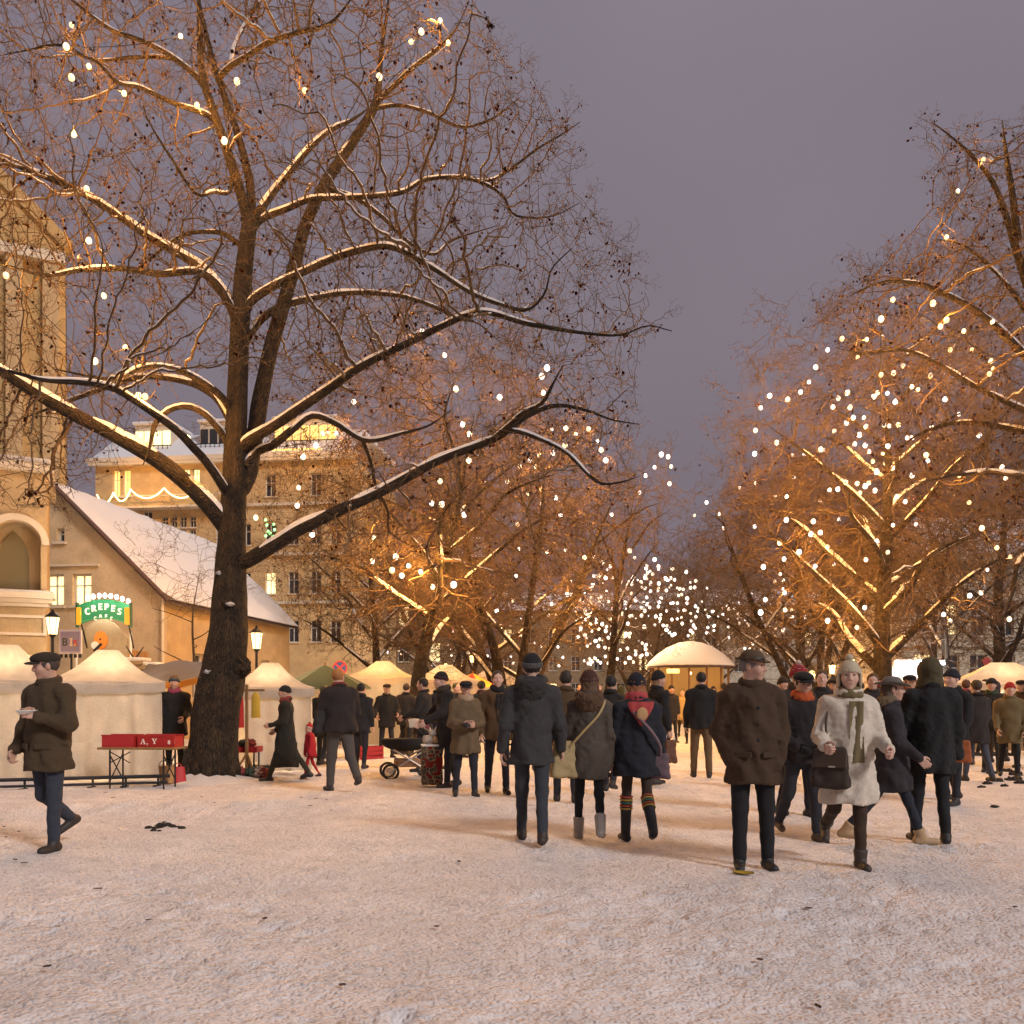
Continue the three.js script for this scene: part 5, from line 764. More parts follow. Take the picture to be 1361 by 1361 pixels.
  const trP = [cone(T0(0.09), T0(-0.02), 0.15 * s * build, 0.155 * s * build, 1, 0.72)]; for (const l of J2) trP.push(cone(l.h, l.knee, 0.088 * s * fit * build, 0.066 * s * fit), cone(l.knee, l.ank.clone().addScaledVector(l.knee.clone().sub(l.ank).normalize(), 0.02 * s), 0.064 * s * fit, 0.055 * s * fit));
  const trF = union(trP, 0.025 * s), shaft = shoes.shaft ?? 0;
  part('trousers', net(...boxOf([T0(0.15), ...J2.flatMap((l) => [l.h, l.knee, l.ank])], 0.18 * s), CC * (fine ? 1.15 : 1.3), (X0, Y0, Z0) => trF(X0, Y0, Z0) + 0.006 * n3(X0 * 8 + x, Y0 * 9, Z0 * 8) + 0.006 * Math.abs(n3(X0 * 9, Y0 * 26 + x, Z0 * 9)) * (1 - sstep(0.1, 0.5, Y0)) + 0.003), cloth(tc), g);
  if (trousers.stripes) J2.forEach((l) => { for (let i = 0; i < 5; i++) { const a = l.knee.clone().lerp(l.ank, 0.02 + i * 0.075), b = l.knee.clone().lerp(l.ank, 0.06 + i * 0.075); part('stocking_stripe', bar(a, b, 0.069 * s, 14), cloth(trousers.stripes[i % trousers.stripes.length]), g); } });
  // ---- shoes
  J2.forEach((l) => {
    const P2 = [cone(l.heel.clone().addScaledVector(l.fu, 0.008 * s), l.toe.clone().addScaledVector(l.fu, 0.0), 0.043 * s, 0.036 * s), cone(l.ank, l.ank.clone().lerp(l.knee, 0.06 + shaft), 0.05 * s, (shaft ? 0.06 : 0.046) * s)], f = union(P2, 0.03 * s), sole = l.heel.clone().addScaledVector(l.fu, -0.036 * s), top = l.ank.clone().lerp(l.knee, 0.1 + shaft), kd = l.knee.clone().sub(l.ank).normalize();
    part(shaft > 0.2 ? 'boot' : 'shoe', net(...boxOf([l.heel, l.toe, top], 0.075 * s), [0.0105, 0.016, 0.02, 0.024][fine], (a, b, c) => Math.max(f(a, b, c), -((a - sole.x) * l.fu.x + (b - sole.y) * l.fu.y + (c - sole.z) * l.fu.z), (a - top.x) * kd.x + (b - top.y) * kd.y + (c - top.z) * kd.z)), mat(shoes.color ?? [0.025, 0.02, 0.018], 0.6), g);
  });
  // ---- coat
  if (coat) {
    const hem = coat.hem * s, cb = (coat.bulk ?? 1) * build, kz = (J2[0].knee.z + J2[1].knee.z) / 2 * 0.6, fl = coat.flare ?? 1.1, cP = [cone(neck, A2[0].sp, 0.062 * s, 0.072 * s * cb), cone(neck, A2[1].sp, 0.062 * s, 0.072 * s * cb), cone(T0(0.395, 0, -0.005), T0(0.2), 0.185 * s * cb, 0.178 * s * cb, 1, 0.72), cone(A2[0].sp.clone().add(V(-0.02, -0.005, 0)), A2[1].sp.clone().add(V(0.02, -0.005, 0)), 0.08 * s * cb, 0.08 * s * cb), cone(T0(0.2), V(0, hem - 0.02, kz), 0.176 * s * cb, 0.186 * s * cb * fl, 1, 0.8)];
    for (const a of A2) { const ex = pocket[a.sd > 0 ? 0 : 1] ? 0.04 : -0.005; cP.push(cone(a.sp, a.elb, 0.074 * s * cb, 0.066 * s * cb), cone(a.elb, a.wr.clone().addScaledVector(a.fd, ex * s), 0.064 * s * cb, 0.053 * s * cb)); }
    const cF = union(cP, 0.035 * s), hy = hem, ny = neck.y + 0.035 * s, wy = T0(0.16).y, puff = coat.puff ?? 0;
    part(coat.name ?? 'coat', net(...boxOf([...A2.flatMap((a) => [a.sp, a.elb, a.wr]), V(0, hem, kz + 0.12), V(0, hem, kz - 0.12), neck], 0.2 * s * cb * Math.max(1, fl)), CC, (a, b, c) => {
      let q = cF(a, b, c); if (q > 0.08 || q < -0.08) return Math.max(q, hy - b, b - ny);
      const low2 = sstep(wy, hem, b), th = Math.atan2(a, c); q += 0.015 * n3(a * 6 + x * 3, b * 4.2 + a * 3, c * 6) + 0.011 * Math.abs(n3(a * 11 + 5, b * 13 + x + c * 6, c * 11)) + 0.003 * n3(a * 24, b * 20 + x, c * 24) + 0.012 * low2 * Math.sin(th * 6 + x * 5 + 2.4 * n2(b * 3, x)); if (puff) q -= puff * Math.abs(Math.sin(b * 34 / s));
      if (coat.open && c > 0) q = Math.max(q, 0.004 - Math.abs(a - 0.01)); return Math.max(q, hy - b + 0.01 * Math.sin(th * 3 + x), b - ny);
    }), cloth(coat.color, coat.rough ?? 0.95), g);
    if (coat.collar !== false) part('collar', net(...boxOf([neck], 0.19 * s), CC * 0.9, union([ring(neck.clone().add(V(0, 0.03 * s, 0.005)), 0.082 * s, 0.03 * s * (coat.collarR ?? 1), -0.25, 1.3)], 0.02)), cloth(coat.collarColor ?? coat.color), g);
    if (coat.hood) { const hc = neck.clone().add(V(0, 0.0, -0.09 * s)); part('hood', net(...boxOf([hc], 0.26 * s), CC, (a, b, c) => union([ring(hc.clone().add(V(0, 0.035 * s, 0.03 * s)), 0.1 * s, 0.045 * s, 0.35, 1.1), ell(hc.clone().add(V(0, -0.05 * s, -0.01)), 0.13 * s, 0.1 * s, 0.07 * s)], 0.05)(a, b, c) + (coat.fur ? 0.014 * n3(a * 40, b * 40, c * 40) : 0.004 * n3(a * 9, b * 9, c * 9))), cloth(coat.hood), g); }
    if (coat.buttons) for (let i = 0; i < 4; i++) { const p = T0(0.38 - i * 0.13, 0.02, 0.142 * cb); part('button', new THREE.SphereGeometry(0.013, 8, 6).scale(1, 1, 0.5).translate(p.x, p.y, p.z), M.blackPlastic, g); }
    if (coat.belt) { const p = T0(0.18); part('belt', net(...boxOf([p], 0.26 * s), CC, (a, b, c) => Math.max(cF(a, b, c) - 0.008, Math.abs(b - p.y) - 0.022)), cloth(coat.belt), g); }
    if (coat.flaps) for (const sd of [1, -1]) { const p = T0(0.0, sd * 0.105, 0.128 * cb); part('pocket_flap', rbox(0.14, 0.05, 0.02, 0.008).rotateY(sd * 0.5).translate(p.x, p.y, p.z + 0.01), cloth(coat.color), g); }
  }
  // ---- head wear and hair (head frame)
  const head = (name, lo, hi, f, m, cellK = 1) => part(name, net(lo.multiplyScalar(hs), hi.multiplyScalar(hs), CH * 1.3 * cellK, f).applyMatrix4(hm), m, g), v = (a, b, c) => V(a * hs, b * hs, c * hs);
  if (hair) {
    const L = [ell(v(0, 0.03, -0.022), 0.088 * hs, 0.102 * hs, 0.1 * hs)]; if (hair.long) L.push(ell(v(0, -0.09, -0.06), 0.1 * hs, hair.long * hs, 0.06 * hs)); const f = union(L, 0.05 * hs), face = ell(v(0, -0.03, 0.1), 0.07 * hs, 0.1 * hs, 0.085 * hs), lowCut = hair.long ? -0.4 : -0.075;
    head('hair', V(-0.14, -0.36, -0.16), V(0.14, 0.16, 0.12), (a, b, c) => Math.max(f(a, b, c) + 0.006 * n3(a * 35, b * 12, c * 35), -face(a, b, c), hat ? b - 0.035 * hs + c * 0.2 : -1, lowCut * hs - b + (c > 0.03 * hs ? 0.05 : 0)), cloth(hair.color, 0.7));
  }
  if (hat) {
    const hcM = cloth(hat.color);
    if (hat.type === 'beanie') { const f = ell(v(0, 0.035, -0.014), 0.092 * hs, 0.108 * hs * (hat.tall ?? 1), 0.11 * hs), tx = (a, b, c) => 0.003 * Math.sin(Math.atan2(a, c) * 26); head('beanie', V(-0.13, 0, -0.15), V(0.13, 0.19, 0.13), (a, b, c) => Math.max(f(a, b, c) + tx(a, b, c), 0.03 * hs - b + c * 0.25), hcM); head('cuff', V(-0.13, -0.03, -0.15), V(0.13, 0.11, 0.14), (a, b, c) => Math.max(f(a, b, c) - 0.009 * hs + tx(a, b, c), Math.abs(b - c * 0.25 - 0.034 * hs) - 0.028 * hs), hat.cuff ? cloth(hat.cuff) : hcM); if (hat.stripes) for (let i = 0; i < 3; i++) head('stripe', V(-0.13, 0, -0.15), V(0.13, 0.19, 0.13), (a, b, c) => Math.max(f(a, b, c) - 0.004 * hs, Math.abs(b - c * 0.25 - (0.075 + i * 0.026) * hs) - 0.007 * hs), cloth(hat.stripes)); if (hat.pompom) head('pompom', V(-0.05, 0.1, -0.07), V(0.05, 0.22, 0.05), (a, b, c) => ell(v(0, 0.16, -0.014), 0.036 * hs, 0.033 * hs, 0.036 * hs)(a, b, c) + 0.006 * n3(a * 60, b * 60, c * 60), hat.stripes ? cloth(hat.stripes) : hcM); if (hat.flaps) head('ear_flap', V(-0.14, -0.14, -0.1), V(0.14, 0.08, 0.1), (a, b, c) => Math.min(ell(v(0.088, -0.03, -0.01), 0.018 * hs, 0.08 * hs, 0.055 * hs)(a, b, c), ell(v(-0.088, -0.03, -0.01), 0.018 * hs, 0.08 * hs, 0.055 * hs)(a, b, c)), hcM); }
    if (hat.type === 'cap') { const f = union([ell(v(0, 0.06, -0.018), 0.1 * hs, 0.062 * hs, 0.118 * hs), ell(v(0, 0.075, 0.03), 0.088 * hs, 0.042 * hs, 0.09 * hs)], 0.03); head('cap', V(-0.14, 0, -0.17), V(0.14, 0.16, 0.18), (a, b, c) => Math.max(f(a, b, c), 0.036 * hs - b + c * 0.1), hcM); head('brim', V(-0.12, 0, 0.02), V(0.12, 0.1, 0.2), (a, b, c) => Math.max(ell(v(0, 0.04, 0.085), 0.08 * hs, 0.014 * hs, 0.085 * hs)(a, b - (a * a) * -2.2, c), 0.05 * hs - c), hcM); }
    if (hat.type === 'brim') { const f = ell(v(0, 0.05, -0.012), 0.09 * hs, 0.095 * hs, 0.105 * hs); head('hat_crown', V(-0.13, 0, -0.15), V(0.13, 0.18, 0.13), (a, b, c) => Math.max(f(a, b, c), 0.045 * hs - b, b - 0.135 * hs + 0.25 * Math.max(0, 0.03 - Math.abs(a))), hcM); head('hat_brim', V(-0.2, 0, -0.22), V(0.2, 0.12, 0.21), (a, b, c) => ell(v(0, 0.045, -0.008), (hat.wide ?? 0.15) * hs, 0.013 * hs, (hat.wide ?? 0.15) * 1.1 * hs)(a, b - a * a * 1.2 + c * 0.08, c), hcM); head('hat_band', V(-0.13, 0, -0.15), V(0.13, 0.12, 0.13), (a, b, c) => Math.max(f(a, b, c) - 0.003, Math.abs(b - 0.062 * hs) - 0.013 * hs), M.blackPlastic); }
    if (hat.type === 'hood') { const f = union([ell(v(0, 0.02, -0.025), 0.115 * hs, 0.135 * hs, 0.13 * hs), ell(v(0, -0.12, -0.03), 0.125 * hs, 0.09 * hs, 0.11 * hs)], 0.06 * hs), face = ell(v(0, -0.01, 0.12), 0.075 * hs, 0.115 * hs, 0.1 * hs); head('hood', V(-0.17, -0.24, -0.19), V(0.17, 0.19, 0.14), (a, b, c) => -smin(-(f(a, b, c) + 0.004 * n3(a * 14, b * 14, c * 14)), face(a, b, c), 0.02), hcM); }
    if (hat.type === 'fur') { head('fur_hat', V(-0.15, 0, -0.17), V(0.15, 0.2, 0.15), (a, b, c) => Math.max(ell(v(0, 0.06, -0.012), 0.115 * hs, 0.085 * hs, 0.13 * hs)(a, b, c) + 0.012 * n3(a * 45, b * 45, c * 45), 0.01 * hs - b + c * 0.2), hcM); }
  }
  if (scarf) {
    const sm = cloth(scarf.color), c0 = neck.clone().add(V(0, 0.045 * s, 0.012 * s)), f = union([ring(c0, 0.075 * s, 0.036 * s * (scarf.size ?? 1), -0.22, 1.25), ring(c0.clone().add(V(0.005, -0.035 * s, 0.01)), 0.085 * s, 0.03 * s * (scarf.size ?? 1), -0.1, 1.1)], 0.015);
    part('scarf', net(...boxOf([c0], 0.2 * s), CC * 0.85, (a, b, c) => f(a, b, c) + 0.006 * n3(a * 22, b * 14, c * 22)), sm, g);
    if (scarf.tail) { const sd = scarf.back ? -1 : 1, x0 = scarf.tailX ?? 0.03; for (const [dx, L] of scarf.back ? [[0, scarf.tail]] : [[0, scarf.tail]]) part('scarf_end', sheet(6, 14, (u, w2) => { const p = T0(0.5 - w2 * L, x0 + dx * (1 + w2 * 0.4) + (u - 0.5) * 0.12 + (scarf.drift ?? 0) * w2, sd * (0.152 + 0.012 * Math.sin(u * 9 + w2 * 5) - 0.012 * Math.cos(w2 * 3))); return p; }, 0.3, 1.5), sm, g); }
  }
  if (o.extra) o.extra(g, { T0, A2, J2, s, neck, headC, hm });
  people++; return g;
}
// ---- carried things
function pouchBag(name, label, parent, at, w, h, dp, c, turn = 0, sag = 0.3, category = 'bag') {
  const t = thing(name, label, category); parent.updateMatrixWorld(true); t.position.copy(at.clone().applyMatrix4(parent.matrixWorld)); t.rotation.y = parent.rotation.y + turn; const m = cloth(c, 0.8);
  const f = (x, y, z) => { const k = clamp((y + h / 2) / h, 0, 1), ww = w / 2 * (1 - 0.18 * k), dd = dp / 2 * (1 - 0.45 * k), bx = Math.max(Math.abs(x) - ww + 0.03, 0), bz = Math.max(Math.abs(z) - dd + 0.025, 0), by = Math.max(Math.abs(y) - h / 2 + 0.03, 0); return Math.sqrt(bx * bx + by * by + bz * bz) - 0.028 + 0.01 * n3(x * 8, y * 8, z * 8) + sag * 0.05 * (x / w) * (x / w) * (y > 0 ? 1 : 0); };
  part('bag_body', net(V(-w * 0.65, -h * 0.65, -dp * 0.8), V(w * 0.65, h * 0.65, dp * 0.8), 0.013, f), m, t); return t;
}
const strap = (t, pts, r, m) => part('strap', new THREE.TubeGeometry(new THREE.CatmullRomCurve3(pts), 24, r, 6), m, t);
const K = { black: [0.018, 0.017, 0.018], navy: [0.022, 0.024, 0.034], charcoal: [0.045, 0.045, 0.05], brown: [0.075, 0.048, 0.028], jeans: [0.05, 0.06, 0.085], grey: [0.11, 0.10, 0.095], tan: [0.20, 0.135, 0.07], cream: [0.76, 0.66, 0.53] };
const backs = 'people strolling across the snowy square', crowd = 'people crowding between the market stalls';

// ---- the near ones
person({ label: 'person in a long khaki parka and jeans walking with a paper cup and flat cap', px: 64, fy: 1131, H: 1.76, yaw: -20, group: backs, look: [-34, -8], legs: [[5, 3, 3], [-6, 46, 3]], arms: [[12, 20, 98, 62], [2, 14, 26, 6]], palmUp: [0, 0], curl: [0.5, 0.55], coat: { color: [0.10, 0.062, 0.028], hem: 0.72, bulk: 1.13, flare: 1.12, flaps: true }, trousers: { color: K.jeans, fit: 1.02 }, shoes: { color: [0.03, 0.022, 0.018] }, hat: { type: 'cap', color: [0.05, 0.035, 0.02] }, hair: { color: [0.08, 0.06, 0.05] },
  extra(g, { A2 }) { g.updateMatrixWorld(true); const a = A2[0], p = a.wr.clone().addScaledVector(a.fd, 0.09).addScaledVector(a.n, 0.035).applyMatrix4(g.matrixWorld), t = thing('paper_tray', 'white paper tray held at chest height by the person in khaki', 'tray', p.toArray(), g.rotation.y); part('tray', new THREE.LatheGeometry([[0.001, 0], [0.055, 0], [0.085, 0.03], [0.09, 0.032], [0.085, 0.036], [0.053, 0.006]].map((q) => new THREE.Vector2(...q)), 18), M.white, t); part('food', new THREE.SphereGeometry(0.05, 12, 8).scale(1, 0.5, 0.7).translate(0, 0.03, 0), mat([0.5, 0.3, 0.15], 0.7), t); } });
person({ label: 'person seen from behind in a dark grey hooded parka, jeans and patterned black beanie', px: 707, fy: 1122, H: 1.76, yaw: 178, group: backs, legs: [[13, 4, 1], [-13, 8, 1]], arms: [[-3, 13, 12, 0], [7, 13, 14, 0]], look: [0, -4], coat: { color: [0.062, 0.058, 0.056], hem: 0.74, bulk: 1.08, hood: [0.05, 0.045, 0.042], fur: true, flare: 1.02 }, trousers: { color: [0.055, 0.06, 0.07] }, shoes: { color: [0.035, 0.024, 0.016] }, hat: { type: 'beanie', color: K.black, cuff: [0.12, 0.11, 0.1] }, hair: { color: [0.05, 0.04, 0.03] } });
person({ label: 'person seen from behind in a grey brown coat with a cream shoulder bag', px: 783, fy: 1116, H: 1.63, yaw: 176, female: true, group: backs, legs: [[9, 6, 2], [-13, 26, 2]], arms: [[4, 10, 20, 0], [-2, 10, 14, 0]], look: [6, -4], coat: { color: [0.12, 0.092, 0.07], hem: 0.66, bulk: 1.08, flare: 1.16, hood: [0.15, 0.08, 0.04], fur: true }, trousers: { color: K.black, fit: 0.82 }, shoes: { color: [0.3, 0.26, 0.22], shaft: 0.3 }, hat: { type: 'beanie', color: [0.10, 0.035, 0.025], tall: 1.05 }, hair: { color: [0.16, 0.08, 0.035], long: 0.14 },
  extra(g, { T0 }) { const b = pouchBag('shoulder_bag', 'cream cloth shoulder bag at the hip of the grey brown coat', g, T0(-0.07, 0.235, -0.1), 0.34, 0.36, 0.13, [0.46, 0.34, 0.2], 0.35); const M4 = new THREE.Matrix4().copy(b.matrixWorld); b.updateMatrixWorld(true); g.updateMatrixWorld(true); const inv = b.matrixWorld.clone().invert(), q = [T0(0.06, 0.2, -0.14), T0(0.22, 0.06, -0.175), T0(0.4, -0.1, -0.165), T0(0.53, -0.16, -0.05), T0(0.5, -0.13, 0.08)].map((p) => p.applyMatrix4(g.matrixWorld).applyMatrix4(inv)); strap(b, q, 0.013, cloth([0.55, 0.4, 0.22])); } });
person({ label: 'person seen from behind in a black coat with a pink patterned scarf and striped stockings', px: 846, fy: 1116, H: 1.62, yaw: 184, female: true, group: backs, legs: [[9, 6, 1], [-10, 30, 1]], arms: [[4, 13, 18, 0], [0, 13, 20, 0]], coat: { color: K.navy, hem: 0.70, bulk: 1.2, flare: 1.12, puff: 0.004 }, trousers: { color: [0.07, 0.045, 0.03], fit: 0.84, stripes: [[0.5, 0.12, 0.06], [0.55, 0.36, 0.1], [0.1, 0.25, 0.2]] }, shoes: { color: K.black, shaft: 0.62 }, hat: { type: 'beanie', color: [0.018, 0.017, 0.03] }, hair: { color: [0.35, 0.17, 0.06], long: 0.12 }, scarf: { color: [0.5, 0.09, 0.09], size: 1.2 },
  extra(g, { T0 }) { part('scarf_drape', sheet(14, 12, (u, w) => T0(0.545 - w * 0.25 * (1 - 1.6 * (u - 0.5) ** 2), (u - 0.5) * 0.27 * Math.sqrt(1.02 - w * w * 0.85) - 0.01, -0.172 - 0.03 * Math.sin(u * Math.PI) - 0.006 * Math.sin(u * 16)), 1, 1), cloth([0.55, 0.10, 0.09]), g); part('scarf_medallion', new THREE.SphereGeometry(0.055, 16, 10).scale(1, 1.15, 0.28).translate(T0(0.42).x - 0.01, T0(0.42).y, -0.215), cloth([0.62, 0.36, 0.2]), g);
    const b = pouchBag('shoulder_bag', 'mauve shoulder bag hanging behind the black puffed coat', g, T0(-0.13, -0.24, -0.06), 0.2, 0.26, 0.1, [0.2, 0.13, 0.15], -0.2); b.updateMatrixWorld(true); const inv = b.matrixWorld.clone().invert(); strap(b, [T0(-0.02, -0.235, -0.08), T0(0.1, -0.2, -0.19), T0(0.25, -0.1, -0.225), T0(0.4, 0.04, -0.215), T0(0.52, 0.12, -0.06)].map((p) => p.applyMatrix4(g.matrixWorld).applyMatrix4(inv)), 0.016, cloth([0.3, 0.2, 0.22])); } });
person({ label: 'tall person in a brown wool coat, dark trousers and brimmed hat with hands in pockets', px: 1000, fy: 1150, H: 1.77, yaw: -4, build: 1.05, group: backs, look: [58, -3], legs: [[2, 2, 3], [8, 3, 3]], arms: [[-6, 12, 32, 22], [-9, 14, 36, 22]], pockets: [true, true], coat: { color: [0.085, 0.046, 0.022], hem: 0.70, bulk: 1.12, flare: 1.0, buttons: true, flaps: true, collarR: 1.1 }, trousers: { color: [0.018, 0.016, 0.018], fit: 1.06 }, shoes: { color: [0.02, 0.018, 0.017] }, hat: { type: 'brim', color: [0.15, 0.09, 0.045], wide: 0.135 }, hair: { color: [0.25, 0.22, 0.2] } });
person({ label: 'person in a cream coat and cream knit hat with olive scarf walking forward', px: 1128, fy: 1152, H: 1.66, yaw: -8, female: true, group: backs, look: [-8, 0], legs: [[4, 2, 0], [-16, 44, 1]], arms: [[10, 14, 58, 2], [8, 16, 66, 8]], curl: [0.9, 0.9], coat: { color: K.cream, hem: 0.56, bulk: 1.1, flare: 1.22, collarR: 1.35 }, trousers: { color: [0.075, 0.045, 0.025], fit: 0.95 }, shoes: { color: [0.05, 0.035, 0.025], shaft: 0.12 }, hat: { type: 'beanie', color: [0.60, 0.50, 0.34], flaps: true, pompom: true }, hair: { color: [0.2, 0.1, 0.05], long: 0.1 }, scarf: { color: [0.25, 0.19, 0.085], tail: 0.52 },
  extra(g, { T0 }) { const b = pouchBag('handbag', 'dark brown leather handbag carried across the cream coat', g, T0(-0.06, -0.19, 0.19), 0.31, 0.34, 0.13, [0.05, 0.028, 0.016], -0.35); part('flap', rbox(0.26, 0.15, 0.024, 0.011).rotateX(-0.14).translate(0, 0.075, 0.052), mat([0.045, 0.025, 0.014], 0.5), b); part('buckle', box(0.05, 0.013, 0.01, 0.02, 0.012, 0.077), mat([0.5, 0.45, 0.35], 0.3, { metalness: 0.8 }), b); b.updateMatrixWorld(true); g.updateMatrixWorld(true); const inv = b.matrixWorld.clone().invert(); strap(b, [T0(0.09, -0.2, 0.17), T0(0.3, -0.21, 0.1), T0(0.5, -0.16, 0.02), T0(0.54, -0.13, -0.03), T0(0.4, -0.2, -0.13), T0(0.2, -0.25, -0.05), T0(0.09, -0.25, 0.12)].map((p) => p.applyMatrix4(g.matrixWorld).applyMatrix4(inv)), 0.01, mat([0.05, 0.028, 0.016], 0.6)); } });
person({ label: 'person in a dark jacket with peaked cap and orange scarf behind the brown coat', px: 1066, fy: 1112, H: 1.66, yaw: 6, group: backs, look: [0, -12], legs: [[12, 6, 2], [-14, 22, 2]], arms: [[4, 12, 60, 34], [4, 12, 54, 34]], gloves: K.black, coat: { color: [0.028, 0.02, 0.02], hem: 0.80, bulk: 1.12, collarColor: [0.16, 0.03, 0.02] }, trousers: { color: [0.045, 0.048, 0.062], fit: 1.05 }, shoes: { color: [0.08, 0.05, 0.03] }, hat: { type: 'cap', color: K.black }, hair: { color: [0.06, 0.04, 0.03] }, scarf: { color: [0.55, 0.13, 0.03] } });
person({ label: 'person in a dark fur collared coat and grey brimmed hat striding to the right', px: 1183, fy: 1121, H: 1.62, yaw: 74, female: true, group: backs, legs: [[25, 6, 2], [-25, 14, 2]], arms: [[-6, 10, 30, 10], [14, 10, 34, 10]], coat: { color: [0.04, 0.032, 0.036], hem: 0.56, bulk: 1.1, flare: 1.3, hood: [0.22, 0.15, 0.08], fur: true }, trousers: { color: [0.03, 0.035, 0.05], fit: 0.9 }, shoes: { color: [0.42, 0.28, 0.15], shaft: 0.1 }, hat: { type: 'brim', color: [0.22, 0.2, 0.17], wide: 0.17 }, hair: { color: [0.12, 0.07, 0.04], long: 0.1 } });
person({ label: 'person seen from behind in a black jacket with an olive hood pulled up', px: 1236, fy: 1117, H: 1.74, yaw: 170, group: backs, legs: [[4, 3, 3], [-3, 6, 3]], arms: [[2, 12, 18, 4], [2, 12, 18, 4]], pockets: [true, true], build: 1.06, coat: { color: K.black, hem: 0.68, bulk: 1.14, flare: 1.06 }, trousers: { color: [0.02, 0.02, 0.023] }, hat: { type: 'hood', color: [0.11, 0.09, 0.04] } });
// ---- second row
person({ label: 'person in a black overcoat half hidden behind the olive hood', px: 1266, fy: 1066, H: 1.76, yaw: -60, group: crowd, legs: [[10, 4], [-14, 12]], arms: [[6, 8, 30, 6], [-4, 8, 20, 4]], coat: { color: K.black, hem: 0.74, bulk: 1.08 }, hat: { type: 'beanie', color: K.navy }, extra(g, { A2 }) { pouchBag('shoulder_bag', 'orange brown leather bag on the arm of the black overcoat', g, A2[0].wr.clone().add(V(0.02, -0.2, 0.02)), 0.26, 0.3, 0.1, [0.38, 0.13, 0.03], 0.6); } });
person({ label: 'person in a red and white striped pompom beanie above the crowd', px: 1060, d: 10.4, H: 1.74, yaw: 20, group: crowd, coat: { color: [0.05, 0.03, 0.02], hem: 0.78 }, hat: { type: 'beanie', color: [0.35, 0.03, 0.04], stripes: [0.6, 0.5, 0.42], pompom: true, tall: 1.1 }, scarf: { color: [0.1, 0.05, 0.03] } });
person({ label: 'person in a black jacket and khaki trousers seen from behind before the pavilion', px: 932, fy: 1034, H: 1.78, yaw: 172, group: crowd, legs: [[6, 3], [-7, 6]], coat: { color: K.black, hem: 0.82, bulk: 1.1 }, trousers: { color: [0.20, 0.125, 0.06], fit: 1.1 }, hair: { color: [0.02, 0.018, 0.016] } });
person({ label: 'person in a long black coat and black cloth hat looking right with a shopping bag', px: 874, fy: 1046, H: 1.72, yaw: 120, group: crowd, look: [-25, 0], legs: [[8, 4], [-10, 10]], coat: { color: K.black, hem: 0.55, bulk: 1.12, flare: 1.15 }, hat: { type: 'beanie', color: K.black, tall: 1.1 }, hair: { color: [0.3, 0.16, 0.07], long: 0.08 }, extra(g, { A2 }) { const a = A2[1]; const b = pouchBag('shopping_bag', 'brown patterned shopping bag in the hand of the long black coat', g, a.wr.clone().add(V(0, -0.33, 0.02)), 0.2, 0.36, 0.14, [0.2, 0.08, 0.04], 1.2, 0, 'bag'); part('handle', new THREE.TorusGeometry(0.07, 0.008, 6, 14, Math.PI).scale(1, 1.6, 1).translate(0, 0.17, 0), M.white, b); } });
person({ label: 'person in an open brown jacket with a dark scarf facing forward by the forked tree', px: 661, fy: 1053, H: 1.76, yaw: 8, group: crowd, coat: { color: [0.14, 0.075, 0.03], hem: 0.78, bulk: 1.08, open: true }, arms: [[4, 10, 40, 20], [0, 9, 16, 2]], hair: { color: [0.06, 0.045, 0.03] }, scarf: { color: K.black, tail: 0.4 } });
person({ label: 'person in a tan coat with pale scarf and cap holding a camera at the waist', px: 619, fy: 1056, H: 1.62, yaw: 14, female: true, group: crowd, arms: [[8, 12, 78, 46], [8, 12, 78, 46]], look: [-10, -8], coat: { color: K.tan, hem: 0.66, bulk: 1.12, flare: 1.12 }, hat: { type: 'cap', color: K.black }, hair: { color: [0.12, 0.07, 0.04] }, scarf: { color: [0.45, 0.33, 0.25], size: 1.15 }, legs: [[5, 3, 4], [-5, 5, 5]], extra(g, { A2 }) { g.updateMatrixWorld(true); const p = A2[0].wr.clone().lerp(A2[1].wr, 0.5).addScaledVector(A2[0].fd, 0.07).applyMatrix4(g.matrixWorld), t = thing('camera', 'small black camera held by the person in the tan coat', 'camera', p.toArray(), g.rotation.y); part('camera_body', rbox(0.12, 0.075, 0.05, 0.01), M.blackPlastic, t); part('lens', new THREE.CylinderGeometry(0.03, 0.032, 0.06, 14).rotateX(Math.PI / 2).translate(0, 0, 0.055), M.blackPlastic, t); } });
person({ label: 'tall person in a dark coat and red topped black hat leaning over the pram', px: 596, fy: 1044, H: 1.78, yaw: -68, lean: 8, group: crowd, arms: [[26, 6, 30, 8], [22, 6, 30, 8]], coat: { color: [0.022, 0.018, 0.018], hem: 0.6, bulk: 1.1 }, hat: { type: 'beanie', color: K.black, cuff: [0.06, 0.02, 0.02] }, scarf: { color: [0.07, 0.05, 0.03] } });
person({ label: 'person in a dark hooded jacket standing behind the pram', px: 563, fy: 1026, H: 1.70, yaw: -100, group: crowd, coat: { color: [0.032, 0.027, 0.024], hem: 0.72, bulk: 1.12 }, hair: { color: [0.02, 0.016, 0.014] }, arms: [[24, 8, 40, 10], [16, 8, 40, 10]] });
person({ label: 'person with dark hair and blue jacket between the pram and the brown jacket', px: 583, d: 16.8, H: 1.68, yaw: 150, group: crowd, coat: { color: [0.03, 0.035, 0.06], hem: 0.74 }, hair: { color: K.black } });
person({ label: 'person in black with a peaked cap leaning on the leaning tree', px: 514, fy: 1009, H: 1.62, yaw: 24, group: crowd, arms: [[8, 20, 60, 30], [6, 26, 50, 14]], coat: { color: [0.022, 0.018, 0.014], hem: 0.72, bulk: 1.08 }, hat: { type: 'cap', color: [0.06, 0.035, 0.015] } });
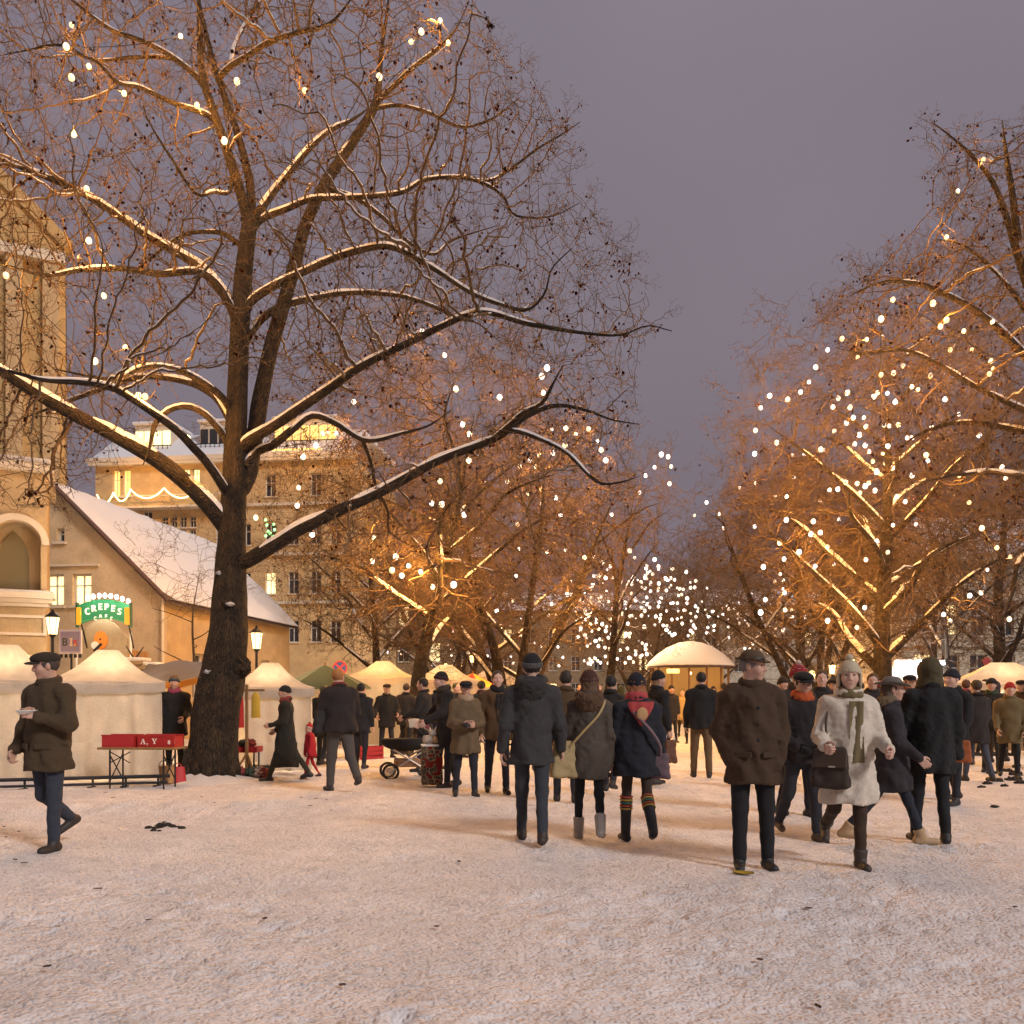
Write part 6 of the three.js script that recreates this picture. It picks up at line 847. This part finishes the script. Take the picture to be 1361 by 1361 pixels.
person({ label: 'person in a dark jacket, red scarf and grey trousers walking past the round sign', px: 452, fy: 1050, H: 1.80, yaw: -150, group: backs, look: [-40, -8], lean: 4, legs: [[8, 3, 3], [-18, 26, 3]], arms: [[10, 16, 40, 10], [10, 16, 40, 10]], build: 1.08, coat: { color: [0.032, 0.022, 0.02], hem: 0.86, bulk: 1.2 }, trousers: { color: [0.12, 0.10, 0.085], fit: 1.15 }, hair: { color: [0.42, 0.22, 0.06] }, scarf: { color: [0.28, 0.03, 0.03] }, extra(g, { T0 }) { pouchBag('shoulder_bag', 'black bag slung on the side of the person with red scarf', g, T0(0.08, 0.26, 0.02), 0.3, 0.34, 0.14, [0.03, 0.022, 0.02], 0.3); } });
person({ label: 'person in a very long black coat and small black cap striding left', px: 380, fy: 1036, H: 1.62, yaw: -82, female: true, group: backs, legs: [[22, 4, 2], [-24, 10, 2]], arms: [[6, 8, 70, 20], [2, 8, 50, 10]], coat: { color: [0.024, 0.022, 0.014], hem: 0.26, bulk: 1.05, flare: 1.55 }, trousers: { color: [0.05, 0.04, 0.02] }, hat: { type: 'beanie', color: K.black, tall: 0.9 }, scarf: { color: [0.3, 0.05, 0.04] } });
person({ label: 'small child in a red snow suit walking beside the long black coat', px: 412, fy: 1033, H: 0.92, yaw: -70, group: backs, legs: [[16, 6, 2], [-16, 14, 2]], coat: { color: [0.5, 0.02, 0.03], hem: 0.72, bulk: 1.3, name: 'snow_suit' }, trousers: { color: [0.5, 0.02, 0.03] }, shoes: { color: [0.05, 0.02, 0.02] }, hat: { type: 'beanie', color: [0.55, 0.03, 0.03], cuff: [0.6, 0.5, 0.4], pompom: true } });
person({ label: 'stallholder in a black jacket and coloured knit hat between tent and trunk', px: 232, d: 15.6, H: 1.72, yaw: 10, group: crowd, arms: [[14, 12, 50, 16], [14, 12, 50, 16]], coat: { color: K.black, hem: 0.72, bulk: 1.12 }, trousers: { color: K.black }, hat: { type: 'beanie', color: [0.22, 0.13, 0.05], cuff: [0.06, 0.1, 0.14] }, scarf: { color: [0.35, 0.08, 0.16] } });
person({ label: 'person in a brown jacket behind the trio seen from the back', px: 752, d: 11.8, H: 1.73, yaw: 176, group: crowd, coat: { color: [0.12, 0.07, 0.028], hem: 0.76, bulk: 1.1 }, hair: { color: [0.035, 0.026, 0.018] } });
person({ label: 'person in dark clothes stepping between the grey brown coat and the black coat', px: 812, d: 12.6, H: 1.66, yaw: 160, group: crowd, legs: [[16, 6], [-18, 24]], coat: { color: [0.03, 0.025, 0.022], hem: 0.7 }, hair: { color: K.black } });
person({ label: 'person in a dark jacket carrying a pale bag beyond the left trio', px: 480, d: 17.2, H: 1.64, yaw: 170, group: crowd, coat: { color: [0.03, 0.028, 0.03], hem: 0.74 }, hair: { color: K.black } });
// ---- further crowd: x, distance, height, turn, coat, hat, label
const extraPeople = [
  [892, 27, 1.72, 10, [0.022, 0.02, 0.02], ['beanie', K.black], 'distant person in black with pointed cap before the pavilion'],
  [907, 30, 1.60, -10, [0.5, 0.36, 0.2], ['hairDark'], 'distant person in a light open jacket before the pavilion'],
  [917, 26, 1.28, 180, [0.45, 0.32, 0.24], ['beanie', K.black], 'distant child in a pale jacket before the pavilion'],
  [962, 22, 1.70, 160, [0.04, 0.03, 0.025], ['hairDark'], 'distant person half hidden beside the brown wool coat'],
  [1040, 15, 1.72, 10, [0.05, 0.03, 0.02], ['beanie', [0.05, 0.03, 0.02]], 'person with dark beanie between the brown coat and the striped beanie'],
  [1092, 12.5, 1.72, -14, [0.028, 0.022, 0.02], ['hairDark'], 'dark haired person behind the peaked cap and cream hat'],
  [1105, 17, 1.70, 20, [0.05, 0.04, 0.03], ['cap', [0.03, 0.025, 0.02]], 'person in a cap further back behind the cream hat'],
  [1160, 13, 1.70, -20, [0.04, 0.03, 0.03], ['hairDark'], 'dark haired person behind the grey brimmed hat'],
  [1208, 14, 1.70, 5, [0.16, 0.07, 0.03], ['cap', [0.02, 0.02, 0.02]], 'person in a reddish coat behind the grey brimmed hat'],
  [1298, 14.6, 1.66, 190, [0.04, 0.03, 0.025], ['hairDark'], 'person in a leather jacket and pale jeans seen from behind at the right'],
  [1318, 16.2, 1.70, -30, [0.022, 0.02, 0.02], ['beanie', K.black], 'person in black with dark beanie at the right stall'],
  [1342, 15.2, 1.62, -20, [0.22, 0.16, 0.07], ['beanie', [0.42, 0.03, 0.03]], 'person in a mottled tan coat and red hat at the right stall'],
  [1358, 17.5, 1.72, -50, [0.06, 0.04, 0.02], ['cap', [0.03, 0.025, 0.02]], 'person in a brown coat and cap beside the lit right stall'],
  [1284, 18, 1.72, 150, [0.03, 0.026, 0.024], ['hairDark'], 'person in a dark coat further back left of the right stall'],
  [1309, 20.5, 1.74, 40, [0.05, 0.03, 0.022], ['beanie', [0.03, 0.02, 0.02]], 'person in a dark brown coat far behind the leather jacket'],
  [1330, 21.5, 1.72, 0, [0.03, 0.03, 0.034], ['hairDark'], 'person in charcoal far behind the red hat'],
  [1252, 22, 1.7, 180, [0.035, 0.03, 0.03], ['hairDark'], 'person in dark wool far behind the olive hood'],
  [1144, 21, 1.7, 180, [0.05, 0.035, 0.02], ['hairDark'], 'person in dark brown far behind the cream hat'],
  [1072, 20, 1.7, 180, [0.03, 0.025, 0.02], ['beanie', K.charcoal], 'person with charcoal beanie far behind the striped beanie'],
  [985, 24, 1.68, 0, [0.06, 0.04, 0.03], ['beanie', [0.3, 0.05, 0.04]], 'distant person with red beanie right of the pavilion'],
  [1024, 26, 1.7, 180, [0.03, 0.026, 0.022], ['hairDark'], 'distant dark figure right of the pavilion'],
  [690, 20, 1.68, 0, [0.05, 0.035, 0.025], ['hairDark'], 'distant person behind the dark grey parka by the forked tree'],
  [640, 19, 1.72, 180, [0.026, 0.03, 0.026], ['beanie', [0.05, 0.05, 0.03]], 'person in a dark green coat beside the striped umbrella'],
  [606, 20.5, 1.7, 40, [0.03, 0.024, 0.02], ['hairDark'], 'person in dark brown behind the tall red topped hat'],
  [472, 19.6, 1.6, 200, [0.03, 0.03, 0.036], ['hairDark'], 'person in slate blue behind the no stopping sign walker'],
  [430, 18.2, 1.62, 160, [0.02, 0.02, 0.02], ['hairDark'], 'person in black under the olive green umbrella'],
  [850, 23, 1.7, 180, [0.04, 0.03, 0.024], ['cap', [0.05, 0.04, 0.03]], 'distant person in a cap behind the black puffed coat'],
  [795, 21, 1.7, 10, [0.05, 0.04, 0.03], ['brim', [0.22, 0.18, 0.12]], 'distant person with a light brimmed hat behind the trio'],
  [1218, 19, 1.68, 200, [0.05, 0.035, 0.03], ['beanie', [0.3, 0.22, 0.1]], 'person with a mustard beanie behind the reddish coat'],
];
extraPeople.push(
  [1276, 25, 1.74, 190, [0.03, 0.025, 0.022], ['beanie', K.black], 'distant dark figure before the small round sign'],
  [1296, 23.5, 1.68, 20, [0.045, 0.03, 0.02], ['cap', [0.03, 0.025, 0.02]], 'distant figure in brown and cap near the small round sign'],
  [1348, 24, 1.74, 170, [0.028, 0.026, 0.03], ['hairDark'], 'distant bareheaded figure under the lit right tent'],
  [1200, 24, 1.72, 10, [0.04, 0.03, 0.028], ['hairDark'], 'distant figure in front of the white tube lights'],
  [1122, 26, 1.7, 200, [0.03, 0.025, 0.02], ['beanie', [0.2, 0.05, 0.04]], 'distant figure with rust red beanie near the lantern'],
  [1008, 19, 1.7, 170, [0.035, 0.03, 0.028], ['hairDark'], 'person in dark grey just behind the brown wool coat'],
  [948, 31, 1.7, 0, [0.05, 0.035, 0.02], ['beanie', K.black], 'far figure at the pavilion counter'],
  [722, 16, 1.72, 10, [0.05, 0.03, 0.02], ['beanie', [0.08, 0.05, 0.03]], 'person with brown beanie just behind the dark grey parka'],
  [540, 21, 1.7, 170, [0.03, 0.025, 0.022], ['hairDark'], 'person in dark clothes right of the leaning trunk']);
extraPeople.push(
  [668, 24, 1.66, 160, [0.04, 0.05, 0.07], ['beanie', [0.05, 0.06, 0.1]], 'distant figure in slate blue with blue beanie by the forked tree'],
  [712, 25, 1.74, 10, [0.12, 0.05, 0.03], ['hairDark'], 'distant figure in a rust jacket left of the trio'],
  [738, 22, 1.62, 200, [0.03, 0.03, 0.03], ['beanie', [0.5, 0.42, 0.32]], 'distant figure with a cream beanie behind the trio'],
  [770, 27, 1.72, 0, [0.06, 0.045, 0.03], ['hairDark'], 'distant figure in tan brown between two of the trio'],
  [825, 27, 1.7, 170, [0.03, 0.04, 0.03], ['hood', [0.05, 0.06, 0.035]], 'distant figure in a dark green hood behind the trio'],
  [866, 29, 1.66, 20, [0.3, 0.07, 0.05], ['hairDark'], 'distant figure in a red jacket left of the pavilion'],
  [975, 28, 1.7, 190, [0.03, 0.03, 0.04], ['brim', [0.05, 0.04, 0.035]], 'distant figure in a dark brimmed hat right of the pavilion'],
  [1046, 23, 1.74, 0, [0.05, 0.05, 0.055], ['hood', [0.06, 0.06, 0.065]], 'distant figure in a grey hood behind the striped beanie'],
  [1170, 18, 1.68, 180, [0.10, 0.07, 0.04], ['beanie', [0.25, 0.06, 0.05]], 'person in tan with a brick red beanie behind the brimmed hat'],
  [1192, 27, 1.72, 30, [0.03, 0.028, 0.03], ['hood', [0.04, 0.036, 0.036]], 'distant figure in a black hood below the tube lights'],
  [1288, 27.5, 1.7, 0, [0.2, 0.15, 0.09], ['hairDark'], 'distant figure in a light tan coat before the pale house'],
  [1322, 18.6, 1.66, 200, [0.05, 0.035, 0.05], ['hood', [0.07, 0.05, 0.06]], 'person in a plum hooded coat at the right stall'],
  [1356, 21, 1.74, 180, [0.035, 0.03, 0.03], ['fur', [0.12, 0.08, 0.05]], 'person in a brown fur hat under the lit right tent']);
const er = rngOf(88);
for (const [px, d, H, yaw, c, h, label] of extraPeople) person({ label, px, d, H, yaw, group: crowd, legs: [[R(2, 14, er), 5], [-R(2, 14, er), 9]], arms: [[R(-6, 10, er), 9, R(10, 60, er), R(0, 24, er)], [R(-6, 10, er), 9, R(10, 60, er), R(0, 24, er)]], coat: { color: c, hem: R(0.62, 0.8, er), bulk: R(1.04, 1.14, er) }, trousers: { color: px === 1298 ? [0.09, 0.1, 0.13] : [[0.02, 0.02, 0.022], [0.04, 0.045, 0.06], [0.05, 0.035, 0.025]][Math.floor(er() * 3)] }, hat: h[0] === 'hairDark' ? undefined : { type: h[0], color: h[1] }, hair: { color: [R(0.02, 0.12, er), R(0.018, 0.06, er), 0.02] }, scarf: er() < 0.4 ? { color: [R(0.05, 0.3, er), R(0.03, 0.1, er), R(0.03, 0.08, er)] } : undefined });

// ---- pram
{
  const d = 15.1, g = thing('pram', 'pram with black body, pale folded hood and spoked wheels', 'pram', [X(541, d), 0, -d], 0.25), chrome = mat([0.6, 0.56, 0.5], 0.3, { metalness: 0.7 });
  const wheel = (x, z, r) => { const w = part('wheel', new THREE.TorusGeometry(r - 0.022, 0.022, 8, 24).translate(0, r - 0.015, 0), M.blackPlastic, g); w.position.set(x, 0, z); part('hub', new THREE.CylinderGeometry(0.03, 0.03, 0.05, 10).rotateX(Math.PI / 2).translate(0, r - 0.015, 0), chrome, w); for (let i = 0; i < 6; i++) { const a = i / 6 * Math.PI; part('spoke', bar(V(Math.cos(a) * (r - 0.03), r - 0.015 + Math.sin(a) * (r - 0.03), 0), V(-Math.cos(a) * (r - 0.03), r - 0.015 - Math.sin(a) * (r - 0.03), 0), 0.005, 5), chrome, w); } };
  wheel(-0.3, 0.22, 0.145); wheel(-0.3, -0.22, 0.145); wheel(0.34, 0.2, 0.145); wheel(0.34, -0.2, 0.145);
  part('frame', merge(bar(V(-0.3, 0.13, 0.2), V(0.3, 0.5, 0.2), 0.014), bar(V(0.34, 0.13, 0.2), V(-0.25, 0.5, 0.2), 0.014), bar(V(-0.3, 0.13, -0.2), V(0.3, 0.5, -0.2), 0.014), bar(V(0.34, 0.13, -0.2), V(-0.25, 0.5, -0.2), 0.014), bar(V(-0.3, 0.13, -0.22), V(-0.3, 0.13, 0.22), 0.01), bar(V(0.34, 0.13, -0.2), V(0.34, 0.13, 0.2), 0.01), bar(V(0.3, 0.5, 0.2), V(0.62, 0.98, 0.2), 0.013), bar(V(0.3, 0.5, -0.2), V(0.62, 0.98, -0.2), 0.013), bar(V(0.62, 0.98, -0.2), V(0.62, 0.98, 0.2), 0.016)), chrome, g);
  part('carry_cot', net(V(-0.55, 0.35, -0.3), V(0.5, 0.8, 0.3), 0.018, (x, y, z) => Math.max(ell(V(-0.02, 0.66, 0), 0.44, 0.2, 0.24)(x, y, z), y - 0.68)), cloth([0.03, 0.026, 0.026]), g);
  part('hood', sheet(16, 10, (u, v) => { const a = lerp(0.05, 1.9, v), q = lerp(-1, 1, u); return V(0.12 + Math.cos(a) * 0.36 * 0.9, 0.66 + Math.sin(a) * 0.36 * Math.cos(q * 1.2) ** 0.5, q * 0.23 * (0.6 + 0.4 * Math.sin(a + 0.6))); }), cloth([0.55, 0.47, 0.38]), g); part('hood_stripe', sheet(10, 3, (u, v) => { const a = lerp(0.8, 1.1, v), q = lerp(-1, 1, u); return V(0.12 + Math.cos(a) * 0.375 * 0.9, 0.665 + Math.sin(a) * 0.375 * Math.cos(q * 1.2) ** 0.5, q * 0.236 * (0.6 + 0.4 * Math.sin(a + 0.6))); }), cloth([0.2, 0.04, 0.06]), g); part('basket', rbox(0.42, 0.14, 0.34, 0.03, 0, 0.27, 0), cloth([0.4, 0.28, 0.14]), g);
}
// ---- patterned trolley bag beside the tan coat, and crates by the stalls
{
  const d = 13.9, t = tex(128, (u, v) => { const a = tn8(u * 1.0, v), b = tn32(u, v); return a > 0.62 ? [0.45, 0.10, 0.07] : b > 0.62 ? [0.12, 0.11, 0.09] : a < 0.33 ? [0.32, 0.30, 0.22] : [0.52, 0.44, 0.34]; }, true);
  const g = thing('trolley_bag', 'patterned shopping trolley bag with parcels on top beside the tan coat', 'bag', [X(574, d), 0, -d], 0.2); part('bag_body', net(V(-0.22, 0, -0.18), V(0.22, 0.75, 0.18), 0.016, (x, y, z) => { const bx = Math.max(Math.abs(x) - 0.125, 0), by = Math.max(Math.abs(y - 0.32) - 0.27, 0), bz = Math.max(Math.abs(z) - 0.09, 0); return Math.hypot(bx, by, bz) - 0.035 + 0.008 * n3(x * 9, y * 9, z * 9); }), new THREE.MeshStandardMaterial({ map: t, roughness: 0.9 }), g);
  part('rim', rbox(0.33, 0.03, 0.25, 0.01, 0, 0.63, 0), M.white, g); for (const s of [-1, 1]) part('wheel', new THREE.CylinderGeometry(0.055, 0.055, 0.03, 14).rotateZ(Math.PI / 2).translate(s * 0.13, 0.05, -0.13), M.blackPlastic, g); part('handle', merge(bar(V(-0.12, 0.6, -0.13), V(-0.12, 0.98, -0.16), 0.01), bar(V(0.12, 0.6, -0.13), V(0.12, 0.98, -0.16), 0.01), bar(V(-0.12, 0.98, -0.16), V(0.12, 0.98, -0.16), 0.014)), M.iron, g);
  const pr = rngOf(5); for (const [x, y, r, c, l] of [[-0.06, 0.72, 0.085, [0.6, 0.5, 0.42], 'cream wrapped parcel on the patterned trolley bag'], [0.07, 0.715, 0.08, [0.5, 0.32, 0.2], 'tan wrapped parcel on the patterned trolley bag'], [0.02, 0.82, 0.06, [0.65, 0.6, 0.55], 'white wrapped parcel topping the patterned trolley bag']]) single('parcel', net(V(-0.13, -0.13, -0.13), V(0.13, 0.13, 0.13), 0.014, (a, b, q) => Math.hypot(a, b * 1.1, q) - r + 0.02 * n3(a * 12 + x * 40, b * 12, q * 12)), cloth(c), l, 'parcel', 'parcels on the trolley bag', [X(574, d) + x, y, -d + 0.01]);
  for (const [px, dd, l, w] of [[494, 19.5, 'red slatted crate on the snow below the far tent', 0.5], [470, 20.3, 'dark red crate beside the far tent pole', 0.35]]) { const c = thing('crate', l, 'crate', [X(px, dd), 0, -dd], 0.2); for (let i = 0; i < 3; i++) part('slat', box(w, 0.08, 0.02, 0, 0.055 + i * 0.1, 0.15), M.red, c); for (let i = 0; i < 3; i++) part('slat', box(w, 0.08, 0.02, 0, 0.055 + i * 0.1, -0.15), M.red, c); for (const s of [-1, 1]) part('end_panel', box(0.02, 0.3, 0.276, s * (w / 2 - 0.012), 0.155, 0), M.red, c); part('bottom', box(w - 0.05, 0.02, 0.27, 0, 0.02, 0), M.red, c); }
}
// ---- litter on the snow: twigs, leaves, clods
{
  const lr = rngOf(404), shape = (L, W) => sheet(8, 5, (u, v) => { const w = Math.sin(Math.PI * clamp(u, 0.02, 0.98)) ** 0.7 * W; return V((u - 0.5) * L, 0.012 + 0.22 * L * Math.abs(v - 0.5) + 0.12 * L * (u - 0.5) ** 2 * 4 * 0.3, (v - 0.5) * 2 * w); });
  const yl = single('fallen_leaf', shape(0.16, 0.065), mat([0.35, 0.22, 0.02], 0.8), 'yellow leaf lying in front of the brown wool coat', 'leaf', undefined, [X(988, depthOf(1166)), 0.01, -depthOf(1166)]); yl.rotation.y = -0.3;
  const spots = [[63, 1286], [197, 1222], [352, 1226], [400, 1064], [20, 1150], [32, 1154], [25, 1108], [5, 1098], [8, 1118], [1087, 1343], [1349, 1217], [1010, 1285], [268, 1062], [285, 1073], [420, 1065], [434, 1067], [412, 1077], [440, 1080], [610, 1152], [1232, 1120], [150, 1064], [140, 1058], [1075, 1215], [455, 1318], [580, 1240], [130, 1180]];
  for (const [px, py] of spots) { const d = depthOf(py), m = single('fallen_leaf', shape(R(0.035, 0.065, lr), R(0.013, 0.024, lr)), mat([0.07, 0.035, 0.02], 0.9), 'small dark dry leaf lying on the snow', 'leaf', 'dark leaves scattered on the snow', [X(px, d), G(X(px, d), -d) + 0.006, -d]); m.rotation.y = lr() * 6; }
  const clod = (px, py, s, label, grp) => { const d = depthOf(py), gg = new THREE.IcosahedronGeometry(1, 3), a = gg.attributes.position; for (let i = 0; i < a.count; i++) { const v = V().fromBufferAttribute(a, i), k = 1 + 0.45 * n3(v.x * 1.7 + px, v.y * 1.7, v.z * 1.7 + py); a.setXYZ(i, v.x * s * k * 1.4, v.y * s * 0.7 * k, v.z * s * k); } gg.computeVertexNormals(); single('earth_clod', gg, mat([0.035, 0.026, 0.018], 0.95), label, 'clod', grp, [X(px, d), G(X(px, d), -d) + s * 0.25, -d]); };
  for (const [px, py, s] of [[215, 1097, 0.05], [222, 1095, 0.035], [208, 1100, 0.03], [229, 1098, 0.03], [242, 1102, 0.028], [198, 1098, 0.028], [204, 1104, 0.022], [219, 1091, 0.02], [236, 1099, 0.018], [212, 1105, 0.016]]) clod(px, py, s, 'dark earth clod kicked up through the snow between walker and trunk', 'earth clods on the snow bank');
  for (const [px, py, s] of [[1312, 1042, 0.05], [1326, 1038, 0.06], [1345, 1036, 0.07], [1356, 1042, 0.06], [1335, 1046, 0.04], [1305, 1050, 0.04], [1322, 1070, 0.035], [1350, 1030, 0.08], [1318, 1028, 0.06], [1339, 1024, 0.07]]) clod(px, py, s, 'dark clod of the heap below the right stall crowd', 'earth clods below the right stall');
}
console.log('people', people);
// ---------------------------------------------------------------- light strings in the trees
const bulbGeo = new THREE.SphereGeometry(1, 10, 8);
const bulbWarm = [glow([1, 0.60, 0.22], 0.8), glow([1, 0.70, 0.36], 1.3), glow([1, 0.64, 0.28], 1.0)], bulbPale = [glow([1, 0.87, 0.84], 2.4), glow([1, 0.78, 0.62], 1.2), glow([1, 0.84, 0.76], 1.7), glow([1, 0.72, 0.5], 0.9)];
function lightString(label, list, d, spread, rad, m, power, every, color, seed, reach = 4) {
  const g = thing('string_lights', label, 'string lights', [0, 0, 0], 0, 'lamp strings in the trees'), r = rngOf(seed), pts = list.map(([x, y, dd]) => P(x, y, dd ?? d + (r() - 0.5) * 2 * spread));
  g.position.copy(pts[0]);
  pts.forEach((p, i) => { const q = p.clone().sub(g.position), s = rad * R(0.8, 1.15, r), b = part('bulb', bulbGeo, Array.isArray(m) ? m[i % m.length] : m, g); b.position.copy(q); b.scale.set(s, s * 1.15, s); if (i % every === 0) lamp(g, color, power, q.toArray(), 4); });
  // cable through the bulbs, nearest next
  const left = pts.slice(1), w = []; let cur = pts[0];
  while (left.length) { let bi = 0, bd = 1e9; left.forEach((p, i) => { const dd = p.distanceTo(cur); if (dd < bd) { bd = dd; bi = i; } }); const nx = left.splice(bi, 1)[0]; if (bd < reach) { const a = cur.clone().sub(g.position), c = nx.clone().sub(g.position), mid = a.clone().lerp(c, 0.5); mid.y -= bd * 0.08; w.push(new THREE.TubeGeometry(new THREE.QuadraticBezierCurve3(a, mid, c), 5, 0.006, 4)); } cur = nx; }
  if (w.length) part('cable', merge(w), M.iron, g);
}
const scatter = (n, x0, x1, y0, y1, d0, d1, seed, ok = () => true) => { const r = rngOf(seed), o = []; while (o.length < n) { const x = R(x0, x1, r), y = R(y0, y1, r); if (ok(x, y)) o.push([x, y, R(d0, d1, r)]); } return o; };
lightString('warm bulbs strung through the upper crown of the huge old tree', [[95, 33], [88, 62], [118, 88], [95, 103], [165, 124], [98, 178], [262, 140], [240, 48], [315, 108], [405, 120], [298, 187], [504, 102], [546, 55], [560, 42], [585, 27], [596, 57]], 14.2, 1.6, 0.043, bulbWarm, 3.4, 1, AMBER, 3);
lightString('warm bulbs strung along the lower left limbs of the huge old tree', [[115, 251], [118, 320], [138, 393], [8, 366], [126, 480], [184, 525], [193, 527], [250, 582], [167, 462]], 13.6, 0.5, 0.042, bulbWarm, 3, 1, AMBER, 4);
lightString('pale bulbs strung through the leaning tree behind the market tents', [[524, 462], [591, 472], [470, 534], [606, 517], [727, 489], [720, 500], [615, 564], [623, 612], [664, 528], [561, 440], [624, 577], [585, 640], [574, 669], [587, 670], [617, 684], [497, 715], [526, 740], [495, 746], [543, 752], [521, 758], [534, 765], [559, 760], [580, 752], [575, 780], [603, 777], [397, 648], [395, 672], [340, 688], [403, 607], [420, 592], [447, 576], [429, 576], [415, 710], [722, 522]], 21.5, 1.7, 0.062, bulbPale, 15, 3, AMBER, 5);
lightString('pale bulbs strung through the several stemmed tree', [[733, 570], [752, 569], [765, 577], [782, 570], [794, 587], [751, 592], [735, 602], [717, 605], [704, 612], [691, 620], [712, 620], [799, 598], [805, 612], [643, 640], [674, 640], [702, 656], [739, 662], [720, 670], [745, 685], [688, 697], [689, 730], [752, 731], [660, 812], [681, 798], [686, 765], [727, 733], [813, 684], [720, 650], [760, 790], [733, 803], [754, 790], [777, 741], [805, 768], [782, 818]], 28.5, 2, 0.068, bulbPale, 15, 3, AMBER, 6);
lightString('pale bulbs high in the slim dark tree', [[879, 604], [888, 607], [870, 621], [892, 620], [858, 632], [890, 643], [850, 655], [837, 732], [790, 740], [800, 748], [811, 753], [797, 765]], 37, 1.5, 0.085, bulbPale, 7.4, 3, AMBER, 7, 6);
lightString('dense cloud of pale bulbs around the far tree left of the pavilion', scatter(185, 768, 925, 735, 884, 42, 56, 8, (x, y) => y > 735 + Math.abs(x - 850) * 0.35 && !(x > 865 && y > 845)), 50, 3, 0.085, bulbPale, 9, 11, WARM, 8, 2.5);
lightString('pale bulbs low behind the far left market stalls', scatter(34, 470, 665, 812, 892, 45, 58, 9, (x, y) => y > 892 - (x - 440) * 0.36), 50, 3, 0.062, bulbPale, 8.7, 7, WARM, 9, 2.5);
lightString('pale bulbs in the snowy tree behind the pavilion roof', scatter(55, 918, 1048, 792, 872, 50, 60, 10, (x, y) => y > 792 + Math.abs(x - 960) * 0.4 && !(x < 985 && y > 850)), 54, 3, 0.08, bulbPale, 9, 8, WARM, 10, 3);
lightString('pale bulbs strung through the broad tree hung with lamps', [[1023, 526], [1011, 542], [1064, 521], [1047, 531], [1075, 508], [1084, 488], [1100, 465], [1004, 572], [1003, 603], [1126, 522], [1107, 541], [1109, 573], [1134, 555], [1148, 555], [1125, 562], [1151, 567], [1142, 578], [1136, 590], [1150, 592], [1166, 522], [1190, 534], [1175, 565], [1182, 566], [1194, 565], [1180, 593], [1173, 603], [1155, 600], [1160, 613], [1165, 627], [1187, 622], [1212, 632], [1124, 641], [1150, 646], [1143, 655], [1163, 652], [1192, 660], [1203, 667], [1187, 698], [1165, 720], [1180, 734], [1173, 744], [1151, 744], [1149, 775], [1176, 780], [1045, 691], [1081, 693], [1042, 743], [1139, 834], [1100, 825], ...scatter(46, 1010, 1350, 440, 830, 24, 29, 15, (x, y) => y > 440 + Math.abs(x - 1180) * 0.9)], 26, 2.2, 0.066, bulbPale, 10.5, 4, AMBER, 11);
lightString('small pale bulbs in the second row tree behind the broad one', [[939, 668], [956, 683], [962, 702], [923, 685], [1069, 604], [1095, 598], [1004, 642], [1053, 605], [1055, 634], [1090, 665], [1115, 690], [1078, 720], [1108, 750], [1037, 763], [1041, 771], [1030, 773], [1041, 783], [1052, 811], [1064, 808], [1053, 820], [1070, 820], [983, 648], [1003, 700], [1030, 660]], 41, 3, 0.085, bulbPale, 8.7, 4, AMBER, 12, 5);
lightString('warm bulbs hanging in the tall old tree at the right', [[1307, 212], [1273, 254], [1258, 315], [1187, 398], [1171, 424], [1250, 434], [1258, 425], [1281, 440], [1263, 465], [1292, 465], [1317, 480], [1320, 490], [1315, 497], [1212, 514], [1220, 518], [1119, 450], [1152, 451], [1140, 475], [1171, 498], [1231, 605], [1275, 632], [1288, 668], [1305, 702], [1325, 728], [1343, 740], [1319, 428], [1240, 403]], 16.3, 1.6, 0.043, bulbWarm, 3.2, 2, AMBER, 13);
lightString('small pale bulbs spread through the far rows where the trees meet', scatter(120, 600, 1050, 745, 885, 46, 66, 14, (x, y) => y > 745 + Math.abs(x - 850) * 0.28 && !(x > 868 && x < 988 && y > 846)), 55, 3, 0.07, bulbPale, 9, 12, AMBER, 14, 2.5);
// green lamp ornament on the apartment house front, red lamp above it
{
  const d = 33, g = thing('green_lamp_ornament', 'cluster of green lamps hanging in front of the apartment house', 'ornament', P(358, 702, d).toArray()), m = glow([0.05, 1, 0.2], 1.6), k = d / FPX;
  for (const [x, y] of [[353, 691], [364, 697], [355, 698], [356, 706], [365, 704], [353, 712], [363, 713], [359, 709]]) { const b = part('bulb', bulbGeo, m, g); b.position.set((x - 358) * k, (702 - y) * k, 0); b.scale.setScalar(0.055); }
  part('hoop', new THREE.TorusGeometry(0.26, 0.012, 6, 24), M.iron, g); part('cable', bar(V(0, 0.26, 0), V(0.1, 1.2, -0.1), 0.006, 4), M.iron, g);
  const rd = thing('red_lamp', 'small red lamp beside pale bulbs before the apartment house roof', 'lamp', P(435, 576, 30).toArray()); part('bulb', new THREE.SphereGeometry(0.09, 10, 8), glow([1, 0.05, 0.02], 2), rd); part('cap', cyl(0.03, 0.04, 0.07, 8, 0, 0.11, 0), M.iron, rd);
}
scene.traverse((o) => { if (o.isMesh) { o.castShadow = true; o.receiveShadow = true; } });
{ let t = 0, n = 0; scene.traverse((o) => { if (o.isMesh && !o.isInstancedMesh) { n++; t += (o.geometry.index ? o.geometry.index.count : o.geometry.attributes.position.count) / 3; } }); console.log('meshes', n, 'triangles', Math.round(t)); }
renderer.render(scene, camera);
